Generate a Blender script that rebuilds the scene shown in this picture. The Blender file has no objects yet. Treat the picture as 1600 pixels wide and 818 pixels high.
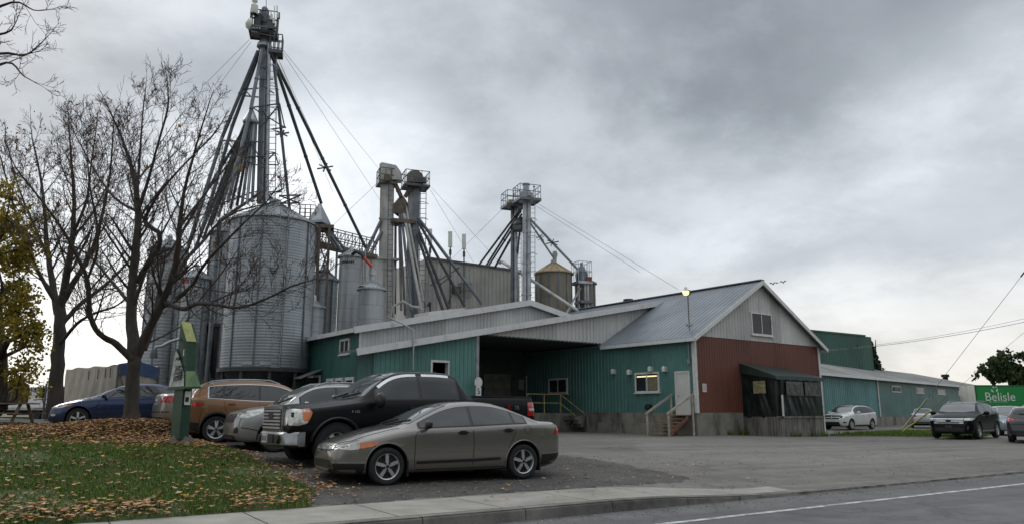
import bpy, bmesh, math, random
from mathutils import Vector, Matrix, noise
from mathutils.bvhtree import BVHTree
from mathutils.geometry import delaunay_2d_cdt
rnd = random.Random(7)
SC = bpy.context.scene
COL = SC.collection
# ------------------------------------------------------------------ survey of the place
F = 1155.0; HZ = 642.0; CZ = 1.3
TH = math.atan((HZ-409)/F)
def ray(px, py):
    u = (px-800)/F; v = (409-py)/F
    return Vector((u, math.cos(TH)-v*math.sin(TH), math.sin(TH)+v*math.cos(TH)))
def at(px, py, Y):
    d = ray(px, py); k = Y/d.y
    return Vector((d.x*k, Y, CZ+d.z*k))
def gp(px, py, z=0.0):
    d = ray(px, py); k = (z-CZ)/d.z
    return Vector((d.x*k, d.y*k, z))
RA = math.radians(57)
RD = Vector((math.sin(RA), math.cos(RA))); RN = Vector((-RD.y, RD.x))
def ST(x, y): return x*RD.x+y*RD.y, x*RN.x+y*RN.y
def XY(s, t): return s*RD.x+t*RN.x, s*RD.y+t*RN.y
def lerp(a, b, k): return a+(b-a)*k
def sm(a, b, x):
    k = min(1, max(0, (x-a)/(b-a))); return k*k*(3-2*k)
# ------------------------------------------------------------------ objects
def tag(o, label=None, cat=None, group=None, kind=None):
    if label: o['label'] = label
    if cat: o['category'] = cat
    if group: o['group'] = group
    if kind: o['kind'] = kind
    return o
def empty(name, loc, label, cat, group=None, rz=0):
    o = bpy.data.objects.new(name, None); COL.objects.link(o)
    o.empty_display_size = .2
    o.location = loc; o.rotation_euler.z = rz
    return tag(o, label, cat, group)
def chain_loc(p):
    v = Vector((0, 0, 0))
    while p is not None:
        v += Vector(p.location); p = p.parent
    return v
class MB:
    def __init__(s): s.v = []; s.f = []; s.m = []; s.uv = None
    def add(s, vs, fs, m=0):
        b = len(s.v); s.v += [tuple(v) for v in vs]
        for f in fs: s.f.append([b+i for i in f]); s.m.append(m)
        return b
    def quad(s, a, b, c, d, m=0): s.add([a, b, c, d], [(0, 1, 2, 3)], m)
    def box(s, c, size, ax=None, m=0):
        ax = ax or (Vector((1, 0, 0)), Vector((0, 1, 0)), Vector((0, 0, 1)))
        X, Y, Z = [Vector(a)*(h*.5) for a, h in zip(ax, size)]
        c = Vector(c)
        vs = [c+sx*X+sy*Y+sz*Z for sz in (-1, 1) for sy in (-1, 1) for sx in (-1, 1)]
        s.add(vs, [(0, 2, 3, 1), (4, 5, 7, 6), (0, 1, 5, 4), (2, 6, 7, 3), (0, 4, 6, 2), (1, 3, 7, 5)], m)
    def bar(s, a, b, w, h=None, up=(0, 0, 1), m=0):
        a = Vector(a); b = Vector(b); h = h or w
        d = (b-a); L = d.length
        if L < 1e-6: return
        d /= L; u = Vector(up)
        if abs(d.dot(u)) > .98: u = Vector((1, 0, 0))
        x = d.cross(u).normalized(); z = x.cross(d)
        s.box((a+b)/2, (L, w, h), (d, x, z), m)
    def tube(s, pts, r, n=8, cap=True, m=0):
        pts = [Vector(p) for p in pts]
        rs = r if isinstance(r, (list, tuple)) else [r]*len(pts)
        ref = None; rings = []
        for i, p in enumerate(pts):
            d = (pts[min(i+1, len(pts)-1)]-pts[max(i-1, 0)])
            if d.length < 1e-7: d = Vector((0, 0, 1))
            d.normalize()
            if ref is None:
                ref = d.orthogonal().normalized()
            else:
                ref = (ref-d*ref.dot(d))
                ref = ref.normalized() if ref.length > 1e-5 else d.orthogonal().normalized()
            q = d.cross(ref)
            rings.append([p+(ref*math.cos(2*math.pi*k/n)+q*math.sin(2*math.pi*k/n))*rs[i] for k in range(n)])
        fs = []
        for i in range(len(pts)-1):
            for k in range(n):
                fs.append((i*n+k, i*n+(k+1) % n, (i+1)*n+(k+1) % n, (i+1)*n+k))
        if cap:
            fs.append(tuple(reversed(range(n)))); fs.append(tuple((len(pts)-1)*n+k for k in range(n)))
        s.add([v for r_ in rings for v in r_], fs, m)
    def lathe(s, prof, c, n=32, m=0, a0=0, a1=2*math.pi, uvs=False):
        c = Vector(c); full = abs(a1-a0-2*math.pi) < 1e-6
        cols = n if full else n+1
        b = len(s.v)
        for (r, z) in prof:
            for k in range(cols):
                a = a0+(a1-a0)*k/n
                s.v.append((c.x+r*math.cos(a), c.y+r*math.sin(a), c.z+z))
        for i in range(len(prof)-1):
            for k in range(n):
                k2 = (k+1) % cols
                s.f.append([b+i*cols+k, b+i*cols+k2, b+(i+1)*cols+k2, b+(i+1)*cols+k]); s.m.append(m)
    def prism(s, poly, ext, m=0):
        # poly: 3D points, extruded by vector ext
        e = Vector(ext); n = len(poly); p = [Vector(q) for q in poly]
        s.add(p+[q+e for q in p], [tuple(reversed(range(n))), tuple(range(n, 2*n))]+[(i, (i+1) % n, n+(i+1) % n, n+i) for i in range(n)], m)
    def build(s, name, mat, parent=None, local=False, smooth=None, recalc=True, top=None):
        me = bpy.data.meshes.new(name)
        vs = s.v
        loc = None
        if not local:
            if parent is not None: off = chain_loc(parent)
            else:
                xs = [v[0] for v in vs]; ys = [v[1] for v in vs]; zs = [v[2] for v in vs]
                off = Vector(((min(xs)+max(xs))/2, (min(ys)+max(ys))/2, min(zs))); loc = off
            vs = [(v[0]-off.x, v[1]-off.y, v[2]-off.z) for v in vs]
        me.from_pydata(vs, [], s.f)
        mats = mat if isinstance(mat, (list, tuple)) else [mat]
        for m in mats: me.materials.append(m)
        if len(mats) > 1: me.polygons.foreach_set('material_index', s.m)
        if recalc:
            bm = bmesh.new(); bm.from_mesh(me); bmesh.ops.recalc_face_normals(bm, faces=bm.faces); bm.to_mesh(me); bm.free()
        if smooth is not None:
            me.polygons.foreach_set('use_smooth', [True]*len(me.polygons))
            if smooth < 179: me.set_sharp_from_angle(angle=math.radians(smooth))
        me.update()
        o = bpy.data.objects.new(name, me); COL.objects.link(o)
        if parent is not None: o.parent = parent
        if loc is not None: o.location = loc
        return o
def struct(o): o['kind'] = 'structure'; return o
def stuff(o, label, cat): o['kind'] = 'stuff'; return tag(o, label, cat)
# ------------------------------------------------------------------ materials
class NT:
    def __init__(s, name):
        s.mat = bpy.data.materials.new(name); s.mat.use_nodes = True
        s.t = s.mat.node_tree; s.n = s.t.nodes; s.l = s.t.links
        s.b = s.n['Principled BSDF']
    def new(s, ty, **kw):
        n = s.n.new(ty)
        for k, v in kw.items():
            if hasattr(n, k): setattr(n, k, v)
        return n
    def link(s, a, b): s.l.new(a, b)
    def noise(s, scale, detail=4, rough=.55, vec=None, stretch=None, dist=0):
        t = s.new('ShaderNodeTexNoise'); t.inputs['Scale'].default_value = scale
        t.inputs['Detail'].default_value = detail; t.inputs['Roughness'].default_value = rough
        t.inputs['Distortion'].default_value = dist
        if vec is None:
            tc = s.new('ShaderNodeTexCoord'); vec = tc.outputs['Object']
        if stretch:
            mp = s.new('ShaderNodeMapping'); mp.inputs['Scale'].default_value = stretch
            s.link(vec, mp.inputs['Vector']); vec = mp.outputs['Vector']
        s.link(vec, t.inputs['Vector'])
        return t.outputs['Fac']
    def ramp(s, fac, stops):
        r = s.new('ShaderNodeValToRGB'); e = r.color_ramp.elements
        while len(e) < len(stops): e.new(.5)
        for q, (p, c) in zip(e, stops):
            q.position = p; q.color = (c[0], c[1], c[2], 1) if isinstance(c, (tuple, list)) else (c, c, c, 1)
        s.link(fac, r.inputs['Fac']); return r.outputs['Color']
    def mix(s, fac, a, b, mode='MIX'):
        m = s.new('ShaderNodeMix', data_type='RGBA', blend_type=mode)
        for i, x in ((0, fac), (6, a), (7, b)):
            if hasattr(x, 'is_linked'): s.link(x, m.inputs[i])
            elif i == 0: m.inputs[0].default_value = x
            else: m.inputs[i].default_value = (x[0], x[1], x[2], 1)
        return m.outputs[2]
    def bump(s, h, strength=.3, dist=.02):
        b = s.new('ShaderNodeBump'); b.inputs['Strength'].default_value = strength; b.inputs['Distance'].default_value = dist
        s.link(h, b.inputs['Height']); s.link(b.outputs['Normal'], s.b.inputs['Normal'])
    def set(s, **kw):
        for k, v in kw.items():
            i = s.b.inputs[k]
            if hasattr(v, 'is_linked'): s.link(v, i)
            elif isinstance(v, tuple): i.default_value = (v[0], v[1], v[2], 1)
            else: i.default_value = v
def M(name, col, rough=.6, metal=0, var=.25, scale=3, stretch=None, coat=0, bump=0, bscale=40, spec=.5, detail=4, dirt=None):
    t = NT(name)
    f = t.noise(scale, detail, stretch=stretch)
    lo = tuple(c*(1-var) for c in col); hi = tuple(min(1, c*(1+var)) for c in col)
    c = t.ramp(f, [(.3, lo), (.7, hi)])
    if dirt:
        d = t.noise(dirt[1], 6, .65, stretch=dirt[3] if len(dirt) > 3 else None)
        c = t.mix(t.ramp(d, [(dirt[2], 0.0), (min(1, dirt[2]+.18), 1.0)]), c, dirt[0])
    t.set(**{'Base Color': c, 'Roughness': rough, 'Metallic': metal, 'Coat Weight': coat, 'Coat Roughness': .06, 'Specular IOR Level': spec})
    if bump: t.bump(t.noise(bscale, 3), bump)
    return t.mat
def text_mesh(body, size, name, mat, parent, origin, ux, uy, depth=.004, local=False, align='CENTER', off=.004):
    cu = bpy.data.curves.new('lettering', 'FONT'); cu.body = body; cu.size = size; cu.align_x = align; cu.align_y = 'CENTER'
    cu.extrude = depth/2
    to = bpy.data.objects.new('lettering', cu); COL.objects.link(to)
    dg = bpy.context.evaluated_depsgraph_get()
    me = bpy.data.meshes.new_from_object(to.evaluated_get(dg))
    bpy.data.objects.remove(to)
    ux = Vector(ux).normalized(); uy = Vector(uy).normalized(); uz = ux.cross(uy)
    b = MB(); o = Vector(origin)
    b.add([o+ux*v.co.x+uy*v.co.y+uz*(v.co.z+off) for v in me.vertices], [tuple(p.vertices) for p in me.polygons])
    return b.build(name, mat, parent, local=local, recalc=False)
# ------------------------------------------------------------------ sky and light
W = bpy.data.worlds.new('World'); SC.world = W; W.use_nodes = True
def make_sky():
    nt = W.node_tree; N = nt.nodes; L = nt.links
    bg = N['Background']
    def new(t, **k):
        n = N.new(t)
        for a, b in k.items(): setattr(n, a, b)
        return n
    def math_(op, a, b=None, c=None, clamp=False):
        n = new('ShaderNodeMath', operation=op); n.use_clamp = clamp
        for i, x in enumerate((a, b, c)):
            if x is None: continue
            if hasattr(x, 'is_linked'): L.new(x, n.inputs[i])
            else: n.inputs[i].default_value = x
        return n.outputs[0]
    sky = new('ShaderNodeTexSky', sky_type='NISHITA'); sky.sun_disc = False
    sky.sun_elevation = SUN_EL; sky.sun_rotation = SUN_AZ
    sky.air_density = 1.0; sky.dust_density = 3.0
    tc = new('ShaderNodeTexCoord')
    sep = new('ShaderNodeSeparateXYZ'); L.new(tc.outputs['Generated'], sep.inputs[0])
    x, y, z = sep.outputs
    zc = math_('MAXIMUM', z, 0.0)
    inv = math_('DIVIDE', 1.35, math_('ADD', zc, .36))
    cmb = new('ShaderNodeCombineXYZ')
    L.new(math_('MULTIPLY', x, inv), cmb.inputs[0]); L.new(math_('MULTIPLY', y, inv), cmb.inputs[1])
    cmb.inputs[2].default_value = 3.1
    n1 = new('ShaderNodeTexNoise'); L.new(cmb.outputs[0], n1.inputs['Vector'])
    n1.inputs['Scale'].default_value = .85; n1.inputs['Detail'].default_value = 7; n1.inputs['Roughness'].default_value = .52; n1.inputs['Distortion'].default_value = .25
    n2 = new('ShaderNodeTexNoise'); L.new(cmb.outputs[0], n2.inputs['Vector'])
    n2.inputs['Scale'].default_value = 2.6; n2.inputs['Detail'].default_value = 6; n2.inputs['Roughness'].default_value = .55
    # broad patches: (direction, inner cos, outer cos, amount)
    n3 = new('ShaderNodeTexNoise'); L.new(cmb.outputs[0], n3.inputs['Vector'])
    n3.inputs['Scale'].default_value = 1.7; n3.inputs['Detail'].default_value = 9; n3.inputs['Roughness'].default_value = .62; n3.inputs['Distortion'].default_value = .15
    bank = new('ShaderNodeMapRange', interpolation_type='SMOOTHSTEP'); L.new(n1.outputs['Fac'], bank.inputs['Value'])
    bank.inputs['From Min'].default_value = .40; bank.inputs['From Max'].default_value = .60; bank.inputs['To Min'].default_value = -.5; bank.inputs['To Max'].default_value = .5
    bank2 = new('ShaderNodeMapRange', interpolation_type='SMOOTHSTEP'); L.new(n3.outputs['Fac'], bank2.inputs['Value'])
    bank2.inputs['From Min'].default_value = .38; bank2.inputs['From Max'].default_value = .64; bank2.inputs['To Min'].default_value = -.5; bank2.inputs['To Max'].default_value = .5
    base = math_('ADD', math_('MULTIPLY', bank.outputs[0], .13), math_('ADD', math_('MULTIPLY', bank2.outputs[0], .13), math_('MULTIPLY', math_('SUBTRACT', n2.outputs['Fac'], .5), .22)))
    tot = math_('ADD', base, .505)
    def blob(px, py, deg, amt, t):
        d = ray(px, py).normalized()
        v = new('ShaderNodeVectorMath', operation='DOT_PRODUCT'); L.new(tc.outputs['Generated'], v.inputs[0]); v.inputs[1].default_value = d
        m = new('ShaderNodeMapRange', interpolation_type='SMOOTHERSTEP'); L.new(v.outputs['Value'], m.inputs['Value'])
        m.inputs['From Min'].default_value = math.cos(math.radians(deg)); m.inputs['From Max'].default_value = 1.0
        m.inputs['To Min'].default_value = 0; m.inputs['To Max'].default_value = amt
        return math_('ADD', t, m.outputs[0])
    for q in BLOBS: tot = blob(*q, tot)
    # brighter overcast overhead, bright strip low down
    up = new('ShaderNodeMapRange', interpolation_type='SMOOTHSTEP'); L.new(z, up.inputs['Value'])
    up.inputs['From Min'].default_value = .55; up.inputs['From Max'].default_value = .9; up.inputs['To Max'].default_value = SKY_UP
    tot = math_('ADD', tot, up.outputs[0])
    lo = new('ShaderNodeMapRange', interpolation_type='SMOOTHSTEP'); L.new(z, lo.inputs['Value'])
    lo.inputs['From Min'].default_value = .30; lo.inputs['From Max'].default_value = -.02; lo.inputs['To Max'].default_value = .10
    tot = math_('ADD', tot, lo.outputs[0])
    tot = math_('MAXIMUM', tot, .16)
    # tint: cooler where dark, warmer low
    rp = new('ShaderNodeValToRGB'); L.new(tot, rp.inputs['Fac'])
    e = rp.color_ramp.elements
    e[0].position = .2; e[0].color = (.87, .97, 1.09, 1); e[1].position = .8; e[1].color = (.95, 1.0, 1.045, 1)
    warm = new('ShaderNodeMix', data_type='RGBA'); L.new(rp.outputs[0], warm.inputs[6]); warm.inputs[7].default_value = (1.04, 1.0, .92, 1)
    wl = new('ShaderNodeMapRange'); L.new(z, wl.inputs['Value'])
    wl.inputs['From Min'].default_value = .20; wl.inputs['From Max'].default_value = .02; wl.inputs['To Max'].default_value = 1.0
    L.new(wl.outputs[0], warm.inputs[0])
    sc = new('ShaderNodeVectorMath', operation='SCALE'); L.new(warm.outputs[2], sc.inputs[0]); L.new(math_('MULTIPLY', tot, 10.0*SKY_GAIN), sc.inputs['Scale'])
    mx = new('ShaderNodeMix', data_type='RGBA'); mx.inputs[0].default_value = .95
    L.new(sky.outputs[0], mx.inputs[6]); L.new(sc.outputs[0], mx.inputs[7])
    L.new(mx.outputs[2], bg.inputs['Color']); bg.inputs['Strength'].default_value = .1
SUN_EL = math.radians(32); SUN_AZ = math.radians(-50)
SKY_UP = .55; SKY_GAIN = 1.12
BLOBS = [(60, 560, 16, .24), (330, 420, 14, .14), (560, 270, 11, .20), (1000, 130, 15, -.07), (1300, 80, 14, -.06), (160, 40, 18, -.02), (1580, 220, 12, .13), (1450, 560, 14, .03), (1230, 340, 14, .05)]
make_sky()
sl = bpy.data.lights.new('sun', 'SUN'); sl.energy = .8; sl.angle = math.radians(18); sl.color = (1, .96, .9)
so = bpy.data.objects.new('sun', sl); COL.objects.link(so)
sd = Vector((math.sin(SUN_AZ)*math.cos(SUN_EL), math.cos(SUN_AZ)*math.cos(SUN_EL), math.sin(SUN_EL)))
so.rotation_euler = sd.to_track_quat('Z', 'Y').to_euler(); so.location = sd*60
cam = bpy.data.cameras.new('camera'); co = bpy.data.objects.new('camera', cam); COL.objects.link(co)
cam.sensor_width = 36; cam.lens = 36*F/1600; cam.clip_end = 4000; cam.clip_start = .05
co.location = (0, 0, CZ); co.rotation_euler = (math.pi/2+TH, 0, 0)
SC.camera = co
SC.view_settings.view_transform = 'Standard'; SC.view_settings.look = 'None'; SC.view_settings.gamma = 1
SC.view_settings.exposure = .17; SC.view_settings.use_curve_mapping = False
SC.cycles.use_denoising = True
SC.cycles.max_bounces = 6
# ------------------------------------------------------------------ ground
CTRL = [(-2.2, 13.05, .05), (.2, 14.35, .04), (-3.5, 15, .2), (.5, 17.8, .18), (-5.7, 18, .32), (-8, 20.3, .46), (-4, 21.5, .42), (-7.5, 17, .50),
        (-10.5, 21, 1.0), (-13, 23.3, .74), (-10, 24.4, .70), (-15, 27, .9), (-17, 30, 1.0), (-22, 26, 1.05), (-9.4, 14, .62), (-13, 17, .8), (-16, 14, .75), (-4, 10.6, .03), (-7, 9, .1), (-9.6, 10, .28),
        (-12, 34, .85), (-5, 31, .4), (-6, 24, .55), (1, 24, .2), (8, 34, .17), (5, 20, .08), (0, 29, .22), (4.5, 41, .2), (17, 41, .05), (22, 36, .05), (24, 52, .04), (18, 33, .03), (12, 24, .03),
        (8, 16.5, 0), (4, 14, 0), (13, 19.5, -.04), (30, 60, .05), (40, 80, .1), (-30, 45, 1.0), (-12, 44, .9), (0, 60, .4), (-30, 20, 1.0), (60, 60, .1), (20, 25, .0), (-2.5, 11, .0), (0, 13, .0)]
def zt0(x, y):
    sw = sz = 0
    for a, b, c in CTRL:
        w = 1/((x-a)**2+(y-b)**2+.5)**1.6
        sw += w; sz += w*c
    return sz/sw
def zterr(x, y):
    s, t = ST(x, y)
    z = zt0(x, y)
    if t < 13:      # settle onto the sidewalk level
        k = sm(10.3, 13, t); z = lerp(SWZ(s, t), z, k)
    return z
def SWZ(s, t):      # sidewalk level; it dips to the driveway
    k = sm(7.6, 11.2, s)
    return lerp(0.0, lerp(-.112, -.02, sm(8.70, 10.8, t)), k)
def sheet(poly, zf, step, off, name, mat, smooth=True, skirt=0):
    xs = [p[0] for p in poly]; ys = [p[1] for p in poly]
    vs = []; ed = []
    n0 = 0
    for i in range(len(poly)):
        a = Vector(poly[i]); b = Vector(poly[(i+1) % len(poly)])
        k = max(1, int((b-a).length/step))
        for j in range(k): vs.append(a+(b-a)*j/k)
    nb = len(vs); ed = [(i, (i+1) % nb) for i in range(nb)]
    x = min(xs)
    def inside(px, py):
        c = False
        for i in range(nb):
            a = vs[i]; b = vs[(i+1) % nb]
            if (a.y > py) != (b.y > py) and px < (b.x-a.x)*(py-a.y)/(b.y-a.y)+a.x: c = not c
        return c
    inn = []
    while x < max(xs):
        y = min(ys)
        while y < max(ys):
            if inside(x, y): inn.append(Vector((x, y)))
            y += step
        x += step
    r = delaunay_2d_cdt(vs+inn, ed, [list(range(nb))], 1, 1e-5)
    bs = {(round(v.x, 3), round(v.y, 3)) for v in vs}
    b = MB(); b.add([(v.x, v.y, zf(v.x, v.y)+(off if (round(v.x, 3), round(v.y, 3)) not in bs else off-skirt)) for v in r[0]], [tuple(f) for f in r[2]])
    o = b.build(name, mat, recalc=False, smooth=180 if smooth else None)
    if o.data.polygons and o.data.polygons[0].normal.z < 0: o.data.flip_normals()
    return o
# asphalt of the yard: pale, dusty, with darker tracks
def asphalt(name, a, b, track=None, sp=90, gravel=.35):
    t = NT(name)
    tc = t.new('ShaderNodeTexCoord'); g = tc.outputs['Object']
    big = t.noise(.22, 5, .6, g); mid = t.noise(1.7, 5, .6, g); fine = t.noise(sp, 3, .7, g)
    c = t.ramp(big, [(.3, a), (.72, b)])
    c = t.mix(.45, c, t.ramp(mid, [(.3, tuple(q*.72 for q in a)), (.7, tuple(q*1.2 for q in b))]))
    if track:
        mp = t.new('ShaderNodeMapping'); mp.inputs['Rotation'].default_value = (0, 0, -math.radians(90-57-6)); t.link(g, mp.inputs['Vector'])
        mp2 = t.new('ShaderNodeMapping'); mp2.inputs['Scale'].default_value = (.03, .9, 1); t.link(mp.outputs[0], mp2.inputs['Vector'])
        tr = t.noise(1.6, 5, .6, mp2.outputs[0], dist=.4)
        c = t.mix(t.ramp(tr, [(.42, 0.0), (.62, .55)]), c, track)
    v = t.new('ShaderNodeTexVoronoi'); v.inputs['Scale'].default_value = sp*.55; t.link(g, v.inputs['Vector'])
    sp_ = t.ramp(fine, [(.25, .45), (.5, 1.0), (.78, 1.65)])
    c = t.mix(1.0, c, sp_, 'MULTIPLY')
    st = t.noise(5.5, 4, .7, g)
    cd = t.new('ShaderNodeTexNoise'); cd.inputs['Scale'].default_value = 1.1; cd.inputs['Detail'].default_value = 5; t.link(g, cd.inputs['Vector'])
    av = t.new('ShaderNodeMix', data_type='RGBA', blend_type='LINEAR_LIGHT'); av.inputs[0].default_value = .55; t.link(g, av.inputs[6]); t.link(cd.outputs['Color'], av.inputs[7])
    cr = t.new('ShaderNodeTexVoronoi', feature='DISTANCE_TO_EDGE'); cr.inputs['Scale'].default_value = .33; t.link(av.outputs[2], cr.inputs['Vector'])
    ck = t.ramp(cr.outputs['Distance'], [(.003, .35), (.010, 0.0)])
    c = t.mix(ck if track else 0.0, c, tuple(q*.35 for q in a))
    oil = t.noise(.75, 3, .5, g, dist=.6)
    c = t.mix(t.ramp(oil, [(.62, 0.0), (.70, .45 if track else .2)]), c, tuple(q*.55 for q in a))
    pt = t.new('ShaderNodeTexVoronoi'); pt.inputs['Scale'].default_value = .12; t.link(av.outputs[2], pt.inputs['Vector'])
    c = t.mix(1.0, c, t.ramp(pt.outputs['Color'], [(0, .88), (1, 1.1)]), 'MULTIPLY')
    c = t.mix(t.ramp(st, [(.60, 0.0), (.75, .35)]), c, tuple(q*.6 for q in a))
    t.set(**{'Base Color': c, 'Roughness': .85, 'Specular IOR Level': .3})
    t.bump(fine, gravel, .012)
    return t.mat
m_lot = asphalt('yard asphalt', (.105, .099, .090), (.17, .163, .15), track=(.215, .20, .178))
m_road = asphalt('road asphalt', (.115, .115, .114), (.17, .17, .168), track=(.095, .095, .095))
m_gravel = asphalt('gravel pad', (.048, .044, .040), (.095, .088, .080), sp=17, gravel=1.0)
m_conc = M('sidewalk concrete', (.30, .285, .25), .9, var=.22, scale=2.2, detail=8, bump=.25, bscale=60, dirt=((.17, .16, .14), 1.1, .52))
m_kerb = M('kerb concrete', (.17, .16, .14), .9, var=.3, scale=2.2, bump=.3, bscale=30, dirt=((.08, .078, .07), 1.4, .47))
m_white_line = M('road line paint', (.52, .52, .50), .7, var=.2, scale=8, dirt=((.17, .17, .165), 5, .44))
m_far = M('field soil', (.11, .12, .06), .95, var=.3, scale=.05)
def lawn_mat():
    t = NT('lawn soil'); tc = t.new('ShaderNodeTexCoord'); g = tc.outputs['Object']
    a = t.noise(.8, 5, .6, g); b = t.noise(30, 4, .7, g)
    c = t.ramp(b, [(.3, (.03, .045, .012)), (.55, (.07, .095, .025)), (.75, (.11, .10, .045))])
    c = t.mix(t.ramp(a, [(.56, 0.0), (.7, .8)]), c, (.07, .05, .03))
    t.set(**{'Base Color': c, 'Roughness': .95}); t.bump(b, .8, .03)
    return t.mat
m_lawn = lawn_mat()
# the far ground, one sheet out to the horizon
b = MB(); n = 48
for i in range(n):
    pass
rr = [0, 60, 120, 400, 1500, 3500]
b.add([(0, 30, -.4)]+[(r*math.cos(2*math.pi*k/n), 30+r*math.sin(2*math.pi*k/n), -.4) for r in rr[1:] for k in range(n)],
      [(0, 1+k, 1+(k+1) % n) for k in range(n)]+[(1+i*n+k, 1+(i+1)*n+k, 1+(i+1)*n+(k+1) % n, 1+i*n+(k+1) % n) for i in range(len(rr)-2) for k in range(n)])
struct(b.build('ground', m_far))
# the yard
def stp(*a): return [XY(s, t) for s, t in a]
def zlot(x, y):
    s, t = ST(x, y); return zterr(x, y)
lot = stp((-30, 10.38), (-5, 10.38), (9, 10.38), (9.8, 9.8), (10.6, 9.0), (10.9, 8.7), (40, 8.7), (70, 8.7), (120, 10), (120, 90), (60, 90), (-30, 90), (-50, 60), (-50, 20))
near = stp((-14, 10.30), (8.6, 10.30), (9.4, 9.95), (10.2, 9.3), (10.9, 8.72), (34, 8.72), (46, 8.72), (46, 44), (-14, 44))
# near yard fine, the rest coarse and lower by 1 cm
struct(sheet(near, zlot, .55, 0, 'yard', m_lot))
far = stp((-14.0, 44), (46, 44), (46, 8.72), (130, 8.72), (130, 130), (-60, 130), (-60, 10.4), (-14, 10.4))
struct(sheet(far, zlot, 4, -.012, 'yard_far', m_lot))
# road
road = stp((-60, -4), (160, -4), (160, 8.74), (-60, 8.74))
struct(sheet(road, lambda x, y: -.15, 6, 0, 'road', m_road))
b = MB()
for i in range(60):
    s0 = -20+i*2.0; s1 = s0+2.0
    pts = []
    for s, t in ((s0, 7.42), (s1, 7.42), (s1, 7.54), (s0, 7.54)):
        x, y = XY(s, t); pts.append((x, y, -.146))
    b.quad(*pts)
struct(b.build('road_edge_line', m_white_line))
# rough shoulder strip between kerb and line is part of the road; sidewalk slab with expansion joints
b = MB(); k = MB()
ss = [-30+i*1.55 for i in range(28)]
for i in range(len(ss)-1):
    s0, s1 = ss[i]+.012, ss[i+1]-.006
    if s0 > 11: break
    m = 5
    for j in range(m):
        a0 = lerp(s0, s1, j/m); a1 = lerp(s0, s1, (j+1)/m)
        def w(s): return 10.40-.95*sm(8.2, 11.3, s)*1.0
        for (t0, t1) in ((8.93, None),):
            q = []
            for s in (a0, a1):
                for t in (t0, w(s)):
                    t = max(t, t0+.01)
                    x, y = XY(s, t); q.append((x, y, SWZ(s, t)+.012))
            b.quad(q[0], q[1], q[3], q[2])
    # joint bottom
# kerb strip, its own stones
for i in range(22):
    s0 = -22+i*1.55*1.0; s1 = s0+1.54
    if s0 > 11.4: break
    m = 6
    for j in range(m):
        a0 = lerp(s0, s1, j/m); a1 = lerp(s0, s1, (j+1)/m)
        q = []
        for s in (a0, a1):
            for t, z in ((8.72, -.2), (8.74, SWZ(s, 8.75)-.02), (8.765, SWZ(s, 8.75)+.010), (8.925, SWZ(s, 8.93)+.012), (8.925, -.2)):
                x, y = XY(s, t); q.append((x, y, z))
        for e in range(4): k.quad(q[e], q[e+1], q[5+e+1], q[5+e])
struct(b.build('sidewalk', m_conc)); struct(k.build('kerb', m_kerb, smooth=40))
# joints read as dark lines: a mortar sheet 8 mm lower
jm = M('joint dirt', (.06, .055, .045), .95)
struct(sheet(stp((-30, 8.75), (10.8, 8.75), (9.5, 10.1), (8.5, 10.32), (-30, 10.32)), lambda x, y: SWZ(*ST(x, y)), .6, .004, 'sidewalk_bed', jm))
# broken edge of the yard where it meets the road
b = MB(); R_ = random.Random(12); pr_ = None
for i in range(150):
    s_ = 10.2+i*.24; j_ = R_.uniform(-.02, .035); row = []
    for t_, dz in ((8.69+j_, None), (8.715+j_, -.004), (8.95, .004)):
        x, y = XY(s_, t_); row.append((x, y, -.16 if dz is None else zlot(x, y)+dz))
    if pr_: b.quad(pr_[0], row[0], row[1], pr_[1]); b.quad(pr_[1], row[1], row[2], pr_[2])
    pr_ = row
struct(b.build('yard_edge', m_kerb))
# gravel pad under the parked cars
gpad = [(-2.75, 10.72), (-.6, 12.1), (1.5, 13.5), (2.7, 14.35), (3.9, 15.3), (3.3, 16.3), (2.4, 17.4), (1.6, 19.3), (.9, 21.0), (-2, 24), (-6, 28.5), (-12, 29.5), (-22, 33), (-24, 26), (-15, 24.2), (-9.6, 23.6), (-9.1, 21.5), (-8.3, 19.6), (-6.6, 17.3), (-5.1, 15.3), (-4.0, 13.6), (-3.1, 12.0)]
def rough_poly(p, amp, step):
    out = []
    for i in range(len(p)):
        a = Vector(p[i]); c = Vector(p[(i+1) % len(p)]); k = max(1, int((c-a).length/step))
        for j in range(k):
            q = a+(c-a)*j/k; nn = noise.noise_vector(Vector((q.x*1.3, q.y*1.3, 3)))
            out.append((q.x+nn.x*amp, q.y+nn.y*amp))
    return out
struct(sheet(rough_poly(gpad, .3, .3), zlot, .3, .020, 'gravel_pad', m_gravel, skirt=.04))
lawn_p = [(-2.75, 10.75)]+[XY(s, 10.38) for s in (3.4, 0, -4, -10, -18)]+[(-26, 12), (-26, 25), (-15, 24.5), (-9.5, 23.8), (-9.0, 21.3), (-8.2, 19.5), (-6.5, 17.2), (-5.0, 15.2), (-3.9, 13.4), (-3.0, 11.9)]
lawn_r = rough_poly(lawn_p, .18, .4)
def zlawn(x, y): return zterr(x, y)+.05*sm(10.35, 10.9, ST(x, y)[1])
struct(sheet(lawn_r, zlawn, .4, .03, 'lawn', m_lawn, skirt=.07))
strip_p = [(15.9, 39.0), (17.6, 40.6), (19.5, 43.5), (25.5, 49.5), (28.5, 49.5), (27.5, 44), (24.2, 38.5), (22.5, 36.6), (20.5, 37.6), (18, 38.6)]
strip_r = rough_poly(strip_p, .3, .7)
struct(sheet(strip_r, zterr, .8, .03, 'grass_strip', m_lawn, skirt=.06))
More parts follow.
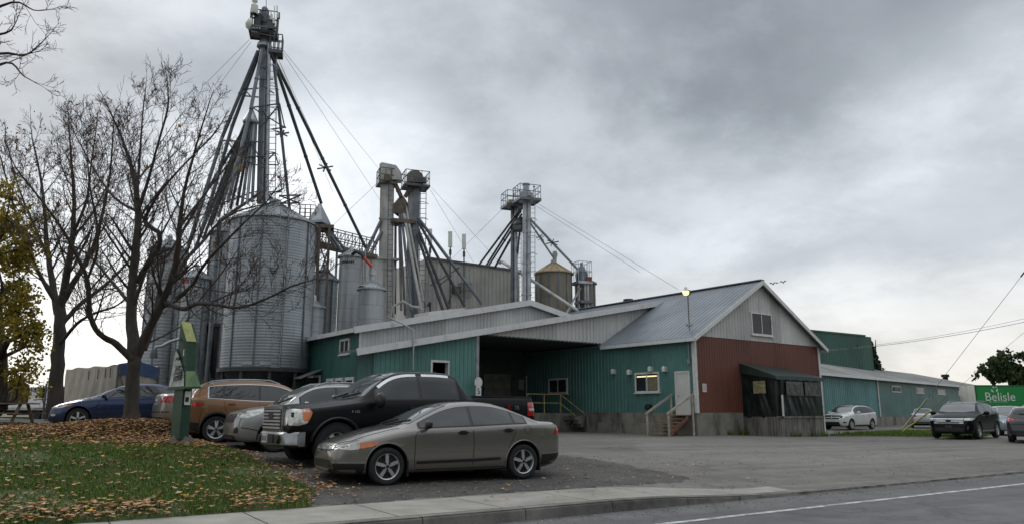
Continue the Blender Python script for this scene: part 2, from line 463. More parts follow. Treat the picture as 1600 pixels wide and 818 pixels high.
# ------------------------------------------------------------------ buildings
AA = math.radians(53)
A3 = Vector((math.sin(AA), math.cos(AA), 0)); B3 = Vector((-A3.y, A3.x, 0)); Z3 = Vector((0, 0, 1))
class Plane:
    def __init__(s, o, d, n):
        s.o = Vector((o[0], o[1], 0)); s.d = Vector((d[0], d[1], 0)).normalized(); s.n = Vector((n[0], n[1], 0)).normalized()
    def p(s, u, z, d=0): return s.o+s.d*u+s.n*d+Z3*z
    def uz(s, px, py):
        q = ray(px, py); dn = q.dot(s.n); k = (s.o-Vector((0, 0, CZ))).dot(s.n)/dn
        w = Vector((0, 0, CZ))+q*k
        return (w-s.o).dot(s.d), w.z
def pl(pts):
    def f(x):
        if x <= pts[0][0]: return pts[0][1]
        for a, b in zip(pts, pts[1:]):
            if x <= b[0]: return lerp(a[1], b[1], (x-a[0])/max(1e-9, b[0]-a[0]))
        return pts[-1][1]
    return f
def ribbed(P, top, bot, pitch=.23, depth=.022, holes=(), name='wall', mat=None, parent=None, off=0, duty=.72, thick=.08):
    """profiled steel cladding: real trapezoid ribs, holes for openings, closed at the back"""
    ft, fb = pl(top), pl(bot)
    u0 = max(top[0][0], bot[0][0]); u1 = min(top[-1][0], bot[-1][0])
    k = 0; us = []
    x = u0
    while x < u1:
        for a, d in ((0, 0), (duty, 0), (duty+.08, depth), (.92, depth)):
            if x+a*pitch < u1: us.append((x+a*pitch, d))
        x += pitch
    us.append((u1, 0))
    def dep(x):
        for a, b in zip(us, us[1:]):
            if a[0] <= x <= b[0]: return lerp(a[1], b[1], (x-a[0])/max(1e-9, b[0]-a[0]))
        return 0
    ext = [h for hh in holes for h in hh[:2]]+[q[0] for q in top[1:-1]]+[q[0] for q in bot[1:-1]]
    al = us+[(e, dep(e)) for e in ext if u0 < e < u1]
    al.sort()
    mb = MB()
    for (a, da), (c, dc) in zip(al, al[1:]):
        if c-a < 1e-6: continue
        mid = (a+c)/2
        segs = [(lambda x: fb(x), lambda x: ft(x))]
        for (h0, h1, z0, z1) in holes:
            if h0 < mid < h1:
                segs = [(lambda x: fb(x), lambda x, z0=z0: z0), (lambda x, z1=z1: z1, lambda x: ft(x))]
        for lo, hi in segs:
            if hi(mid)-lo(mid) < 1e-4: continue
            mb.quad(P.p(a, lo(a), da+off), P.p(c, lo(c), dc+off), P.p(c, hi(c), dc+off), P.p(a, hi(a), da+off))
            mb.quad(P.p(a, lo(a), off-thick), P.p(a, hi(a), off-thick), P.p(c, hi(c), off-thick), P.p(c, lo(c), off-thick))
            mb.quad(P.p(a, hi(a), da+off), P.p(c, hi(c), dc+off), P.p(c, hi(c), off-thick), P.p(a, hi(a), off-thick))
            mb.quad(P.p(a, lo(a), da+off), P.p(a, lo(a), off-thick), P.p(c, lo(c), off-thick), P.p(c, lo(c), dc+off))
    for x in (u0, u1):
        mb.quad(P.p(x, fb(x), off), P.p(x, ft(x), off), P.p(x, ft(x), off-thick), P.p(x, fb(x), off-thick))
    return mb.build(name, mat, parent, recalc=False)
def pbox(mb, P, u0, u1, z0, z1, d0, d1, m=0):
    mb.box(P.p((u0+u1)/2, (z0+z1)/2, (d0+d1)/2), (abs(u1-u0), abs(d1-d0), abs(z1-z0)), (P.d, P.n, Z3), m)
def clad(name, col, streak=.35, dirtc=None, rough=.5, dthr=.50):
    t = NT(name); tc = t.new('ShaderNodeTexCoord'); g = tc.outputs['Object']
    a = t.noise(.5, 5, .6, g); s = t.noise(3.0, 6, .65, g, stretch=(1, 1, .12)); f = t.noise(14, 4, .7, g)
    c = t.ramp(a, [(.3, tuple(q*.82 for q in col)), (.7, tuple(q*1.15 for q in col))])
    lap = None
    for ang in (37, -53):
        mp = t.new('ShaderNodeMapping'); mp.inputs['Rotation'].default_value = (0, 0, math.radians(-ang)); t.link(g, mp.inputs['Vector'])
        sp = t.new('ShaderNodeSeparateXYZ'); t.link(mp.outputs[0], sp.inputs[0])
        fl = t.new('ShaderNodeMath', operation='SNAP'); t.link(sp.outputs[0], fl.inputs[0]); fl.inputs[1].default_value = .92
        if lap is None: lap = fl.outputs[0]
        else:
            ad = t.new('ShaderNodeMath', operation='ADD'); t.link(lap, ad.inputs[0]); t.link(fl.outputs[0], ad.inputs[1]); lap = ad.outputs[0]
    wn = t.new('ShaderNodeTexWhiteNoise', noise_dimensions='1D'); t.link(lap, wn.inputs['W'])
    c = t.mix(1.0, c, t.ramp(wn.outputs['Value'], [(0, .84), (1, 1.14)]), 'MULTIPLY')
    c = t.mix(t.ramp(s, [(dthr, 0.0), (dthr+.25, streak)]), c, dirtc or tuple(q*.45 for q in col))
    c = t.mix(t.ramp(f, [(.62, 0.0), (.8, .25)]), c, tuple(min(1, q*1.6+.02) for q in col))
    t.set(**{'Base Color': c, 'Roughness': rough, 'Specular IOR Level': .4})
    t.bump(a, .12, .05)
    return t.mat
m_green = clad('teal painted steel', (.092, .212, .188), .38)
m_dgreen = clad('dark green painted steel', (.034, .120, .100), .3)
m_bgreen = clad('blue green painted steel', (.105, .235, .230), .3)
m_mgreen = clad('grey green sheet', (.095, .185, .170), .3)
m_bxgreen = clad('deep green sheet', (.020, .075, .055), .3)
m_red = clad('oxide red cladding', (.142, .050, .032), .45)
m_wclad = clad('off white steel cladding', (.50, .50, .475), .35, (.26, .25, .22))
m_fascia = M('white fascia metal', (.62, .62, .61), .45, var=.08, scale=2, dirt=((.36, .35, .33), 1.6, .58))
m_trim = M('white trim paint', (.62, .62, .59), .5, var=.12, scale=4, dirt=((.35, .32, .27), 3, .56))
m_roofm = clad('grey steel roofing', (.165, .185, .208), .3, (.16, .155, .15), .38)
m_roofw = clad('pale steel roofing', (.42, .42, .41), .3, (.28, .26, .23), .42)
m_found = M('stained concrete', (.225, .21, .175), .9, var=.3, scale=1.2, detail=8, bump=.3, bscale=18, dirt=((.05, .052, .042), .9, .48, (1, 1, .35)))
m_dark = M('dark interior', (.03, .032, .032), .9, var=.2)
m_glass = M('window glass', (.026, .032, .035), .08, var=.4, scale=1.0, spec=.3)
m_black = M('black rubber', (.012, .012, .012), .7, var=.3, scale=12)
m_steel = M('galvanised steel', (.30, .31, .32), .42, .55, var=.25, scale=4)
m_door = M('white painted door', (.58, .58, .54), .5, var=.1, scale=2, dirt=((.30, .22, .13), 2.4, .58, (1, 1, .25)))
m_wood = M('weathered wood', (.17, .125, .085), .85, var=.35, scale=9, stretch=(1, 1, .15), bump=.3)
m_rwood = M('red brown stained wood', (.16, .065, .035), .8, var=.35, scale=9, bump=.3)
m_tread = M('worn stair wood', (.26, .15, .09), .8, var=.3, scale=9, bump=.3)
m_gwood = M('grey rotten boards', (.17, .155, .135), .9, var=.5, scale=7, stretch=(1, 1, .07), bump=.4, detail=7, dirt=((.05, .048, .04), 2.2, .50, (1, 1, .25)))
m_yrail = M('worn yellow rail', (.42, .33, .12), .6, var=.3)
m_tarp = M('black green tarpaulin', (.0065, .014, .012), .36, var=.35, scale=2.5, spec=.5)
m_tarptop = M('green tarpaulin roof', (.018, .036, .031), .45, var=.3, scale=2.5)
m_vinyl = M('clear vinyl window', (.085, .088, .086), .25, var=.55, scale=7, spec=.5)
m_yvinyl = M('yellow vinyl', (.27, .25, .13), .3, var=.5, scale=9)  # yellow film of the porch side window
def emit(name, col, st):
    t = NT(name); t.set(**{'Base Color': col, 'Emission Color': col, 'Emission Strength': st}); return t.mat
m_lamp = emit('lit lamp lens', (1.0, .88, .32), 1.5)
m_tube = emit('lit fluorescent tube', (1.0, .84, .45), .8)
def window(parent, P, u0, u1, z0, z1, fr=.07, mull=1, framem=None, glassm=None, d=.03, sill=True, label=None):
    mb = MB()
    f = fr
    pbox(mb, P, u0, u1, z1-f, z1, d-.05, d+.03); pbox(mb, P, u0, u1, z0, z0+f, d-.05, d+.03)
    pbox(mb, P, u0, u0+f, z0+f, z1-f, d-.05, d+.028); pbox(mb, P, u1-f, u1, z0+f, z1-f, d-.05, d+.028)
    for i in range(mull):
        um = lerp(u0, u1, (i+1)/(mull+1)); pbox(mb, P, um-f*.3, um+f*.3, z0+f, z1-f, d-.04, d+.02)
    o = mb.build('window', framem or m_trim, parent)
    if label: o['label'] = label
    g = MB(); pbox(g, P, u0+f*.5, u1-f*.5, z0+f*.5, z1-f*.5, d-.045, d-.005); g.build('pane', glassm or m_glass, o)
    if sill:
        s = MB(); pbox(s, P, u0-.05, u1+.05, z0-.05, z0-.003, d-.05, d+.07); s.build('sill', framem or m_trim, o)
    return o
def slab(mb, a, b, c, d, th, m=0):
    a, b, c, d = [Vector(q) for q in (a, b, c, d)]
    n = (b-a).cross(d-a).normalized()
    if n.z < 0: n = -n
    mb.prism([a, b, c, d], -n*th, m)
def seams(mb, a, b, c, d, pitch, h=.04, w=.03):
    """standing seams running from edge a-b (eave) up to d-c (ridge)"""
    a, b, c, d = [Vector(q) for q in (a, b, c, d)]
    n = (b-a).cross(d-a).normalized()
    if n.z < 0: n = -n
    k = int((b-a).length/pitch)
    for i in range(k+1):
        p = a+(b-a)*(i/k); q = d+(c-d)*(i/k)
        mb.bar(p+n*h*.4, q+n*h*.4, w, h, up=n)
# --- office building -------------------------------------------------
C1 = at(1089, 642, 36); C1.z = 0
PR = Plane(C1, A3, -B3)                       # red gable front
PG = Plane(C1, B3, -A3)                       # teal long side
GL = .15; FT = 1.25; EV = 4.98; OW = 10.95; RU = OW/2; AP = 8.12; OL = 15.0
office = empty('office_building', (C1.x, C1.y, 0), 'grey roofed office building with red gable front, white gable cladding and teal side wall', 'building')
mb = MB()
pbox(mb, PR, 0, OW, -.3, FT, -.3, 0); pbox(mb, PG, .3, 8.75, -.3, FT, -.3, .002)
pbox(mb, PG, 1.9, 6.6, .0, .72, .0, .28)
mb.build('foundation', m_found, office)
ribbed(PR, [(0, EV-.05), (OW, EV-.05)], [(0, FT), (OW, FT)], .20, .016, name='wall', mat=m_red, parent=office)['label'] = 'oxide red front wall'
ribbed(PR, [(0, EV-.02), (RU, AP-.05), (OW, EV-.02)], [(0, EV-.05), (OW, EV-.05)], .24, .02, name='gable', mat=m_wclad, parent=office, off=.03)
ribbed(PG, [(0, EV), (OL, EV)], [(0, FT), (OL, FT)], .26, .024, name='wall', mat=m_green, parent=office)['label'] = 'teal side wall'
mb = MB()
PRR = Plane(C1+A3*OW, B3, A3); pbox(mb, PRR, 0, OL, -.3, EV, -.2, 0)
PRB = Plane(C1+B3*OL, A3, B3); pbox(mb, PRB, 0, OW, -.3, EV, -.2, 0)
mb.build('rear_wall', m_wclad, office)
def roofpt(u, w, lift=0):
    z = EV+.06+(AP-EV)*(1-abs(u-RU)/RU)+lift
    return C1+A3*u+B3*w+Z3*z
mb = MB(); eo = .38
for s in (-1, 1):
    ue = -eo if s < 0 else OW+eo
    slab(mb, roofpt(ue, -.35), roofpt(ue, OL), roofpt(RU, OL), roofpt(RU, -.35), .06)
    seams(mb, roofpt(ue, -.35), roofpt(ue, OL), roofpt(RU, OL), roofpt(RU, -.35), .30, .012, .02)
mb.bar(roofpt(RU, -.36, .02), roofpt(RU, OL, .02), .36, .05)
roof_o = mb.build('roof', m_roofm, office)
mb = MB()
for s in (-1, 1):
    ue = -eo if s < 0 else OW+eo
    a = roofpt(ue, -.38, -.12); b = roofpt(RU, -.38, -.12); mb.bar(a, b, .05, .2)
    mb.bar(roofpt(ue-(.02 if s < 0 else -.02), -.38, -.10), roofpt(ue-(.02 if s < 0 else -.02), OL if s > 0 else 6.1, -.10), .05, .18)
mb.build('fascia', m_fascia, office)
mb = MB()
pbox(mb, PR, -.03, .12, FT-.02, EV-.1, .03, .06); pbox(mb, PG, -.03, .10, FT-.02, EV-.1, .03, .06)
mb.build('corner_trim', m_trim, office)
mb = MB(); pbox(mb, PR, OW-.16, OW+.04, .2, EV-.1, .03, .06); mb.build('corner_trim', m_trim, office)
u, z = PR.uz(1173, 522); u2, z2 = PR.uz(1203, 492)
window(office, PR, u, u2, z, z2+.05, .08, 1, d=.08)
u, z = PG.uz(1032, 612); u2, z2 = PG.uz(993, 582)
ow = window(office, PG, u, u2, z, z2, .09, 1, glassm=None, d=.06, label='window with lit ceiling tube behind the glass')
t = MB(); pbox(t, PG, u+.15, u2-.15, z2-.24, z2-.17, .058, .066); t.build('ceiling_tube', m_tube, ow)
t = MB(); pbox(t, PG, u+.1, u+.95, z+.12, z2-.3, .056, .0615); t.build('curtain', M('drab curtain', (.20, .18, .11), .7, scale=8), ow)
u, z = PG.uz(888, 614); u2, z2 = PG.uz(858, 591)
window(office, PG, u, u2, z, z2, .1, 1, d=.06)
def door(parent, P, u0, u1, z0, z1, mat, d=.03, window_=None, name='door'):
    f = MB(); pbox(f, P, u0-.08, u0, z0, z1+.08, d-.02, d+.05); pbox(f, P, u1, u1+.08, z0, z1+.08, d-.02, d+.05); pbox(f, P, u0, u1, z1, z1+.08, d-.02, d+.05)
    b = MB(); pbox(b, P, u0, u1, z0, z1, d-.02, d+.03); o = b.build(name, mat, parent)
    f.build('door_frame', m_trim, o)
    h = MB(); h.tube([P.p(u1-.09, z0+.95, d+.03), P.p(u1-.09, z0+.95, d+.09)], .018, 6); h.tube([P.p(u1-.09, z0+.95, d+.08), P.p(u1-.2, z0+.95, d+.08)], .014, 6)
    h.build('handle', m_steel, o)
    if window_:
        g = MB(); pbox(g, P, *window_, d+.02, d+.036); g.build('pane', m_glass, o)
    return o
door(office, PG, .38, 1.15, 1.12, 3.16, m_door)
mb = MB()
for px, py in ((960, 580), (985, 581), (1018, 576), (1040, 576)):
    u, z = PG.uz(px, py)
    mb = MB()
    pbox(mb, PG, u-.11, u+.11, z-.12, z+.12, .0, .05)
    mb.lathe([(.11, -.12), (.11, .06), (.08, .12), (.02, .15)], PG.p(u, z, .14), 12)
    mb.build('vent_hood', m_trim, office, smooth=40)
u, z = PG.uz(1016, 635); mb = MB(); mb.lathe([(.02, -.16), (.15, -.12), (.17, 0), (.15, .12), (.02, .16)], PG.p(u, z, .16), 12); pbox(mb, PG, u-.1, u+.1, z-.1, z+.1, 0, .1); mb.build('exhaust_fan', m_black, office, smooth=50)
u, z = PG.uz(1081, 540); mb = MB(); mb.tube([PG.p(.28, EV-.05, .06), PG.p(.28, z-.7, .06)], .035, 8); pbox(mb, PG, .2, .36, z-.85, z-.6, .03, .12); mb.build('conduit', m_steel, office, smooth=50)
# roof vent near the ridge
p = at(982, 476, 50); mb = MB(); mb.lathe([(.0, .42), (.34, .40), (.36, .2), (.24, .19), (.24, -.4)], p, 16); mb.build('roof_vent', m_black, office, smooth=40)
# notice on the red wall
u, z = PR.uz(1100, 605); mb = MB(); pbox(mb, PR, u-.15, u+.15, z-.2, z+.2, .022, .034)
nb = mb.build('notice_board', m_trim, None); tag(nb, 'small white notice with red print on the red front wall', 'sign')
m_redprint = M('red print', (.45, .06, .05), .6)
tm = MB()
for i, (w, zz) in enumerate(((.2, .12), (.22, .04), (.16, -.03), (.2, -.1))): pbox(tm, PR, u-w/2, u+w/2, z+zz-.012, z+zz+.012, .0345, .037)
tm.build('print', m_redprint, nb)
# --- steps -----------------------------------------------------------
sp0 = C1+B3*.0
steps = empty('wooden_steps', PG.p(.75, .1, 1.0), 'small red brown wooden steps with grey handrails below the white door', 'steps')
for i in range(6):
    mb = MB(); zz = FT-.10-i*.165; dd = .55+i*.24
    pbox(mb, PG, .22, 1.35, zz-.04, zz, (dd-.5 if i == 0 else dd-.02), dd+.22); mb.build('tread', m_tread, steps)
for uu in (.17,):
    mb = MB(); a = PG.p(uu, FT-.2, .45); b = PG.p(uu, .12, 1.98); mb.bar(a, b, .05, .15); mb.build('stringer', m_rwood, steps)
for uu in (.12, 1.45):
    h = MB()
    h.bar(PG.p(uu, .1, 1.9), PG.p(uu, 1.12, 1.9), .09, .09); h.bar(PG.p(uu, .1, .15), PG.p(uu, 2.1, .15), .09, .09)
    h.bar(PG.p(uu, 1.18, 2.0), PG.p(uu, 2.12, .05), .05, .10); h.build('handrail', M('grey handrail wood', (.33, .30, .25), .8, var=.3), steps)
# --- yard lamp on the roof edge --------------------------------------
p = at(1077, 508, 36.3); top = at(1074, 458, 36.3)
lamp = empty('yard_lamp', p, 'yard lamp, switched on, on a thin pole at the eave of the office roof', 'lamp')
mb = MB(); mb.tube([p-Z3*.25, Vector((p.x, p.y, top.z-.1)), Vector((p.x-.05, p.y-.1, top.z+.0))], .035, 8); mb.box(p+Z3*.02, (.28, .28, .1)); mb.build('pole', m_steel, lamp, smooth=50)
hd = Vector((p.x-.16, p.y-.28, top.z+.02))
mb = MB(); mb.lathe([(.02, .26), (.1, .24), (.13, .06), (.06, -.02)], hd+Vector((.16, .2, -.1)), 14); mb.build('ballast', m_black, lamp, smooth=40)
mb = MB(); mb.lathe([(.0, .26), (.07, .25), (.09, .15), (.165, .05)], hd, 18); mb.build('reflector_cap', m_trim, lamp, smooth=40)
mb = MB(); mb.lathe([(.16, .05), (.155, -.05), (.11, -.13), (.0, -.16)], hd, 18); mb.build('lens', m_lamp, lamp, smooth=60)
# --- tarpaulin porch on the gable front -------------------------------
dep = 1.92; su1 = Plane(PR.p(0, 0, dep), A3, -B3).uz(1286, 640)[0]
u0 = PR.uz(1161, 640)[0]
porch = empty('tarpaulin_porch', PR.p((u0+su1)/2, .1, dep/2), 'dark green tarpaulin porch with clear vinyl windows on grey boards, against the red wall', 'shelter')
zt_, zf_ = 3.62, 2.95
def wavy(P0, uA, uB, zA, zB, amp, sd, pin=True, zBs=None):
    mb = MB(); nu, nz = 44, 30
    vs = []; fs = []
    for i in range(nu+1):
        for j in range(nz+1):
            a = i/nu; c = j/nz; u = lerp(uA, uB, a); zb_ = zB if zBs is None else lerp(zB, zBs, a); z = lerp(zA, zb_, c)
            w = noise.noise(Vector((u*2.2+z*.7, z*.55, sd)))*1.0+.7*noise.noise(Vector((u*5+z*1.6, z*.8, sd+4)))+.3*noise.noise(Vector((u*9-z*2, z*2.2, sd+8)))
            k = min(1, 3*a, 3*(1-a), 3*(1-c), 2.5*c+.35)
            vs.append(P0.p(u, z, amp*w*k))
    for i in range(nu):
        for j in range(nz):
            q = i*(nz+1)+j; fs.append((q, q+nz+1, q+nz+2, q+1))
    mb.add(vs, fs); return mb
PF = Plane(PR.p(0, 0, dep), A3, -B3); PS = Plane(PR.p(u0, 0, 0), -B3, -A3)
wavy(PF, u0, su1, 1.02, zf_, .085, 3, zBs=2.93).build('front_curtain', m_tarp, porch, smooth=180)
wavy(PS, 0, dep, 1.0, 3.25, .06, 9, zBs=2.95).build('side_curtain', m_tarp, porch, smooth=180)
PS2 = Plane(PR.p(su1, 0, 0), -B3, A3); wavy(PS2, 0, dep, 1.0, 3.25, .05, 15, zBs=2.95).build('side_curtain', m_tarp, porch, smooth=180)
mb = MB()
n_ = 10
vs = []
for i in range(n_+1):
    for j in range(7):
        u = lerp(u0-.08, su1+.08, i/n_); d = lerp(.03, dep+.12, j/6)
        z = lerp(3.72, 3.02, j/6)-.16*(i/n_)*(1-j/6) - .05*math.sin(math.pi*(i/n_*3 % 1))*math.sin(math.pi*j/6)
        vs.append(PR.p(u, z, d))
mb.add(vs, [(i*7+j, i*7+j+1, (i+1)*7+j+1, (i+1)*7+j) for i in range(n_) for j in range(6)])
fl = [PR.p(lerp(u0-.08, su1+.08, i/n_), 3.02-.17-.03*(i % 2), dep+.13) for i in range(n_+1)]
tp = [PR.p(lerp(u0-.08, su1+.08, i/n_), 3.02-0*i, dep+.12) for i in range(n_+1)]
mb.add(fl+tp, [(i, i+1, n_+1+i+1, n_+1+i) for i in range(n_)])
sdv = [PR.p(u0-.085, lerp(3.72, 3.02, j/6), lerp(.03, dep+.12, j/6)) for j in range(7)]+[PR.p(u0-.09, lerp(3.2, 2.86, j/6), lerp(.03, dep+.12, j/6)) for j in range(7)]
mb.add(sdv, [(j, j+1, 7+j+1, 7+j) for j in range(6)])
mb.build('canopy', m_tarptop, porch, smooth=35)
mb = MB()
x = u0
while x < su1-.02:
    w = .155; pbox(mb, PF, x+.006, min(su1, x+w-.006), -.15, 1.05+.03*math.sin(x*9), -.03-.01*rnd.random(), .0+.012*rnd.random()); x += w
x = 0.0
while x < dep-.02:
    pbox(mb, PS, x+.006, min(dep, x+.149), -.15, 1.05, -.03, .012*rnd.random()); pbox(mb, PS2, x+.006, min(dep, x+.149), -.15, 1.05, -.03, .0); x += .155
mb.build('skirting', m_gwood, porch)
mb = MB(); pbox(mb, PF, u0, su1, .98, 1.08, -.05, .04); mb.build('sill_beam', m_gwood, porch)
def vin(P, u0, u1, z0, z1, mat):
    mb = wavy(P, u0, u1, z0, z1, .03, u0*3); mb.v = [tuple(Vector(v)+P.n*.085) for v in mb.v]
    return mb.build('vinyl_window', mat, porch, smooth=180)
a0, zz0 = PF.uz(1227, 617); a1, zz1 = PF.uz(1252, 596)
vin(PF, a0, a1, zz0, zz1, m_vinyl)
a0, _ = PF.uz(1256, 617); a1, _ = PF.uz(1279, 596); vin(PF, a0, a1, zz0, zz1, m_vinyl)
s0, q0_ = PS.uz(1179, 614); s1, q1_ = PS.uz(1197, 594); vin(PS, s0, s1, q0_, q1_, m_yvinyl)
# seam between the two curtains and the white board leaning in it
a0, _ = PF.uz(1221, 640)
mb = MB(); pbox(mb, PF, a0-.1, a0+.02, 1.08, 2.1, .1, .14); mb.build('white_board', m_trim, porch)
mb = MB(); pbox(mb, PF, a0-.03, a0+.03, 1.0, 2.9, .03, .09); mb.build('post', m_black, porch)
# --- dock shed --------------------------------------------------------
u_d, _ = PG.uz(943, 535)
D0 = C1+B3*u_d
PD = Plane(D0, A3, -B3)
def rake(u): return 3.93+(u+14.74)*.1955
shed = empty('loading_shed', (D0-A3*8).to_tuple()[:2]+(0,), 'low loading shed with teal panel, white sloping cladding and dark open dock beside office', 'building')
UL = -14.0; UR = 5.3
hu0, hz0 = PD.uz(675, 590); hu1, hz1 = PD.uz(700, 566)
hz0 = 1.9
gw = ribbed(PD, [(UL, rake(UL)-.12), (-8.5, rake(-8.5)-.12)], [(UL, .0), (-8.5, .0)], .23, .022, holes=[(hu0, hu1, hz0, hz1)], name='wall', mat=m_green, parent=shed)
gw['label'] = 'teal steel front panel'
mb = MB(); f = .1
for (a, b_, c, d_) in ((hu0-f, hu0, hz0-f, hz1+f), (hu1, hu1+f*.6, hz0-f, hz1+f), (hu0, hu1, hz1, hz1+f), (hu0, hu1, hz0-f, hz0)): pbox(mb, PD, a, b_, c, d_, -.25, .04)
of = mb.build('window', m_trim, shed); of['label'] = 'open unglazed window with white frame'
mb = MB(); pbox(mb, PD, hu0+.25, hu0+.5, hz0, hz1-.35, -.6, -.5); mb.build('pane', m_glass, of)
ribbed(PD, [(-8.5, rake(-8.5)-.1), (UR, rake(UR)-.1)], [(-8.5, 4.95), (0.12, 4.93), (UR, 7.5)], .27, .024, name='gable', mat=m_wclad, parent=shed)
mb = MB(); PDL = Plane(D0+A3*UL, B3, -A3)
ribbed(PDL, [(0, rake(UL)-.05), (1.5, rake(UL)-.05)], [(0, 0), (1.5, 0)], .23, .022, name='wall', mat=m_green, parent=shed)
mb = MB(); pbox(mb, PD, -8.52, -8.36, .05, 5.0, -.16, .035); mb.build('corner_trim', m_steel, shed)
BK = 9.2
def dpt(u, w, z): return D0+A3*u+B3*w+Z3*z
mb = MB()
slab(mb, dpt(-14.85, -.3, rake(-14.85)), dpt(-14.85, 1.62, rake(-14.85)), dpt(UR+.2, 1.62, rake(UR+.2)), dpt(UR+.2, -.3, rake(UR+.2)), .08)
mb.build('roof', m_roofm, shed)
mb = MB(); slab(mb, dpt(0, 1.6, rake(0)-.02), dpt(0, 9.5, rake(0)-.02), dpt(UR+.2, 9.5, rake(UR+.2)-.02), dpt(UR+.2, 1.6, rake(UR+.2)-.02), .08); mb.build('roof', m_roofm, shed)
mb = MB()
for i in range(14):
    ua = lerp(-14.9, UR+.25, i/14); ub = lerp(-14.9, UR+.25, (i+1)/14)-.006
    a = dpt(ua, -.33, rake(ua)-.10); b_ = dpt(ub, -.33, rake(ub)-.10); mb.bar(a, b_, .06, .30)
mb.build('fascia', m_fascia, shed)
mb = MB()
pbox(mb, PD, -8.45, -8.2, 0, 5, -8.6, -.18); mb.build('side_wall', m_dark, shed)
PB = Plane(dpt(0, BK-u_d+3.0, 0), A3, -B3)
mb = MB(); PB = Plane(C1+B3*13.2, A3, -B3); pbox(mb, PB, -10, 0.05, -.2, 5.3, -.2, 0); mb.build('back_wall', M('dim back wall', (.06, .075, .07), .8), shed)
mb = MB(); mb.prism([dpt(-8.5, -.02, 4.93), dpt(0, -.02, 4.93), dpt(0, 7.2, 4.93), dpt(-8.5, 7.2, 4.93)], (0, 0, .06)); mb.build('ceiling', M('shade dark soffit', (.05, .06, .058), .85), shed)  # soffit colour made dark to deepen the shade in the bay
u0_, z0_ = PB.uz(755, 622); u1_, z1_ = PB.uz(797, 584)
mb = MB(); 
for i in range(5):
    za = lerp(1.25, z1_, i/5); zb_ = lerp(1.25, z1_, (i+1)/5)-.015; pbox(mb, PB, u0_, u1_, za, zb_, .0, .05)
mb.build('garage_door', M('beige sectional door', (.17, .16, .14), .6), shed)
u0_, _ = PB.uz(823, 622); u1_, z1_ = PB.uz(838, 588)
door(shed, PB, u0_, u1_, 1.25, 3.4, M('grey dock door', (.22, .22, .2), .6), window_=(u0_+.25, u1_-.2, 2.5, 3.0))
u, z = PB.uz(814, 600); mb = MB(); pbox(mb, PB, u-.2, u+.2, z-.3, z+.3, 0, .03); mb.build('notice', M('faded notice', (.25, .25, .24), .6), shed)
# dock platform
mb = MB()
PP = Plane(C1+B3*8.75, A3, -B3)
pbox(mb, PP, -9.9, .02, -.3, FT-.02, -4.4, 0)
mb.build('dock_platform', m_found, shed)
mb = MB()
ur0 = -3.35; ur1 = -.95
for uu in (ur0, (ur0+ur1)/2, ur1): mb.bar(PP.p(uu, FT-.02, -.1), PP.p(uu, FT+1.0, -.1), .05)
for zz in (.52, 1.0): mb.bar(PP.p(ur0, FT+zz, -.1), PP.p(ur1, FT+zz, -.1), .045)
e2 = PP.p(ur1+1.0, .2, .85)
mb.bar(e2, e2+Z3*.95, .05); mb.bar(PP.p(ur1, FT+1.0, -.1), e2+Z3*.95, .045); mb.bar(PP.p(ur1, FT+.5, -.1), e2+Z3*.45, .04)
mb.build('railing', m_yrail, shed)
mb = MB()
for i in range(5): pbox(mb, PP, ur1+.1+i*.24, ur1+1.3, FT-.2-i*.2-.2, FT-.2-i*.2, .01, 1.0)
mb.build('dock_steps', m_found, shed)
# vertical conduit on the panel
u, z = PD.uz(638, 573); mb = MB(); ztop = rake(u)+.55
mb.tube([PD.p(u-.9, ztop+.55, .1-.6), PD.p(u-.25, ztop+.25, -.2), PD.p(u, ztop-.1, .42), PD.p(u, z, .42)], .035, 8); mb.lathe([(.06, -.15), (.07, 0), (.05, .1)], PD.p(u, z, .42), 8)
mb.build('conduit', m_steel, shed, smooth=50)
# number five and the blank octagon in front of the dock corner
u, z = PD.uz(740, 612)
post = empty('dock_marker', PD.p(u, .2, .4), 'white octagonal disc above a white plate with the number 5 at the dock corner', 'sign')
mb = MB(); mb.tube([PD.p(u, .2, .36), PD.p(u, 3.0, .36)], .03, 8); mb.build('post', m_steel, post, smooth=50)
uo, zo = PD.uz(740, 597)
mb = MB(); mb.prism([PD.p(uo+.23*math.cos(math.pi/8+k*math.pi/4), zo+.26*math.sin(math.pi/8+k*math.pi/4), .40) for k in range(8)], PD.n*.02); mb.build('octagon', m_trim, post)
mb = MB(); pbox(mb, PD, u-.15, u+.15, z-.22, z+.22, .40, .42); mb.build('number_plate', m_trim, post)
text_mesh('5', .38, 'digit', m_black, post, PD.p(u, z+.03, .423), PD.d, Z3)
# --- rear shed (tall one behind) ---------------------------------------
E0 = D0+A3*UL+B3*1.4
PE = Plane(E0, A3, -B3); PL = Plane(E0, B3, -A3)
rear = empty('rear_shed', E0.to_tuple()[:2]+(0,), 'rear shed with white gable above the loading shed and dark green side wall', 'building')
RV = 9.75; RA_ = 7.12; RE = 5.08
def rr_(u): return RE+(RA_-RE)*(u/RV) if u <= RV else RA_-(RA_-RE)*.95*((u-RV)/RV)
ribbed(PE, [(0, RE-.1), (RV, RA_-.12), (19, rr_(19)-.1)], [(0, 3.6), (RV, 5.8), (19, 6.5)] if False else [(0, rake(UL)-.3), (19, rake(UL+19)-.3)] if False else [(0, 3.7), (10.9, 6.0), (19, 4.9)], .21, .02, name='gable', mat=m_wclad, parent=rear)
LL = 16
u, z = PL.uz(547, 552); u2, z2 = PL.uz(533, 530)
ribbed(PL, [(0, RE-.05), (LL, RE-.05)], [(0, .2), (LL, .2)], .30, .012, name='wall', mat=m_dgreen, parent=rear)
window(rear, PL, u, u2, z, z2, .1, 1, d=.05)
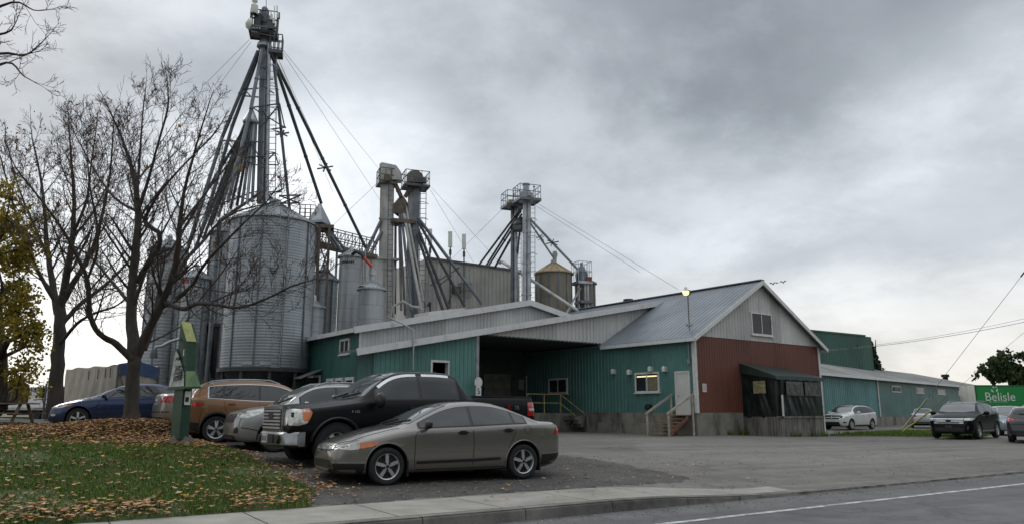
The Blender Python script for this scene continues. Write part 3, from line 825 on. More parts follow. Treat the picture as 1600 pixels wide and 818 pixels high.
for (xa, xb, ya, yb) in ((541, 554, 589, 606), (526, 537, 590, 606), (512, 522, 591, 606)):
    u, z = PL.uz(xb, yb); u2, z2 = PL.uz(xa, ya); window(rear, PL, u, u2, z, z2, .14, 0, d=.05, sill=False)
u, z = PL.uz(499, 606); u2, z2 = PL.uz(482, 590)
mb = MB(); pbox(mb, PL, u-.1, u, .6, z2+.1, .0, .06); pbox(mb, PL, u2, u2+.1, .6, z2+.1, .0, .06); pbox(mb, PL, u, u2, z2, z2+.1, .0, .06)
d_ = MB(); pbox(d_, PL, u, u2, .6, z2, .0, .03); dd = d_.build('door', m_dark, rear); mb.build('door_frame', m_trim, dd)  # dark panel painted as the unlit inside of an open doorway
mb = MB(); p0 = PL.p(u+.1, z2+.35, .05); mb.bar(p0, p0-A3*1.1-Z3*.45, .9, .05, up=Z3); mb.build('awning', m_steel, rear)
def ept(u, w, z): return E0+A3*u+B3*w+Z3*z
mb = MB()
slab(mb, ept(-.35, -.25, rr_(-.35)), ept(-.35, LL, rr_(-.35)), ept(RV, LL, RA_), ept(RV, -.25, RA_), .08)
slab(mb, ept(RV, -.25, RA_), ept(RV, LL, RA_), ept(20, LL, rr_(20)), ept(20, -.25, rr_(20)), .08)
mb.build('roof', m_roofw, rear)
mb = MB()
mb.bar(ept(-.4, -.28, rr_(-.4)-.1), ept(RV, -.28, RA_-.1), .06, .3); mb.bar(ept(RV, -.28, RA_-.1), ept(19, -.28, rr_(19)-.1), .06, .3)
mb.bar(ept(-.37, -.25, rr_(-.37)-.1), ept(-.37, LL, rr_(-.37)-.1), .06, .2); mb.build('fascia', m_fascia, rear)
mb = MB(); pbox(mb, PE, -.02, .08, 3.7, RE-.1, .02, .05); mb.build('corner_trim', m_trim, rear)
# low roof light / hatch on the rear roof
mb = MB(); u, w = 6.3, 3.5; z = rr_(u)
for i in range(2): pass
mb.prism([ept(4.9, 2.2, rr_(4.9)), ept(7.2, 2.2, rr_(7.2)), ept(7.2, 2.2, rr_(7.2)+.22), ept(4.9, 2.2, rr_(4.9)+.3)], B3*1.5); mb.build('roof_hatch', m_wclad, rear)
# --- long warehouse to the right --------------------------------------
wd = Vector((math.sin(math.radians(43.8)), math.cos(math.radians(43.8)), 0)); wn = Vector((wd.y, -wd.x, 0))
w0 = at(1283, 642, 57); w0.z = 0; w0 -= wd*9
PW = Plane(w0, wd, wn)
wh = empty('warehouse', (w0+wd*30).to_tuple()[:2]+(0,), 'long low blue green warehouse with pale roof and small high windows behind the right-hand cars', 'building')
WE = 4.15; wsp, _ = PW.uz(1372, 620); wend = 66
ribbed(PW, [(0, WE), (wsp, WE)], [(0, .85), (wsp, .85)], .4, .03, name='wall', mat=m_bgreen, parent=wh)
ribbed(PW, [(wsp, WE), (wend, WE)], [(wsp, .85), (wend, .85)], 1.2, .015, name='wall', mat=m_mgreen, parent=wh, duty=.86)
mb = MB(); pbox(mb, PW, 0, wend, -.3, .85, -.3, .0); mb.build('foundation', m_found, wh)
mb = MB(); pbox(mb, PW, wsp-.1, wsp+.1, .85, WE, .03, .09); mb.build('downpipe', m_trim, wh)
for xa, xb, y0, y1 in ((1393, 1406, 608, 598), (1430, 1443, 607, 600), (1464, 1476, 607, 601), (1496, 1508, 608, 602)):
    u, z = PW.uz(xa, y0); u2, z2 = PW.uz(xb, y1); window(wh, PW, u, u2, 3.05, 3.65, .09, 0, d=.03, sill=False)
rd = 9.5; rh = 2.35
def wpt(u, w, z): return w0+wd*u-wn*w+Z3*z
mb = MB()
slab(mb, wpt(-.3, -.5, WE+.02), wpt(wend+.3, -.5, WE+.02), wpt(wend+.3, rd, WE+rh), wpt(-.3, rd, WE+rh), .08); slab(mb, wpt(-.3, rd*2+.5, WE+.02), wpt(wend+.3, rd*2+.5, WE+.02), wpt(wend+.3, rd, WE+rh), wpt(-.3, rd, WE+rh), .08)
seams(mb, wpt(-.3, -.5, WE+.02), wpt(wend+.3, -.5, WE+.02), wpt(wend+.3, rd, WE+rh), wpt(-.3, rd, WE+rh), .9, .05, .05)
mb.build('roof', m_roofw, wh)
mb = MB(); mb.bar(wpt(-.3, -.54, WE-.06), wpt(wend+.3, -.54, WE-.06), .05, .22); mb.build('fascia', m_fascia, wh)
mb = MB(); mb.prism([wpt(wend, 0, 0), wpt(wend, rd*2, 0), wpt(wend, rd*2, WE), wpt(wend, rd, WE+rh-.1), wpt(wend, 0, WE)], wd*.1); mb.prism([wpt(0, 0, 0), wpt(0, rd*2, 0), wpt(0, rd*2, WE), wpt(0, rd, WE+rh-.1), wpt(0, 0, WE)], wd*.1); mb.build('end_wall', m_mgreen, wh)
u, z = PW.uz(1497, 590); mb = MB(); vu = min(range(9, 70), key=lambda q: abs((wpt(q, 6.0, 0).x/wpt(q, 6.0, 0).y*1178+800)-1500)); mb.lathe([(.0, .75), (.5, .72), (.52, .35), (.33, .33), (.33, -.3)], wpt(vu, 6.0, WE+1.5), 14); mb.build('roof_vent', m_black, wh, smooth=40)
# --- deep green box building behind ------------------------------------
q0 = at(1268, 642, 78); q0.z = 0; q1 = at(1362, 642, 84); q1.z = 0
bd = (q1-q0).normalized(); bn = Vector((bd.y, -bd.x, 0)); PBX = Plane(q0, bd, bn)
bx = empty('storage_hall', ((q0+q1)/2).to_tuple()[:2]+(0,), 'windowless deep green storage hall rising behind the warehouse roof', 'building')
_, h0 = PBX.uz(1270, 516); L_ = (q1-q0).length
ribbed(PBX, [(-3, h0), (L_, h0)], [(-3, 0), (L_, 0)], .5, .02, name='wall', mat=m_bxgreen, parent=bx)
mb = MB(); mb.box((q0+q1)/2-bn*6.1+Z3*(h0/2-.01), (L_+2.9, 12, h0-.1), (bd, bn, Z3)); mb.build('rear_walls', m_bxgreen, bx)
mb = MB(); mb.bar(PBX.p(-3, h0, .05), PBX.p(L_+.05, h0, .05), .12, .18); mb.build('coping', m_bxgreen, bx)
mb = MB(); u, z = PBX.uz(1335, 541); mb.tube([PBX.p(u-1.2, z-.2, .2), PBX.p(u-.2, z-.25, .35), PBX.p(u+.1, z+.2, .3)], .05, 6); mb.build('cable_hook', m_black, bx)
# ------------------------------------------------------------------ grain bins, elevators, spouts
def galv(name, col, sheet_w=1.4, sheet_h=.8, var=.14, rough=.45, metal=.5, rust=None):
    t = NT(name); uv = t.new('ShaderNodeTexCoord')
    geo = uv.outputs['Object']
    sep = t.new('ShaderNodeSeparateXYZ'); t.link(geo, sep.inputs[0])
    at2 = t.new('ShaderNodeMath', operation='ARCTAN2'); t.link(sep.outputs[1], at2.inputs[0]); t.link(sep.outputs[0], at2.inputs[1])
    mu = t.new('ShaderNodeMath', operation='MULTIPLY'); t.link(at2.outputs[0], mu.inputs[0]); mu.inputs[1].default_value = 2.2
    cb = t.new('ShaderNodeCombineXYZ'); t.link(mu.outputs[0], cb.inputs[0]); t.link(sep.outputs[2], cb.inputs[1])
    br = t.new('ShaderNodeTexBrick'); t.link(cb.outputs[0], br.inputs['Vector'])
    br.inputs['Scale'].default_value = 1; br.inputs['Brick Width'].default_value = sheet_w; br.inputs['Row Height'].default_value = sheet_h
    br.inputs['Mortar Size'].default_value = .012; br.inputs['Bias'].default_value = 0
    br.inputs['Color1'].default_value = tuple(c*(1-var) for c in col)+(1,); br.inputs['Color2'].default_value = tuple(min(1, c*(1+var)) for c in col)+(1,); br.inputs['Mortar'].default_value = tuple(c*.55 for c in col)+(1,)
    n = t.noise(1.2, 6, .65, geo, stretch=(1, 1, .25)); n2 = t.noise(9, 5, .7, geo)
    c = t.mix(t.ramp(n, [(.35, 0.0), (.75, .5)]), br.outputs['Color'], tuple(q*.62 for q in col))
    c = t.mix(t.ramp(n2, [(.55, 0.0), (.8, .3)]), c, tuple(min(1, q*1.5) for q in col))
    if rust: c = t.mix(t.ramp(t.noise(.9, 6, .65, geo, stretch=(1, 1, .18)), [(.5, 0.0), (.68, .7)]), c, rust)
    t.set(**{'Base Color': c, 'Roughness': rough, 'Metallic': metal})
    return t.mat
m_bin = galv('galvanised bin sheets', (.31, .335, .355))
m_bin2 = galv('dull bin sheets', (.35, .37, .385), var=.12)
m_bin3 = galv('pale bin sheets', (.36, .37, .375), var=.12)
m_brown = galv('rust stained bin', (.23, .205, .165), 1.3, 3, .16, .6, .15, rust=(.15, .105, .065))
m_orange = M('rust tan roof', (.30, .225, .13), .7, var=.2, scale=3)
m_pipe = M('blue grey spout steel', (.145, .165, .185), .45, .5, var=.3, scale=1.2, dirt=((.09, .085, .08), 2.5, .55))
m_pipel = M('bright spout steel', (.38, .40, .42), .4, .55, var=.25, scale=1.2)
m_piped = M('dark spout steel', (.075, .083, .092), .5, .4, var=.3, scale=1.2)
m_truss = M('dull brace steel', (.10, .105, .11), .55, .4, var=.3)
m_legg = M('weathered leg casing', (.42, .42, .395), .55, .25, var=.25, scale=1.2, detail=7, dirt=((.16, .13, .10), 1.1, .53, (1, 1, .2)))
m_legd = M('dull grey brown casing', (.17, .155, .135), .6, .2, var=.3, scale=1.5)
m_rusty = M('rusty platform steel', (.13, .105, .085), .75, .2, var=.35, scale=3)
m_hop = M('dark hopper steel', (.05, .053, .056), .6, .3, var=.3)  # even dark steel for hoppers, legs and the backing behind the bins
m_redhose = M('red hose', (.45, .05, .03), .5)
m_house = clad('grey elevator cladding', (.36, .355, .33), .4, (.22, .20, .17), dthr=.47)
m_yel = M('yellow motor', (.42, .27, .06), .5)
m_redm = M('red motor', (.17, .045, .03), .5)
m_white = M('white plastic', (.68, .68, .64), .45, var=.08)
def tops(px, y_e, y_b, Y, wpx):
    c = at(px, 642, Y); r = wpx/1178*Y*.5*.985
    ze = at(px, y_e, Y-0*r).z; zb = at(px, y_b, Y).z
    return Vector((c.x, c.y, 0)), r, zb, ze
def grain_bin(px, y_eave, Y, wpx, roof_h, label, zbot=None, mat=None, ring=.14, stiff=10, hopper=None, name='grain_bin', group=None, roofm=None, ladder=None, cap=True, rib=.013, roofn=20):
    mat = mat or m_bin
    c, r, _, ze = tops(px, y_eave, 600, Y, wpx)
    zb = zbot if zbot is not None else zterr(c.x, c.y)-.1
    root = empty(name, (c.x, c.y, zterr(c.x, c.y)), label, 'grain bin', group)
    n = 64; prof = []
    k = int((ze-zb)/ring)
    for i in range(k):
        z = zb+(ze-zb)*i/k; h = (ze-zb)/k
        if rib: prof += [(r, z), (r+rib, z+h*.3), (r+rib, z+h*.55), (r, z+h*.85)]
        else: prof += [(r, z)]
    prof.append((r, ze))
    mb = MB(); mb.lathe(prof, c, n); w = mb.build('wall', mat, root, smooth=60)
    # wall material wants bin-centred coordinates: object origin is at the root, fine
    mb = MB(); mb.lathe([(r+.12, ze-.06), (r+.12, ze+.02), (r*.12, ze+roof_h), (r*.12, ze+roof_h+.03), (0, ze+roof_h+.03)], c, 48)
    for i in range(roofn):
        a = 2*math.pi*i/roofn; d = Vector((math.cos(a), math.sin(a), 0))
        mb.bar(c+d*(r+.1)+Z3*(ze+.03), c+d*(r*.12)+Z3*(ze+roof_h+.03), .05, .06)
    mb.build('roof', roofm or mat, root, smooth=30)
    if cap:
        mb = MB(); mb.lathe([(r*.12+.05, ze+roof_h-.05), (r*.12+.05, ze+roof_h+.2), (.06, ze+roof_h+.32), (0, ze+roof_h+.32)], c, 16); mb.build('roof_cap', m_pipel, root, smooth=40)
    for i in range(stiff):
        a = 2*math.pi*(i+.37)/stiff; d = Vector((math.cos(a), math.sin(a), 0))
        if d.dot(Vector((c.x, c.y, 0)).normalized()) > .25: continue
        mb = MB(); p = c+d*(r+rib+.03); mb.box(p+Z3*((zb+ze)/2), (.07, .04, ze-zb), (Vector((-d.y, d.x, 0)), d, Z3)); mb.build('stiffener', m_pipe, root)
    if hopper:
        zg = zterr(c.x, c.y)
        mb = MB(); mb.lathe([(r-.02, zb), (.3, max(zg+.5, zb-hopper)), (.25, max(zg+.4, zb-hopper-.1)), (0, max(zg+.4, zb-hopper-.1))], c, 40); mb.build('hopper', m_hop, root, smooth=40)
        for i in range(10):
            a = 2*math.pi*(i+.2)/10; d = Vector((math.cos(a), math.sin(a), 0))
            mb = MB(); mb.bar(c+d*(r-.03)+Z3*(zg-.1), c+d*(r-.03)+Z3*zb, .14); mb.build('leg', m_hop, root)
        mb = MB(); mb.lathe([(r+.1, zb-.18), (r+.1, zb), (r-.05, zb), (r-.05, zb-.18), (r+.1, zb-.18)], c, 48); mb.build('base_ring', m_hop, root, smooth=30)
    if ladder is not None:
        a = ladder; d = Vector((math.cos(a), math.sin(a), 0)); t = Vector((-d.y, d.x, 0)); mb = MB()
        for s in (-.2, .2): mb.bar(c+d*(r+.2)+t*s+Z3*zb, c+d*(r+.2)+t*s+Z3*(ze+.5), .035)
        z = zb
        while z < ze+.4: mb.bar(c+d*(r+.2)+t*-.2+Z3*z, c+d*(r+.2)+t*.2+Z3*z, .025); z += .3
        mb.build('ladder', m_steel, root)
    return root, c, r, zb, ze
BIG, bc, br_, bzb, bze = grain_bin(409, 352, 38, 137, 1.15, 'large round galvanised grain bin on a dark hopper base under the tall spout tower', zbot=at(409, 573, 36).z, hopper=3.2, stiff=11, ladder=-1.05)
# two pale plates low on the bin
for px in (384, 416):
    p = at(px, 566, 35.7); d = (Vector((p.x, p.y, 0))-bc).normalized(); p = bc+d*(br_+.03)+Z3*p.z
    mb = MB(); mb.box(p, (.55, .03, .16), (Vector((-d.y, d.x, 0)), d, Z3)); mb.build('plate', m_pipel, BIG)
grain_bin(240, 392, 45, 56, .75, 'galvanised bin furthest left behind the bare trees', mat=m_bin2, stiff=7, ring=.2)
rb = grain_bin(289, 436, 43, 46, .6, 'short galvanised bin with a red sticker, between taller bins', mat=m_bin2, stiff=7, ring=.2)
p = at(281, 439.5, 42); d = Vector((-.35, -.94, 0)).normalized(); p = rb[1]+d*(rb[2]+.02)+Z3*at(281, 440, 42.5).z
mb = MB(); mb.box(p+d*.02, (.45, .02, .22), (Vector((-d.y, d.x, 0)), d, Z3)); mb.build('sticker', M('red sticker', (.45, .04, .04), .5), rb[0])
grain_bin(333, 366, 44, 52, .8, 'pale corrugated hopper bin half hidden behind the large bin', mat=m_bin3, zbot=at(333, 508, 44).z, hopper=3.0, stiff=7, ring=.2)
grain_bin(496, 438, 45, 42, .7, 'galvanised bin close right of the large bin', mat=m_bin, stiff=6, rib=.01, ring=.3)
grain_bin(482, 480, 42, 32, .4, 'low small bin tucked against the right flank of the large bin', mat=m_bin2, stiff=0, rib=.01, ring=.3)
tb = grain_bin(537.5, 402, 44, 36, .42, 'slim tall smooth hopper bin behind the dark green wall', mat=m_bin2, stiff=0, rib=0, ring=1.2, ladder=-.35)
# nameplate letters band near its top reads as a dark wordmark: short strokes
c, r = tb[1], tb[2]; zz = at(537, 409, 43.4).z
mb = MB()
for i in range(7):
    a = -math.pi/2-.55+i*.17; d = Vector((math.cos(a), math.sin(a), 0)); mb.box(c+d*(r+.012)+Z3*zz, (.075, .01, .13 if i % 2 else .1), (Vector((-d.y, d.x, 0)), d, Z3))
mb.build('lettering', m_black, tb[0])
sb = grain_bin(573.5, 452, 42, 41, .52, 'short smooth hopper bin with a red filling hose on top', mat=m_bin2, stiff=0, rib=0, ring=1.2)
c, r, ze = sb[1], sb[2], sb[4]
mb = MB(); mb.lathe([(.14, ze+.5), (.14, ze+.8), (.2, ze+.82), (.2, ze+1.1), (.1, ze+1.12), (.1, ze+1.3)], c, 14); mb.build('inlet', m_pipel, sb[0], smooth=40)
mb = MB(); pA = c+Z3*(ze+1.3); pB = at(568, 402, 42); pC = at(556, 393, 42.6); mb.tube([pA, lerp(pA, pB, .5), pB], .09, 8); mb.build('hose', m_redhose, sb[0], smooth=60)
mb = MB(); mb.tube([pB, at(564, 396, 42.2), pC, at(551, 397, 43)], .10, 8); mb.build('hose_end', m_black, sb[0], smooth=60)
mb = MB(); hp = at(567, 447, 41.5); mb.lathe([(0, .06), (.22, .05), (.24, 0)], hp, 14); mb.build('hatch', m_steel, sb[0], smooth=40)
bb = grain_bin(867.5, 428, 54, 60, .85, 'rust stained brown bin with a tan ribbed roof', mat=m_brown, roofm=m_orange, stiff=12, rib=0, ring=2, roofn=14)
gb = grain_bin(918, 443, 56, 34, .4, 'narrow grey bin beside the brown bin with a small platform on its left', mat=m_brown, stiff=6, rib=0, ring=2)
# ------- helpers for towers
def railing(mb, c, w, d, h=1.05, ax=None, r=.03, posts=3):
    X, Y = ax or (Vector((1, 0, 0)), Vector((0, 1, 0)))
    cs = [c+X*sx*w/2+Y*sy*d/2 for sx, sy in ((-1, -1), (1, -1), (1, 1), (-1, 1))]
    for a, b in zip(cs, cs[1:]+cs[:1]):
        for hh in (h, h*.52): mb.bar(a+Z3*hh, b+Z3*hh, r*1.4)
        for k in range(posts): q = a+(b-a)*k/posts; mb.bar(q, q+Z3*h, r*1.4)
def platform(root, c, w, d, ax=None, mat=None, rail=True, h=1.05, th=.14):
    X, Y = ax or (Vector((1, 0, 0)), Vector((0, 1, 0)))
    mb = MB(); mb.box(c-Z3*th/2, (w, d, .05), (X, Y, Z3))
    for s in (-1, 1):
        mb.box(c+Y*s*d/2-Z3*th/2, (w, .05, th+.06), (X, Y, Z3)); mb.box(c+X*s*w/2-Z3*th/2, (.05, d, th+.06), (X, Y, Z3))
    mb.build('platform', mat or m_truss, root)
    if rail:
        mb = MB(); railing(mb, c, w-.05, d-.05, h, (X, Y)); mb.build('railing', mat or m_truss, root)
def ladder(root, p0, p1, w=.4, cage=True, mat=None, side=Vector((1, 0, 0))):
    mb = MB(); p0 = Vector(p0); p1 = Vector(p1); L = (p1-p0).length
    for s in (-1, 1): mb.bar(p0+side*s*w/2, p1+side*s*w/2, .045)
    k = int(L/.35)
    for i in range(k): q = lerp(p0, p1, i/k); mb.bar(q-side*w/2, q+side*w/2, .028)
    if cage:
        k = int(L/1.1)
        for i in range(2, k):
            q = lerp(p0, p1, i/k); f = Vector((0, -1, 0))
            pts = [q+side*(w*.9*math.cos(a))+f*(w*1.6*math.sin(a)) for a in [math.pi*j/7 for j in range(8)]]
            mb.tube(pts, .022, 4, False)
    mb.build('ladder', mat or m_steel, root)
def spout(root, a, b, r, mat, elbow=True, name='spout'):
    r *= .74
    mb = MB(); a = Vector(a); b = Vector(b); d = (b-a).normalized()
    mb.tube([a, b], r, 10)
    L = (b-a).length; k = max(2, int(L/3))
    for i in range(1, k):
        q = lerp(a, b, i/k); mb.tube([q-d*.05, q+d*.05], r*1.22, 10)
    mb.build(name, mat, root, smooth=50)
def star(root, p, r=.55):
    mb = MB()
    for k in range(3):
        a = k*math.pi/3+.3; v = Vector((math.cos(a), 0, math.sin(a)*.55))*r; mb.bar(p-v, p+v, .07)
    mb.build('brace', m_truss, root)
# ------- tall tower over the big bin ----------------------------------
TY = 38.0
tw = empty('elevator_tower', at(411, 642, TY).to_tuple()[:2]+(.9,), 'tall bucket elevator tower with a fan of grain spouts and antennas at its head', 'elevator tower')
top = at(414, 60, TY); basep = at(404, 318, TY)
def tcol(px0, py0, px1, py1, r, mat, dy=0, name='leg_casing', sq=None):
    a = at(px0, py0, TY+dy); b = at(px1, py1, TY+dy); mb = MB()
    if sq: mb.bar(a, b, sq, sq, up=Vector((0, 1, 0)))
    else: mb.tube([a, b], r, 10)
    L = (b-a).length; k = int(L/2.4)
    for i in range(1, k):
        q = lerp(a, b, i/k)
        if sq: mb.box(q, (sq+.08, sq+.08, .08))
        else: mb.tube([q-Z3*.04, q+Z3*.04], r*1.2, 10)
    mb.build(name, mat, tw, smooth=40)
tcol(412, 40, 406, 318, .2, m_pipe, 0, sq=.27)
tcol(415, 62, 411, 318, .2, m_piped, .5, sq=.24)
tcol(420.5, 68, 417, 312, .085, m_pipel, -.3)
ladder(tw, at(424.5, 312, TY-.1), at(427.5, 75, TY-.1), .36)
# head
hp = at(413, 54, TY); pc = at(411.5, 53, TY)
mb = MB(); mb.bar(at(414, 58, TY), at(413.5, 17, TY), .36, .34, up=Vector((0, 1, 0))); mb.lathe([(.2, -.1), (.2, .1), (.1, .22), (0, .22)], at(413.5, 17, TY), 12); mb.box(at(414, 31, TY), (.5, .45, .5)); mb.build('head_section', m_pipe, tw, smooth=40)
axr = (Vector((.97, .24, 0)), Vector((-.24, .97, 0)))
platform(tw, at(412, 53, TY), 1.45, 1.0, axr, m_truss, True, at(412, 25, TY).z-at(412, 55, TY).z)
platform(tw, at(431, 83, TY), .7, .8, axr, m_truss, True, .95)
mb = MB(); mb.lathe([(.05, .55), (.10, .5), (.40, .05), (.42, 0), (.40, -.10), (.1, -.10)], at(413, 72, TY), 24); mb.build('distributor', m_pipel, tw, smooth=30)
mb = MB(); mb.lathe([(.0, .9), (.14, .85), (.16, .55), (.03, .45), (.03, .4), (.2, .32), (.22, -.15), (.2, -.2)], at(397, 17, TY-.7), 16); mb.build('beacon', m_white, tw, smooth=45)
mb = MB(); q = at(388, 37, TY-.7); mb.lathe([(.0, .16), (.25, .08), (.34, -.1), (.0, -.12)], Vector((0, 0, 0)), 18)
rot = Vector((0, 0, 1)).rotation_difference(Vector((-.8, -.6, 0))); mb.v = [tuple(rot @ Vector(v)+q) for v in mb.v]; mb.build('antenna_dish', m_white, tw, smooth=50)
for px, y0, y1, rr2 in ((429, 10, 42, .03), (433, 9, 40, .022), (423.5, 18, 44, .02), (436, 20, 30, .06), (416, -8, 16, .018)):
    mb = MB(); mb.tube([at(px, y1, TY-.5), at(px, y0, TY-.5)], rr2*(1 if px != 416 else 1), 6); mb.build('antenna', m_white if px == 429 else m_truss, tw, smooth=60)
mb = MB(); mb.box(at(403, 32, TY-.4), (.35, .3, .7)); mb.box(at(424, 41, TY-.4), (.35, .3, .5)); mb.build('motor', m_piped, tw)
mb = MB()
for a, b in (((393, 56), (400, 44)), ((393, 50), (432, 58)), ((430, 58), (426, 44)), ((396, 45), (431, 50))): mb.bar(at(*a, TY-.6), at(*b, TY-.6), .05)
mb.bar(at(392, 40, TY-.75), at(433, 44, TY-.75), .07, .12); mb.bar(at(394, 46, TY-.75), at(404, 47, TY-.75), .3, .1); mb.bar(at(394, 51, TY-.75), at(404, 52.5, TY-.75), .3, .1)
mb.build('bracket', m_truss, tw)
for px, py in ((424, 27), (428, 33), (434, 24)):
    mb = MB(); mb.box(at(px, py, TY-.6), (.10, .12, .32)); mb.build('antenna', m_white, tw)
# second distributor lower left
q = at(391.5, 190, TY-.3)
mb = MB(); mb.lathe([(.05, .85), (.08, .75), (.38, .06), (.41, 0), (.39, -.10), (.1, -.12)], q, 24); mb.build('distributor', m_pipel, tw, smooth=30)
# spouts from the top head
S = [((403, 80), (347, 215), -.3, m_piped), ((347, 215), (291, 395), -.6, m_pipe), ((407, 78), (362, 200), .3, m_piped), ((362, 200), (316, 360), .5, m_pipe),
     ((409.5, 78), (392, 170), -.6, m_pipe), ((392, 172), (356, 316), -.9, m_pipe)]
for (a, b, dy, mt) in S: spout(tw, at(*a, TY+dy), at(*b, TY+dy*2), .135, mt)
spout(tw, at(423, 80, TY-.4), at(502, 318, 44), .13, m_piped)
spout(tw, at(424, 84, TY), at(572, 388, 47), .13, m_piped)
spout(tw, at(428, 100, TY-.2), at(452.5, 327, TY-.4), .105, m_piped)
# lower distributor's spouts
for (x0, x1, y1, Y1, mt, r) in ((384, 302, 395, 43, m_pipe, .12), (386, 318, 372, 43.5, m_pipe, .12), (388, 330, 352, 43, m_pipe, .12), (390, 341, 338, 43.5, m_pipel, .12), (392, 360, 326, 40, m_pipe, .11), (394, 370, 322, 38.5, m_piped, .11), (396, 378, 320, 37.5, m_pipe, .11), (398, 386, 318, 37.6, m_pipel, .11), (400, 394, 316, 37.6, m_pipe, .11), (388, 262, 400, 43, m_piped, .11)):
    spout(tw, at(x0, 191, TY-.3), at(x1, y1, Y1), r, mt)
# braces
def bracing(pts, Y, w=.06):
    mb = MB()
    for (a, b) in pts: mb.bar(at(*a, Y), at(*b, Y), w)
    mb.build('brace', m_truss, tw)
bracing([((380, 140), (404, 138)), ((382, 150), (404, 152)), ((381, 139), (392, 151)), ((405, 124), (427, 124)), ((405, 131), (428, 146))], TY-.3)
bracing([((394, 168), (437, 162)), ((394, 168), (446, 200)), ((408, 198), (437, 163)), ((424, 202), (447, 199)), ((437, 162), (445, 200))], TY-.4)
bracing([((412, 241), (429, 239)), ((413, 257), (435, 258)), ((429, 238), (435, 257)), ((413, 256), (428, 240))], TY-.3)
bracing([((346, 220), (412, 222)), ((352, 246), (414, 244)), ((392, 222), (414, 262)), ((370, 248), (392, 222)), ((355, 240), (412, 262)), ((356, 221), (372, 246))], TY-.5)
bracing([((306, 310), (330, 322)), ((318, 300), (345, 330)), ((322, 326), (352, 318)), ((345, 318), (396, 300)), ((350, 302), (398, 314)), ((398, 300), (440, 300)), ((400, 314), (440, 296))], TY)
bracing([((436, 306), (470, 305)), ((438, 318), (468, 317)), ((437, 306), (468, 318)), ((470, 305), (439, 318))], TY-.4, .07)
star(tw, at(441, 209, TY-.3), .38); star(tw, at(508, 262, 42.5), .5)
mb = MB(); q = at(372, 262, TY-.6); mb.box(q, (.34, .34, .4), None); mb.build('valve_box', m_yel, tw)
# legs of the tower standing beside the bin, down to the ground
for px, dy in ((343, 3.0), (479, 3.2)):
    mb = MB(); a = at(px, 345, TY+dy); mb.tube([a, Vector((a.x, a.y, .5))], .12, 10); mb.build('column', m_pipe, tw, smooth=50)
    mb = MB(); mb.bar(a, at(409, 300, TY+1), .12); mb.build('brace', m_truss, tw)
# ------- small distributor tower + catwalk -----------------------------
cy = 44
ct = empty('distributor_tower', at(498, 642, cy).to_tuple()[:2]+(.5,), 'small distributor tower with a grey pyramid hopper beside the large bin', 'tower')
q = at(499, 337, cy)
mb = MB(); mb.lathe([(.1, .75), (.16, .6), (.72, -.4), (.72, -.55), (.1, -.6)], q, 4, a0=.5, a1=.5+2*math.pi); mb.build('distributor', m_pipel, ct)
platform(ct, at(499, 355, cy), 1.7, 1.4, axr, m_rusty, False)
platform(ct, at(480, 349, cy), 1.0, 1.0, axr, m_rusty, True)
for px in (483, 500, 515):
    for dy in (-.6, .6):
        mb = MB(); a = at(px, 354, cy+dy); mb.bar(a, Vector((a.x, a.y, .5)), .13); mb.build('column', m_rusty, ct)
mb = MB()
for a, b in (((483, 356), (500, 385)), ((500, 356), (483, 385)), ((500, 385), (515, 425)), ((515, 385), (500, 425)), ((483, 385), (515, 385)), ((483, 425), (515, 425)), ((483, 388), (500, 425)), ((500, 388), (483, 425))): mb.bar(at(*a, cy), at(*b, cy), .07)
mb.build('brace', m_rusty, ct)
for a, b, Y1, r in (((494, 352), (480, 445), 43, .14), ((498, 352), (487, 425), 44.5, .13), ((503, 352), (525, 387), 44, .14), ((505, 351), (534, 392), 44, .13), ((507, 350), (538, 388), 45, .11), ((496, 352), (495, 430), 45, .1)):
    spout(ct, at(*a, cy), at(*b, Y1), r, m_pipe)
cw = empty('catwalk', at(545, 642, 45.5).to_tuple()[:2]+(.5,), 'rusty steel catwalk with handrails running from the small tower past the tall hopper bin', 'catwalk')
a = at(482, 378, 45); b_ = at(585, 402, 48)
mb = MB(); mb.bar(a, b_, .9, .22); mb.build('walkway', m_rusty, cw)
mb = MB(); n_ = 9; sd_ = Vector((.0, .45, 0))
for s in (-1, 1):
    for i in range(n_+1):
        q = lerp(a, b_, i/n_)+sd_*s; mb.bar(q, q+Z3*1.15, .05)
        if i < n_: q2 = lerp(a, b_, (i+1)/n_)+sd_*s; mb.bar(q, q2+Z3*1.1, .04)
    for h in (.6, 1.15): mb.bar(a+sd_*s+Z3*h, b_+sd_*s+Z3*h, .05)
mb.build('railing', m_truss, cw)
for k in (.0, .42, .55, .66, .78, .95):
    mb = MB(); q = lerp(a, b_, k); mb.bar(q, Vector((q.x, q.y, .4)), .12); mb.build('column', m_rusty if k < .3 else m_steel, cw)
for px in (558, 562, 566, 571):
    mb = MB(); mb.tube([at(px, 388, 46.5), at(px, 480, 46.5)], .05, 6); mb.build('air_pipe', m_steel, cw, smooth=60)
# ------- receiving house between (pale box, px 565-592) -----------------
mb = MB(); q = at(580, 642, 49); 
hz = at(580, 402, 49).z
PH = Plane((q.x-1.0, q.y), (.9, .44), (.44, -.9))
rh_ = empty('receiving_house', (q.x, q.y, .4), 'pale narrow clad house between the short hopper bin and the square elevator leg', 'building')
ribbed(PH, [(0, hz), (2.4, hz)], [(0, .2), (2.4, .2)], .3, .03, name='wall', mat=m_wclad, parent=rh_)
mb = MB(); mb.box(PH.p(1.2, hz/2, -1.2), (2.38, 2.2, hz-.05), (PH.d, PH.n, Z3)); mb.build('rear_walls', m_wclad, rh_)
mb = MB(); mb.box(PH.p(1.2, hz+.06, -1.1), (2.7, 2.6, .14), (PH.d, PH.n, Z3)); mb.build('roof', m_legg, rh_)
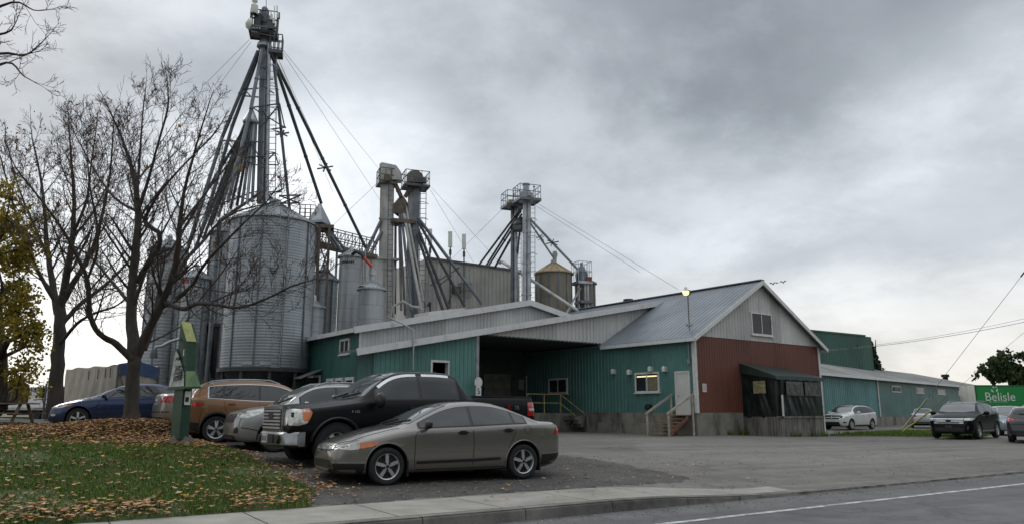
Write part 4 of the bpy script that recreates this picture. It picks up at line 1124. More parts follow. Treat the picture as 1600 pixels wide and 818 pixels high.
# ------- twin elevator legs, middle ------------------------------------
MY = 50
mt_ = empty('twin_elevator', at(604, 642, MY).to_tuple()[:2]+(.4,), 'twin grain elevator, one pale square leg and one grey, with rusty head platforms', 'elevator tower')
def legm(px0, py0, px1, py1, w, d, mat, dy=0, step=3.0):
    a = at(px0, py0, MY+dy); b = at(px1, py1, MY+dy); b = Vector((b.x, b.y, .3)) if py1 > 480 else b
    mb = MB(); mb.bar(a, b, d, w, up=Vector((1, 0, 0)))
    L = (b-a).length; k = int(L/step)
    for i in range(1, k): q = lerp(a, b, i/k); mb.box(q, (w+.1, d+.1, .09), (Vector((1, 0, 0)), Vector((0, 1, 0)), Z3))
    mb.build('leg_casing', mat, mt_)
legm(605.5, 268, 603.5, 500, .86, .7, m_legg)
legm(643, 288, 640, 500, .40, .5, m_legg, .3); legm(651.5, 288, 649, 500, .40, .5, m_pipe, .1)
mb = MB(); c = at(608, 272, MY); mb.prism([c+Vector((x, -.45, z)) for x, z in ((-.62, -.55), (.85, -.55), (.85, .1), (.55, .5), (-.45, .72), (-.62, .6))], (0, .9, 0)); mb.build('head_section', m_legg, mt_)
mb = MB(); c = at(650, 277, MY); mb.prism([c+Vector((x, -.4, z)) for x, z in ((-.6, -.45), (.5, -.45), (.5, .1), (.2, .38), (-.3, .38), (-.6, .1))], (0, .8, 0)); mb.build('head_section', m_legd, mt_)
axm = (Vector((.93, .36, 0)), Vector((-.36, .93, 0)))
platform(mt_, at(604, 288, MY), 1.25, 1.3, axm, m_truss, True, 1.0, th=.08)
platform(mt_, at(649, 292, MY), 1.75, 1.4, axm, m_truss, True, 1.0, th=.1)
mb = MB(); mb.tube([at(604, 273, MY-.6), at(604, 285, MY-.6)], .18, 10); mb.box(at(606, 280, MY-.7), (.35, .3, .3)); mb.build('motor', m_rusty, mt_, smooth=40)
mb = MB(); mb.box(at(657, 283, MY-.5), (.8, .4, .3)); mb.build('motor', m_piped, mt_)
q = at(628, 318, MY)
mb = MB(); mb.lathe([(.2, .45), (.62, -.1), (.62, -.8), (.5, -.85)], q, 4, a0=.6, a1=.6+2*math.pi); mb.build('distributor', m_rusty, mt_)
platform(mt_, at(628, 346, MY), 1.6, 1.2, axm, m_rusty, False, th=.2)
for a, b in (((618, 288), (627, 308)), ((644, 288), (633, 308))): spout(mt_, at(*a, MY-.2), at(*b, MY-.2), .2, m_rusty)
for (x0, y0, x1, y1, Y1, mt, r) in ((624, 330, 633, 492, 49.5, m_pipe, .11), (627, 330, 643, 486, 49, m_pipe, .13), (629, 322, 658, 484, 49, m_legg, .15), (632, 335, 666, 480, 49.5, m_pipe, .12), (636, 340, 650, 478, 49.5, m_pipe, .12), (634, 322, 662, 470, 49.5, m_legg, .12), (618, 350, 617, 490, 50.5, m_rusty, .12), (624, 352, 627, 485, 50.6, m_legg, .12)):
    spout(mt_, at(x0, y0, MY-.3), at(x1, y1, Y1), r, mt)
for (x0, y0, x1, y1, Y1, mt, r) in ((653, 340, 753, 474, 51, m_pipe, .15), (653, 345, 726, 478, 51, m_piped, .13), (655, 362, 701, 482, 50.5, m_piped, .14), (652, 366, 692, 484, 50.3, m_piped, .14), (595, 345, 570, 398, 49, m_pipe, .16), (596, 362, 578, 398, 49, m_pipe, .16)):
    spout(mt_, at(x0, y0, MY-.4), at(x1, y1, Y1), r, mt)
mb = MB()
for a, b in (((672, 446), (718, 418)), ((683, 439), (690, 444)), ((674, 437), (688, 436)), ((688, 444), (706, 430)), ((710, 422), (718, 417))): mb.bar(at(*a, 50.2), at(*b, 50.2), .07)
mb.build('brace', m_truss, mt_)
ladder(mt_, at(609, 495, MY-.75), at(611, 290, MY-.75), .36, False, m_truss); ladder(mt_, at(659, 495, MY+.2), at(661.5, 295, MY+.2), .4, True, m_truss)
# ladder pipes at the foot: white elbow duct and knobby stuff on the roof
mb = MB(); mb.tube([at(609, 496, 48), at(614, 478, 48), at(630, 470, 48), at(643, 478, 48.2), at(655, 480, 48.5)], .085, 8); mb.build('duct', m_legg, mt_, smooth=60)
mb = MB(); mb.tube([at(672, 492, 47), at(672, 471, 47)], .06, 6); mb.tube([at(672, 473, 47), at(669, 478, 47)], .1, 6); mb.build('roof_light', m_black, mt_)
# ------- tall grey elevator house ---------------------------------------
PK = Plane(at(659, 642, 53).to_tuple()[:2], A3, -B3)
kh = empty('elevator_house', at(735, 642, 55).to_tuple()[:2]+(.3,), 'tall flat roofed grey clad elevator house behind the white gable', 'building')
u0k, z0k = PK.uz(662, 403); u1k, z1k = PK.uz(812, 425)
ribbed(PK, [(0, z0k), (u1k, z0k)], [(0, 0), (u1k, 0)], .36, .04, name='wall', mat=m_house, parent=kh)
mb = MB(); mb.box(PK.p(u1k/2, z0k/2-.02, -3.1), (u1k-.02, 6, z0k-.1), (PK.d, PK.n, Z3)); mb.build('rear_walls', m_house, kh)
mb = MB(); mb.bar(PK.p(-.1, z0k+.04, .04), PK.p(u1k+.1, z0k+.04, .04), .2, .16); mb.build('coping', m_truss, kh)
u, z = PK.uz(711, 452); mb = MB(); pbox(mb, PK, u-.32, u+.32, z-.32, z+.2, .03, .4); mb.tube([PK.p(u-.5, z-.5, .3), PK.p(u-.7, z-1.3, .1)], .06, 6); mb.build('fan_unit', m_rusty, kh)
u, z = PK.uz(722, 456); mb = MB(); railing(mb, PK.p(u, z-.5, .4), .8, .6, 1.1, (PK.d, PK.n), r=.02); mb.build('railing', m_truss, kh)
# antennas on the house
for px, yt, ym, yb, dy, la in ((672, 358, 383, 404, 1.5, 'white panel antenna nearest the elevator legs, partly behind a spout'), (703.5, 362, 386, 480, -.25, 'white panel antenna on a dark pole, middle one above the grey elevator house'), (725, 366, 389, 480, -.25, 'white panel antenna on a dark pole, furthest right above the grey elevator house')):
    Y = 53+dy+(px-659)/150*4.2
    an = empty('panel_antenna', at(px, yb, Y), la, 'antenna', 'panel antennas on the elevator house')
    mb = MB(); mb.tube([at(px, yb, Y), at(px, ym-2, Y)], .05, 8); mb.tube([at(px, ym+12, Y), at(px, ym+4, Y)], .10, 8); mb.build('pole', m_piped, an, smooth=60)
    mb = MB(); mb.bar(at(px, ym, Y-.1), at(px, yt, Y-.1), .22, .3, up=Vector((1, 0, 0))); mb.build('panel', m_white, an)
# ------- right tower -----------------------------------------------------
RY = 52
rt = empty('grain_elevator', at(823, 642, RY).to_tuple()[:2]+(.3,), 'slim grain elevator of paired silver tubes with railed head platforms, furthest right', 'elevator tower')
def rleg(px0, py0, px1, r, mat, dy=0):
    a = at(px0, py0, RY+dy); c = at(px1, 500, RY+dy); b = Vector((c.x, c.y, .3)); mb = MB(); mb.tube([a, b], r, 12)
    L = (b-a).length
    for i in range(1, 7): q = lerp(a, b, i/7); mb.tube([q-Z3*.05, q+Z3*.05], r*1.25, 12)
    mb.build('leg_casing', mat, rt, smooth=50)
rleg(820, 315, 817.5, .16, m_pipel); rleg(826, 315, 825.5, .17, m_pipel, .1); rleg(800.5, 325, 800, .13, m_pipe, 1.5); rleg(806, 325, 806, .15, m_pipel, 1.5)
ladder(rt, at(832, 480, RY), at(832, 318, RY), .36, True)
ladder(rt, at(810.5, 470, RY+1.5), at(810.5, 330, RY+1.5), .36, False)
platform(rt, at(823, 313, RY), 1.65, 1.5, axm, m_pipe, True, 1.0); platform(rt, at(802, 322, RY+1.4), 1.5, 1.4, axm, m_pipe, True, 1.0)
mb = MB(); c = at(822, 307, RY); mb.prism([c+Vector((x, -.35, z)) for x, z in ((-.5, -.4), (.5, -.4), (.5, .1), (.25, .35), (-.25, .35), (-.5, .1))], (0, .7, 0)); mb.lathe([(.26, .3), (.24, .8), (.3, .85), (.3, .95), (0, .95)], c, 12); mb.build('head_section', m_pipel, rt)
mb = MB(); mb.box(at(826.5, 309, RY-.55), (.3, .3, .25)); mb.build('motor', m_redm, rt)
mb = MB(); mb.box(at(798, 316, RY+.8), (.34, .3, .34)); mb.build('motor', m_yel, rt)
mb = MB(); mb.tube([at(834.5, 312, RY-.4), at(834.5, 291, RY-.4)], .02, 5); mb.box(at(834.5, 292, RY-.4), (.16, .05, .08)); mb.build('weather_vane', m_truss, rt)
mb = MB(); mb.box(at(812, 357, RY+.7), (1.0, .9, .35)); mb.lathe([(.3, .5), (.5, .1), (.5, 0)], at(812, 352, RY+.7), 12); mb.build('distributor', m_truss, rt)
for (x0, y0, x1, y1, Y0, Y1, mt, r) in ((812, 328, 748, 414, RY, 56, m_piped, .11), (814, 329, 760, 414, RY, 56.5, m_piped, .11), (815, 335, 764, 414, RY+.2, 56.6, m_piped, .10), (816, 340, 774, 416, RY+.3, 56.6, m_piped, .12), (812, 362, 806, 420, RY+.7, 54, m_piped, .1),
                                 (829, 343, 906, 424, RY, 55, m_pipel, .13), (829, 349, 866, 404, RY, 54, m_pipel, .1)):
    spout(rt, at(x0, y0, Y0), at(x1, y1, Y1), r, mt)
star(rt, at(863, 379, 53), .5)
mb = MB()
for a, b in (((840, 364), (850, 376)), ((850, 364), (838, 372)), ((838, 372), (848, 368)), ((841, 375), (850, 369))): mb.bar(at(*a, 52.7), at(*b, 52.7), .05)
mb.build('brace', m_steel, rt)
mb = MB(); mb.tube([at(780, 412, 55), at(783, 408, 55), at(832, 438, 52.8), at(906, 487, 50.5)], .12, 8); mb.build('auger', m_legg, rt, smooth=60)
# cap on the brown bin
mb = MB(); mb.lathe([(.12, -.3), (.14, .25), (.22, .5), (.16, .75), (0, .78)], at(867, 408, 54), 12); mb.build('inlet', m_legg, bb[0], smooth=40)
# platform beside the narrow bin
p9 = empty('filling_platform', at(908, 642, 54.5).to_tuple()[:2]+(.3,), 'small railed filling platform on thin columns between the brown and the narrow bin', 'platform')
platform(p9, at(909, 441, 54.3), 1.15, 1.2, axm, m_pipel, True, 1.5)
platform(p9, at(912, 471, 54.3), 1.0, 1.1, axm, m_pipe, False)
for px in (904, 914, 918):
    mb = MB(); a = at(px, 442, 54); mb.tube([a, Vector((a.x, a.y, .3))], .08, 8); mb.build('column', m_pipel, p9, smooth=60)
mb = MB(); mb.bar(at(907, 449, 54), at(884, 490, 52), .1); mb.build('strut', m_pipel, p9)
mb = MB(); mb.lathe([(.45, -.3), (.5, .2), (.3, .6), (.12, .9), (.12, 1.1)], at(909, 433, 54.2), 14); mb.build('hopper', m_pipe, p9, smooth=40)
mb = MB(); mb.box(at(920, 436, 54), (.42, .4, .32)); mb.build('motor', m_redm, p9)
# ------- dark backing added behind the bins to close a bright sky gap
q0 = at(212, 642, 50); q1 = at(345, 642, 50); q0.z = q1.z = 0
ls = empty('bin_backing', (q0+q1)/2+Z3*.8, 'low dark backing added behind the feet of the grain bins to hide bright sky', 'building')
PQ = Plane(q0, (q1-q0).normalized(), Vector((0, -1, 0))); lq = (q1-q0).length
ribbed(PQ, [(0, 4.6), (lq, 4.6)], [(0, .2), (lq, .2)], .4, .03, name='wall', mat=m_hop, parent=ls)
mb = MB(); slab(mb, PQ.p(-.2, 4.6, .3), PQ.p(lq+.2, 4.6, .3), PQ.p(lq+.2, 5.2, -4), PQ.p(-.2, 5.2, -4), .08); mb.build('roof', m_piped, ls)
# ------- stay wires -------------------------------------------------------
m_wire = M('steel wire', (.16, .165, .17), .5, .3)
def wire(a, b, label, sag=0, r=.011, name='stay_wire', group='thin stay wires of the towers', cat='wire', mat=None):
    mb = MB(); a = Vector(a); b = Vector(b)
    pts = [lerp(a, b, i/12)-Z3*sag*4*(i/12)*(1-i/12) for i in range(13)] if sag else [a, b]
    mb.tube(pts, r, 5); o = mb.build(name, mat or m_wire, None); return tag(o, label, cat, group)
W_ = 'thin stay wire from '
for a, b, la in ((at(440, 76, TY), at(597, 270, 60), 'the tall tower head down to the square elevator head'), (at(440, 80, TY), at(605, 330, 60), 'the tall tower head to half way down the square elevator leg'),
        (at(434, 90, TY), at(520, 300, 55), 'below the tall tower head, steepest of those going right'), (at(436, 95, TY), at(552, 350, 54), 'below the tall tower head towards the catwalk'),
        (at(390, 62, TY), at(318, 134, 34), 'the tall tower head to the left, upper of two'), (at(392, 66, TY), at(330, 150, 34), 'the tall tower head to the left, lower of two'),
        (at(674, 293, MY), at(790, 420, 60), 'the rusty twin elevator head to the right, flatter of two'), (at(672, 296, MY), at(740, 410, 60), 'the rusty twin elevator head to the right, steeper of two'),
        (at(840, 318, RY), at(1060, 452, 45), 'the slim elevator head to the right, upper of two'), (at(838, 322, RY), at(1000, 425, 48), 'the slim elevator head to the right, lower of two'),
        (at(790, 322, RY+1), at(700, 410, 58), 'the slim elevator head to the left'), (at(594, 282, MY), at(470, 400, 48), 'the square elevator head to the left')):
    wire(a, b, W_+la)
# ------------------------------------------------------------------ vehicles
def pchip(pts):
    xs = [p[0] for p in pts]; ys = [p[1] for p in pts]; n = len(xs)
    h = [xs[i+1]-xs[i] for i in range(n-1)]; d = [(ys[i+1]-ys[i])/h[i] for i in range(n-1)]
    m = [0.0]*n; m[0] = d[0]; m[-1] = d[-1]
    for i in range(1, n-1):
        if d[i-1]*d[i] <= 0: m[i] = 0
        else:
            w1 = 2*h[i]+h[i-1]; w2 = h[i]+2*h[i-1]; m[i] = (w1+w2)/(w1/d[i-1]+w2/d[i])
    def f(x):
        if x <= xs[0]: return ys[0]
        if x >= xs[-1]: return ys[-1]
        i = 0
        while x > xs[i+1]: i += 1
        t = (x-xs[i])/h[i]
        return (1+2*t)*(1-t)**2*ys[i]+t*(1-t)**2*h[i]*m[i]+t*t*(3-2*t)*ys[i+1]+t*t*(t-1)*h[i]*m[i+1]
    return f
def paint(name, col, metal=.35, rough=.28, dirt=.25, coat=.7, spec=.5):
    t = NT(name); tc = t.new('ShaderNodeTexCoord'); g = tc.outputs['Object']
    n = t.noise(2.2, 5, .65, g); sep = t.new('ShaderNodeSeparateXYZ'); t.link(g, sep.inputs[0])
    mr = t.new('ShaderNodeMapRange'); t.link(sep.outputs[2], mr.inputs[0]); mr.inputs[1].default_value = .75; mr.inputs[2].default_value = .15; mr.inputs[3].default_value = 0; mr.inputs[4].default_value = dirt*1.6
    mu = t.new('ShaderNodeMath', operation='MULTIPLY'); t.link(mr.outputs[0], mu.inputs[0]); t.link(t.ramp(n, [(.3, .3), (.7, 1.0)]), mu.inputs[1])
    c = t.mix(mu.outputs[0], col, (.12, .105, .085))
    r = t.mix(mu.outputs[0], (rough,)*3, (.8,)*3)
    t.set(**{'Base Color': c, 'Metallic': metal, 'Roughness': r, 'Coat Weight': coat, 'Coat Roughness': .03})
    t.b.inputs['Specular IOR Level'].default_value = spec; t.bump(t.noise(1.1, 2, .5, g), .02, .05)
    return t.mat
m_cglass = M('car glass', (.018, .024, .026), .03, var=.4, scale=1.3, spec=.6)
m_cglass2 = M('tinted car glass', (.010, .012, .013), .03, var=.3, scale=1.3, spec=.6)
m_ctrim = M('black car trim', (.014, .014, .015), .38, var=.2, scale=6)
m_seam = M('panel gap', (.006, .006, .006), .9)
m_tyre = M('tyre rubber', (.018, .018, .018), .82, var=.35, scale=14, bump=.3)
m_rim = M('alloy wheel', (.55, .55, .56), .32, .7, var=.15, scale=8)
m_rimd = M('brake disc dark', (.03, .03, .03), .5, .5)
m_chrome = M('chrome', (.50, .51, .52), .2, .9, var=.1)
m_bump = M('dull chrome bumper', (.30, .305, .31), .27, .85, var=.15)
m_satin = M('satin chrome bars', (.55, .56, .57), .38, .6, var=.1)
m_lampc = M('clear lamp lens', (.55, .55, .50), .12, .25, var=.35, scale=9, coat=1)
m_lampr = M('red lamp lens', (.42, .018, .02), .12, 0, var=.35, scale=9, coat=1)
m_lampo = M('amber lamp lens', (.62, .15, .02), .14, 0, var=.3, scale=9, coat=1)
m_plate = M('licence plate', (.55, .56, .58), .5, var=.12, scale=10)
m_well = M('wheel well', (.008, .008, .008), .95)
def section(S, x):
    zt, zs, zb, w, wr, c = S['zt'](x), S['zs'](x), S['zb'](x), S['w'](x), S['wr'](x), S['cr'](x)
    zs = min(zs, zt-1.5*c-.035); wr = min(wr, w-.045)
    zb = min(zb, zs-.25)
    P2 = (wr, zt-1.5*c-.01); sh = (w-.028, zs)
    mid = (lerp(P2[0], sh[0], .5)+.012*min(1, (zt-zs)/.3), lerp(P2[1], sh[1], .5))
    zm = zs-.10*min(1, (zs-zb)/.5)
    pts = [(0, zt), (.5*wr, zt-.22*c), (.86*wr, zt-.72*c), P2, mid, sh, (w-.002, zm), (w+S.get('bulge', .006), lerp(zm, zb, .42)), (w-.012, lerp(zm, zb, .75)), (w-.045, zb+.045), (w-.11, zb), (0, zb)]
    out = []
    N = [4, 4, 4, 4, 4, 4, 3, 3, 3, 3, 2]
    for i in range(len(pts)-1):
        p0 = pts[max(i-1, 0)]; p1 = pts[i]; p2 = pts[i+1]; p3 = pts[min(i+2, len(pts)-1)]
        if i == 0: p0 = (-pts[1][0], pts[1][1])
        t1 = ((p2[0]-p0[0]), (p2[1]-p0[1])); t2 = ((p3[0]-p1[0]), (p3[1]-p1[1]))
        L = math.hypot(p2[0]-p1[0], p2[1]-p1[1])
        def nrm(t):
            l = math.hypot(*t) or 1; return (t[0]/l*L, t[1]/l*L)
        t1 = nrm(t1); t2 = nrm(t2)
        if i >= 9: t1 = t2 = (p2[0]-p1[0], p2[1]-p1[1])
        for j in range(N[i]):
            t = j/N[i]; h00 = 2*t**3-3*t*t+1; h10 = t**3-2*t*t+t; h01 = -2*t**3+3*t*t; h11 = t**3-t*t
            out.append((h00*p1[0]+h10*t1[0]+h01*p2[0]+h11*t2[0], h00*p1[1]+h10*t1[1]+h01*p2[1]+h11*t2[1]))
    out.append(pts[-1])
    return out
def loft(S, ns):
    L = S['L']; xs = []
    for i in range(ns+1):
        k = i/ns; xs.append(L*(k-.13*math.sin(2*math.pi*k)/1.0*.9 if True else k))
    xs[0] = 0; xs[-1] = L
    xs = sorted(set(xs+S.get('xtra', [])))
    rows = [section(S, x) for x in xs]; m = len(rows[0]); mb = MB()
    for x, r in zip(xs, rows):
        mb.v += [(x, y, z) for y, z in r]+[(x, -y, z) for y, z in r[1:-1]]
    K = 2*m-2
    idx = lambda i, j: i*K+(j if j < m else m+(2*m-2-j)-1)   # ring: 0..m-1 right, back up the left
    for i in range(len(xs)-1):
        for j in range(K):
            j2 = (j+1) % K
            mb.f.append([idx(i, j), idx(i+1, j), idx(i+1, j2), idx(i, j2)]); mb.m.append(0)
    mb.f.append([idx(0, j) for j in range(K)]); mb.m.append(0)
    mb.f.append([idx(len(xs)-1, j) for j in reversed(range(K))]); mb.m.append(0)
    return mb
def bool_cut(o, cut):
    md = o.modifiers.new('c', 'BOOLEAN'); md.operation = 'DIFFERENCE'; md.object = cut; md.solver = 'EXACT'
    dg = bpy.context.evaluated_depsgraph_get(); dg.update()
    me = bpy.data.meshes.new_from_object(o.evaluated_get(dg)); o.modifiers.clear()
    old = o.data; o.data = me; bpy.data.meshes.remove(old)
class Car:
    pass
def fillet(poly, r=.03, k=3):
    out = []; n = len(poly)
    for i in range(n):
        a = Vector(poly[i-1]); b = Vector(poly[i]); c = Vector(poly[(i+1) % n])
        d1 = (a-b); d2 = (c-b); q = min(r, d1.length*.4, d2.length*.4)
        if d1.length < 1e-6 or d2.length < 1e-6: out.append(tuple(b)); continue
        p1 = b+d1.normalized()*q; p2 = b+d2.normalized()*q
        for j in range(k+1):
            t = j/k; out.append(tuple((1-t)**2*p1+2*t*(1-t)*b+t*t*p2))
    return out
def decal(car, poly, proj, eps, res=.06, rim=None):
    """a panel of that outline lying on the body; proj: 'L','R' side (x,z); 'F','B' front/rear (y,z); 'T' top (x,y)"""
    pts = []
    for i in range(len(poly)):
        a = Vector(poly[i]); b = Vector(poly[(i+1) % len(poly)]); k = max(1, int((b-a).length/res))
        for j in range(k): pts.append(a+(b-a)*j/k)
    n = len(pts)
    xs = [p.x for p in pts]; ys = [p.y for p in pts]
    inn = []
    def inside(x, y):
        c = False
        for i in range(n):
            a = pts[i]; b = pts[(i+1) % n]
            if (a.y > y) != (b.y > y) and x < (b.x-a.x)*(y-a.y)/(b.y-a.y)+a.x: c = not c
        return c
    x = min(xs)+res*.5
    while x < max(xs):
        y = min(ys)+res*.5
        while y < max(ys):
            if inside(x, y) and min((Vector((x, y))-p).length for p in pts) > res*.35: inn.append(Vector((x, y)))
            y += res
        x += res
    if len(pts) < 3: return None
    r = delaunay_2d_cdt(pts+inn, [(i, (i+1) % n) for i in range(n)], [list(range(n))], 1, 1e-6)
    vs = []; ok = []
    for p in r[0]:
        if proj == 'L': o, d = Vector((p.x, -4, p.y)), Vector((0, 1, 0))
        elif proj == 'R': o, d = Vector((p.x, 4, p.y)), Vector((0, -1, 0))
        elif proj == 'F': o, d = Vector((-3, p.x, p.y)), Vector((1, 0, 0))
        elif proj == 'B': o, d = Vector((car.L+3, p.x, p.y)), Vector((-1, 0, 0))
        else: o, d = Vector((p.x, p.y, 4)), Vector((0, 0, -1))
        h, nn, _, _ = car.bvh.ray_cast(o, d)
        ok.append(h is not None)
        vs.append((h+nn*eps if nn.dot(d) < 0 else h-nn*eps) if h is not None else o)
    fs = [f for f in r[2] if all(ok[i] for i in f)]
    par = list(range(len(vs)))
    def find(i):
        while par[i] != i: par[i] = par[par[i]]; i = par[i]
        return i
    for f in fs:
        for i in f[1:]: par[find(i)] = find(f[0])
    cnt = {}
    for f in fs: k = find(f[0]); cnt[k] = cnt.get(k, 0)+1
    if cnt: big = max(cnt, key=cnt.get); fs = [f for f in fs if find(f[0]) == big]
    us = sorted({i for f in fs for i in f}); mp_ = {i: k for k, i in enumerate(us)}
    vs = [vs[i] for i in us]; fs = [tuple(mp_[i] for i in f) for f in fs]
    mb = MB(); mb.add(vs, fs)
    if proj in ('L', 'F', 'B') : pass
    return mb
def panel(car, name, poly, proj, mat, eps=.006, parent=None, res=.06, r=.03, both=True):
    objs = []
    ps = ('L', 'R') if proj == 'S' else (proj,)
    for p in ps:
        mb = decal(car, fillet(poly, r) if r else poly, p, eps, res)
        if mb is None or not mb.f: continue
        o = mb.build(name, mat, parent or car.root, local=True, smooth=180, recalc=False)
        # outward facing normals
        d = {'L': Vector((0, -1, 0)), 'R': Vector((0, 1, 0)), 'F': Vector((-1, 0, 0)), 'B': Vector((1, 0, 0)), 'T': Vector((0, 0, 1))}[p]
        s = sum(pp.normal.dot(d) for pp in o.data.polygons)
        if s < 0: o.data.flip_normals()
        objs.append(o)
    return objs
def strip(car, name, line, proj, mat, w=.012, eps=.004, parent=None):
    line = [Vector(p) for p in line]; a = []; b = []
    for i, p in enumerate(line):
        d = (line[min(i+1, len(line)-1)]-line[max(i-1, 0)]).normalized(); n = Vector((-d.y, d.x))*w/2
        a.append(p+n); b.append(p-n)
    return panel(car, name, [tuple(q) for q in a+b[::-1]], proj, mat, eps, parent, .08, 0)
def hit(car, proj, u, v):
    o, d = {'L': (Vector((u, -4, v)), Vector((0, 1, 0))), 'R': (Vector((u, 4, v)), Vector((0, -1, 0))), 'F': (Vector((-3, u, v)), Vector((1, 0, 0))), 'B': (Vector((car.L+3, u, v)), Vector((-1, 0, 0))), 'T': (Vector((u, v, 4)), Vector((0, 0, -1)))}[proj]
    h, n, _, _ = car.bvh.ray_cast(o, d)
    return h, n
def wheel(car, x, y, r, w, rr, spokes, style, far=False):
    s = -1 if y < 0 else 1
    hub = MB()
    def lat(mb, prof, n=36):   # lathe about the axle; prof (radius, outward offset)
        b = len(mb.v)
        for rad, off in prof:
            for k in range(n):
                a = 2*math.pi*k/n; mb.v.append((x+rad*math.cos(a), y+s*off, r+rad*math.sin(a)))
        for i in range(len(prof)-1):
            for k in range(n):
                k2 = (k+1) % n; mb.f.append([b+i*n+k, b+i*n+k2, b+(i+1)*n+k2, b+(i+1)*n+k]); mb.m.append(0)
    lat(hub, [(0, -.02), (rr*.55, -.02), (rr*.55, -.06), (rr*.96, -.06), (rr*.96, -w*.8)])
    ho = hub.build('wheel', m_rimd, car.root, local=True, smooth=30)
    t = MB(); h = w/2; o = -h+.01
    lat(t, [(rr*.97, o-h+.01), (rr+.03, o-h), (r-.025, o-h), (r-.004, o-h+.03), (r, o-h*.4), (r, o+h*.4), (r-.004, o+h-.03), (r-.025, o+h), (rr+.045, o+h+.004), (rr+.01, o+h-.004), (rr*.97, o+h-.015)], 40)
    if style.get('tread'):
        for k in range(46):
            a = 2*math.pi*k/46; c = Vector((x+r*math.cos(a), y+s*(o+h-.045), r+r*math.sin(a)))
            t.box(c, (.022, .10, .05), (Vector((math.cos(a), 0, math.sin(a))), Vector((0, 1, 0)), Vector((-math.sin(a), 0, math.cos(a)))))
    t.build('tyre', m_tyre, ho, local=True, smooth=35)
    rm = MB()
    lat(rm, [(rr*1.0, -.01), (rr*.985, .004), (rr*.93, -.004), (rr*.90, -.03), (rr*.90, -.08)])
    lat(rm, [(0, .004), (rr*.15, .002), (rr*.19, -.008), (rr*.19, -.05)])
    tw = style.get('w', .30)
    ph = style.get('ph', rnd.random()*6)
    def spoke(a, w0, w1, r0=.12, r1=.93):
        e = Vector((math.cos(a), 0, math.sin(a))); tt = Vector((-math.sin(a), 0, math.cos(a))); c = Vector((x, y, r)); n = Vector((0, s, 0))
        p = [c+e*rr*r0+tt*w0*rr*.5, c+e*rr*r1+tt*w1*rr*.5, c+e*rr*r1-tt*w1*rr*.5, c+e*rr*r0-tt*w0*rr*.5]
        q = [p[0]-n*.002, p[1]-n*.012, p[2]-n*.012, p[3]-n*.002]
        rm.prism([v+n*.0 for v in q], -n*.04)
    for k in range(spokes):
        a = ph+2*math.pi*k/spokes
        if style.get('twin'):
            spoke(a-.13, tw*.5, tw*.42); spoke(a+.13, tw*.5, tw*.42)
        else: spoke(a, tw, style.get('w1', tw*1.25))
    ro = rm.build('rim', style.get('mat', m_rim), ho, local=True, smooth=30)
    if not far:
        nb = MB()
        for k in range(5):
            a = ph+.6+2*math.pi*k/5; c = Vector((x+rr*.26*math.cos(a), y+s*.0, r+rr*.26*math.sin(a))); nb.box(c, (.03, .012, .03))
        nb.add([(x+rr*.13*math.cos(2*math.pi*k/10), y+s*.0075, r+rr*.13*math.sin(2*math.pi*k/10)) for k in range(10)], [tuple(range(10))])
        nb.build('wheel_nut', m_ctrim, ho, local=True)
    return ho
def make_car(name, label, cat, S, pm, loc, heading, side='L', group='vehicles parked in the yard', far=False):
    """loc: ground point of the front wheel on the given side; heading: world angle (radians) of front-to-rear"""
    car = Car(); car.S = S; car.L = S['L']
    for k in ('zt', 'zs', 'zb', 'w', 'wr', 'cr'):
        if not callable(S[k]): S[k] = pchip(S[k])
    xf, xr = S['xf'], S['xr']; hw = max(S['w'](x) for x in (xf, xr, S['L']/2))
    yy = -hw if side == 'L' else hw
    rot = Matrix.Rotation(heading, 3, 'Z')
    org = Vector(loc)-rot @ Vector((xf, yy, 0))
    car.root = empty(name, org, label, cat, group, heading)
    car.m = rot
    mb = loft(S, 56 if not far else 40)
    body = mb.build('body', [pm, m_well], car.root, local=True, smooth=180)
    tmp = bmesh.new(); tmp.from_mesh(body.data); car.bvh = BVHTree.FromBMesh(tmp); tmp.free()
    r = S['r']
    for x in (xf, xr):
        for s in (-1, 1):
            c = MB(); n = 40; R = S.get('arch', r+.055)
            ring = [(R*math.cos(2*math.pi*k/n), R*math.sin(2*math.pi*k/n)) for k in range(n)]
            y0 = s*(hw-.42); y1 = s*(hw+.3)
            c.add([(x+a, y0, r+b+.01) for a, b in ring]+[(x+a, y1, r+b+.01) for a, b in ring], [tuple(range(n)), tuple(range(2*n-1, n-1, -1))]+[(k, n+k, n+(k+1) % n, (k+1) % n) for k in range(n)])
            co_ = c.build('cutter', [m_well], car.root, local=True)
            bool_cut(body, co_); me = co_.data; bpy.data.objects.remove(co_); bpy.data.meshes.remove(me)
    body.data.materials.clear(); body.data.materials.append(pm); body.data.materials.append(m_well)
    # faces inside the wells
    for p in body.data.polygons:
        c = p.center
        inw = False
        for x in (xf, xr):
            if math.hypot(c.x-x, c.z-r-.01) < S.get('arch', r+.055)+.004 and abs(c.y) > hw-.43: inw = True
        p.material_index = 1 if inw or c.z < S['zb'](c.x)+.012 else 0
        p.use_smooth = True
    body.data.set_sharp_from_angle(angle=math.radians(38))
    car.body = body
    tw_ = S.get('tw', .2)
    for x in (xf, xr):
        for s in (-1, 1):
            wheel(car, x, s*(hw-.012), r, tw_, S.get('rim', r*.66), S.get('spokes', 5), S.get('wstyle', {}), far)
    # arch lips
    for x in (xf, xr):
        for pj in ('L', 'R'):
            pts = []; R = S.get('arch', r+.055)+.012
            for k in range(25):
                a = math.radians(-8+196*k/24); h, n = hit(car, pj, x+R*math.cos(a), r+.01+R*math.sin(a))
                if h is not None: pts.append(h)
            if len(pts) > 3:
                mb = MB(); mb.tube(pts, S.get('lip', .014), 6); mb.build('wheel_arch', S.get('lipmat', pm), car.root, local=True, smooth=60)
    # lower trim along the sill
    return car
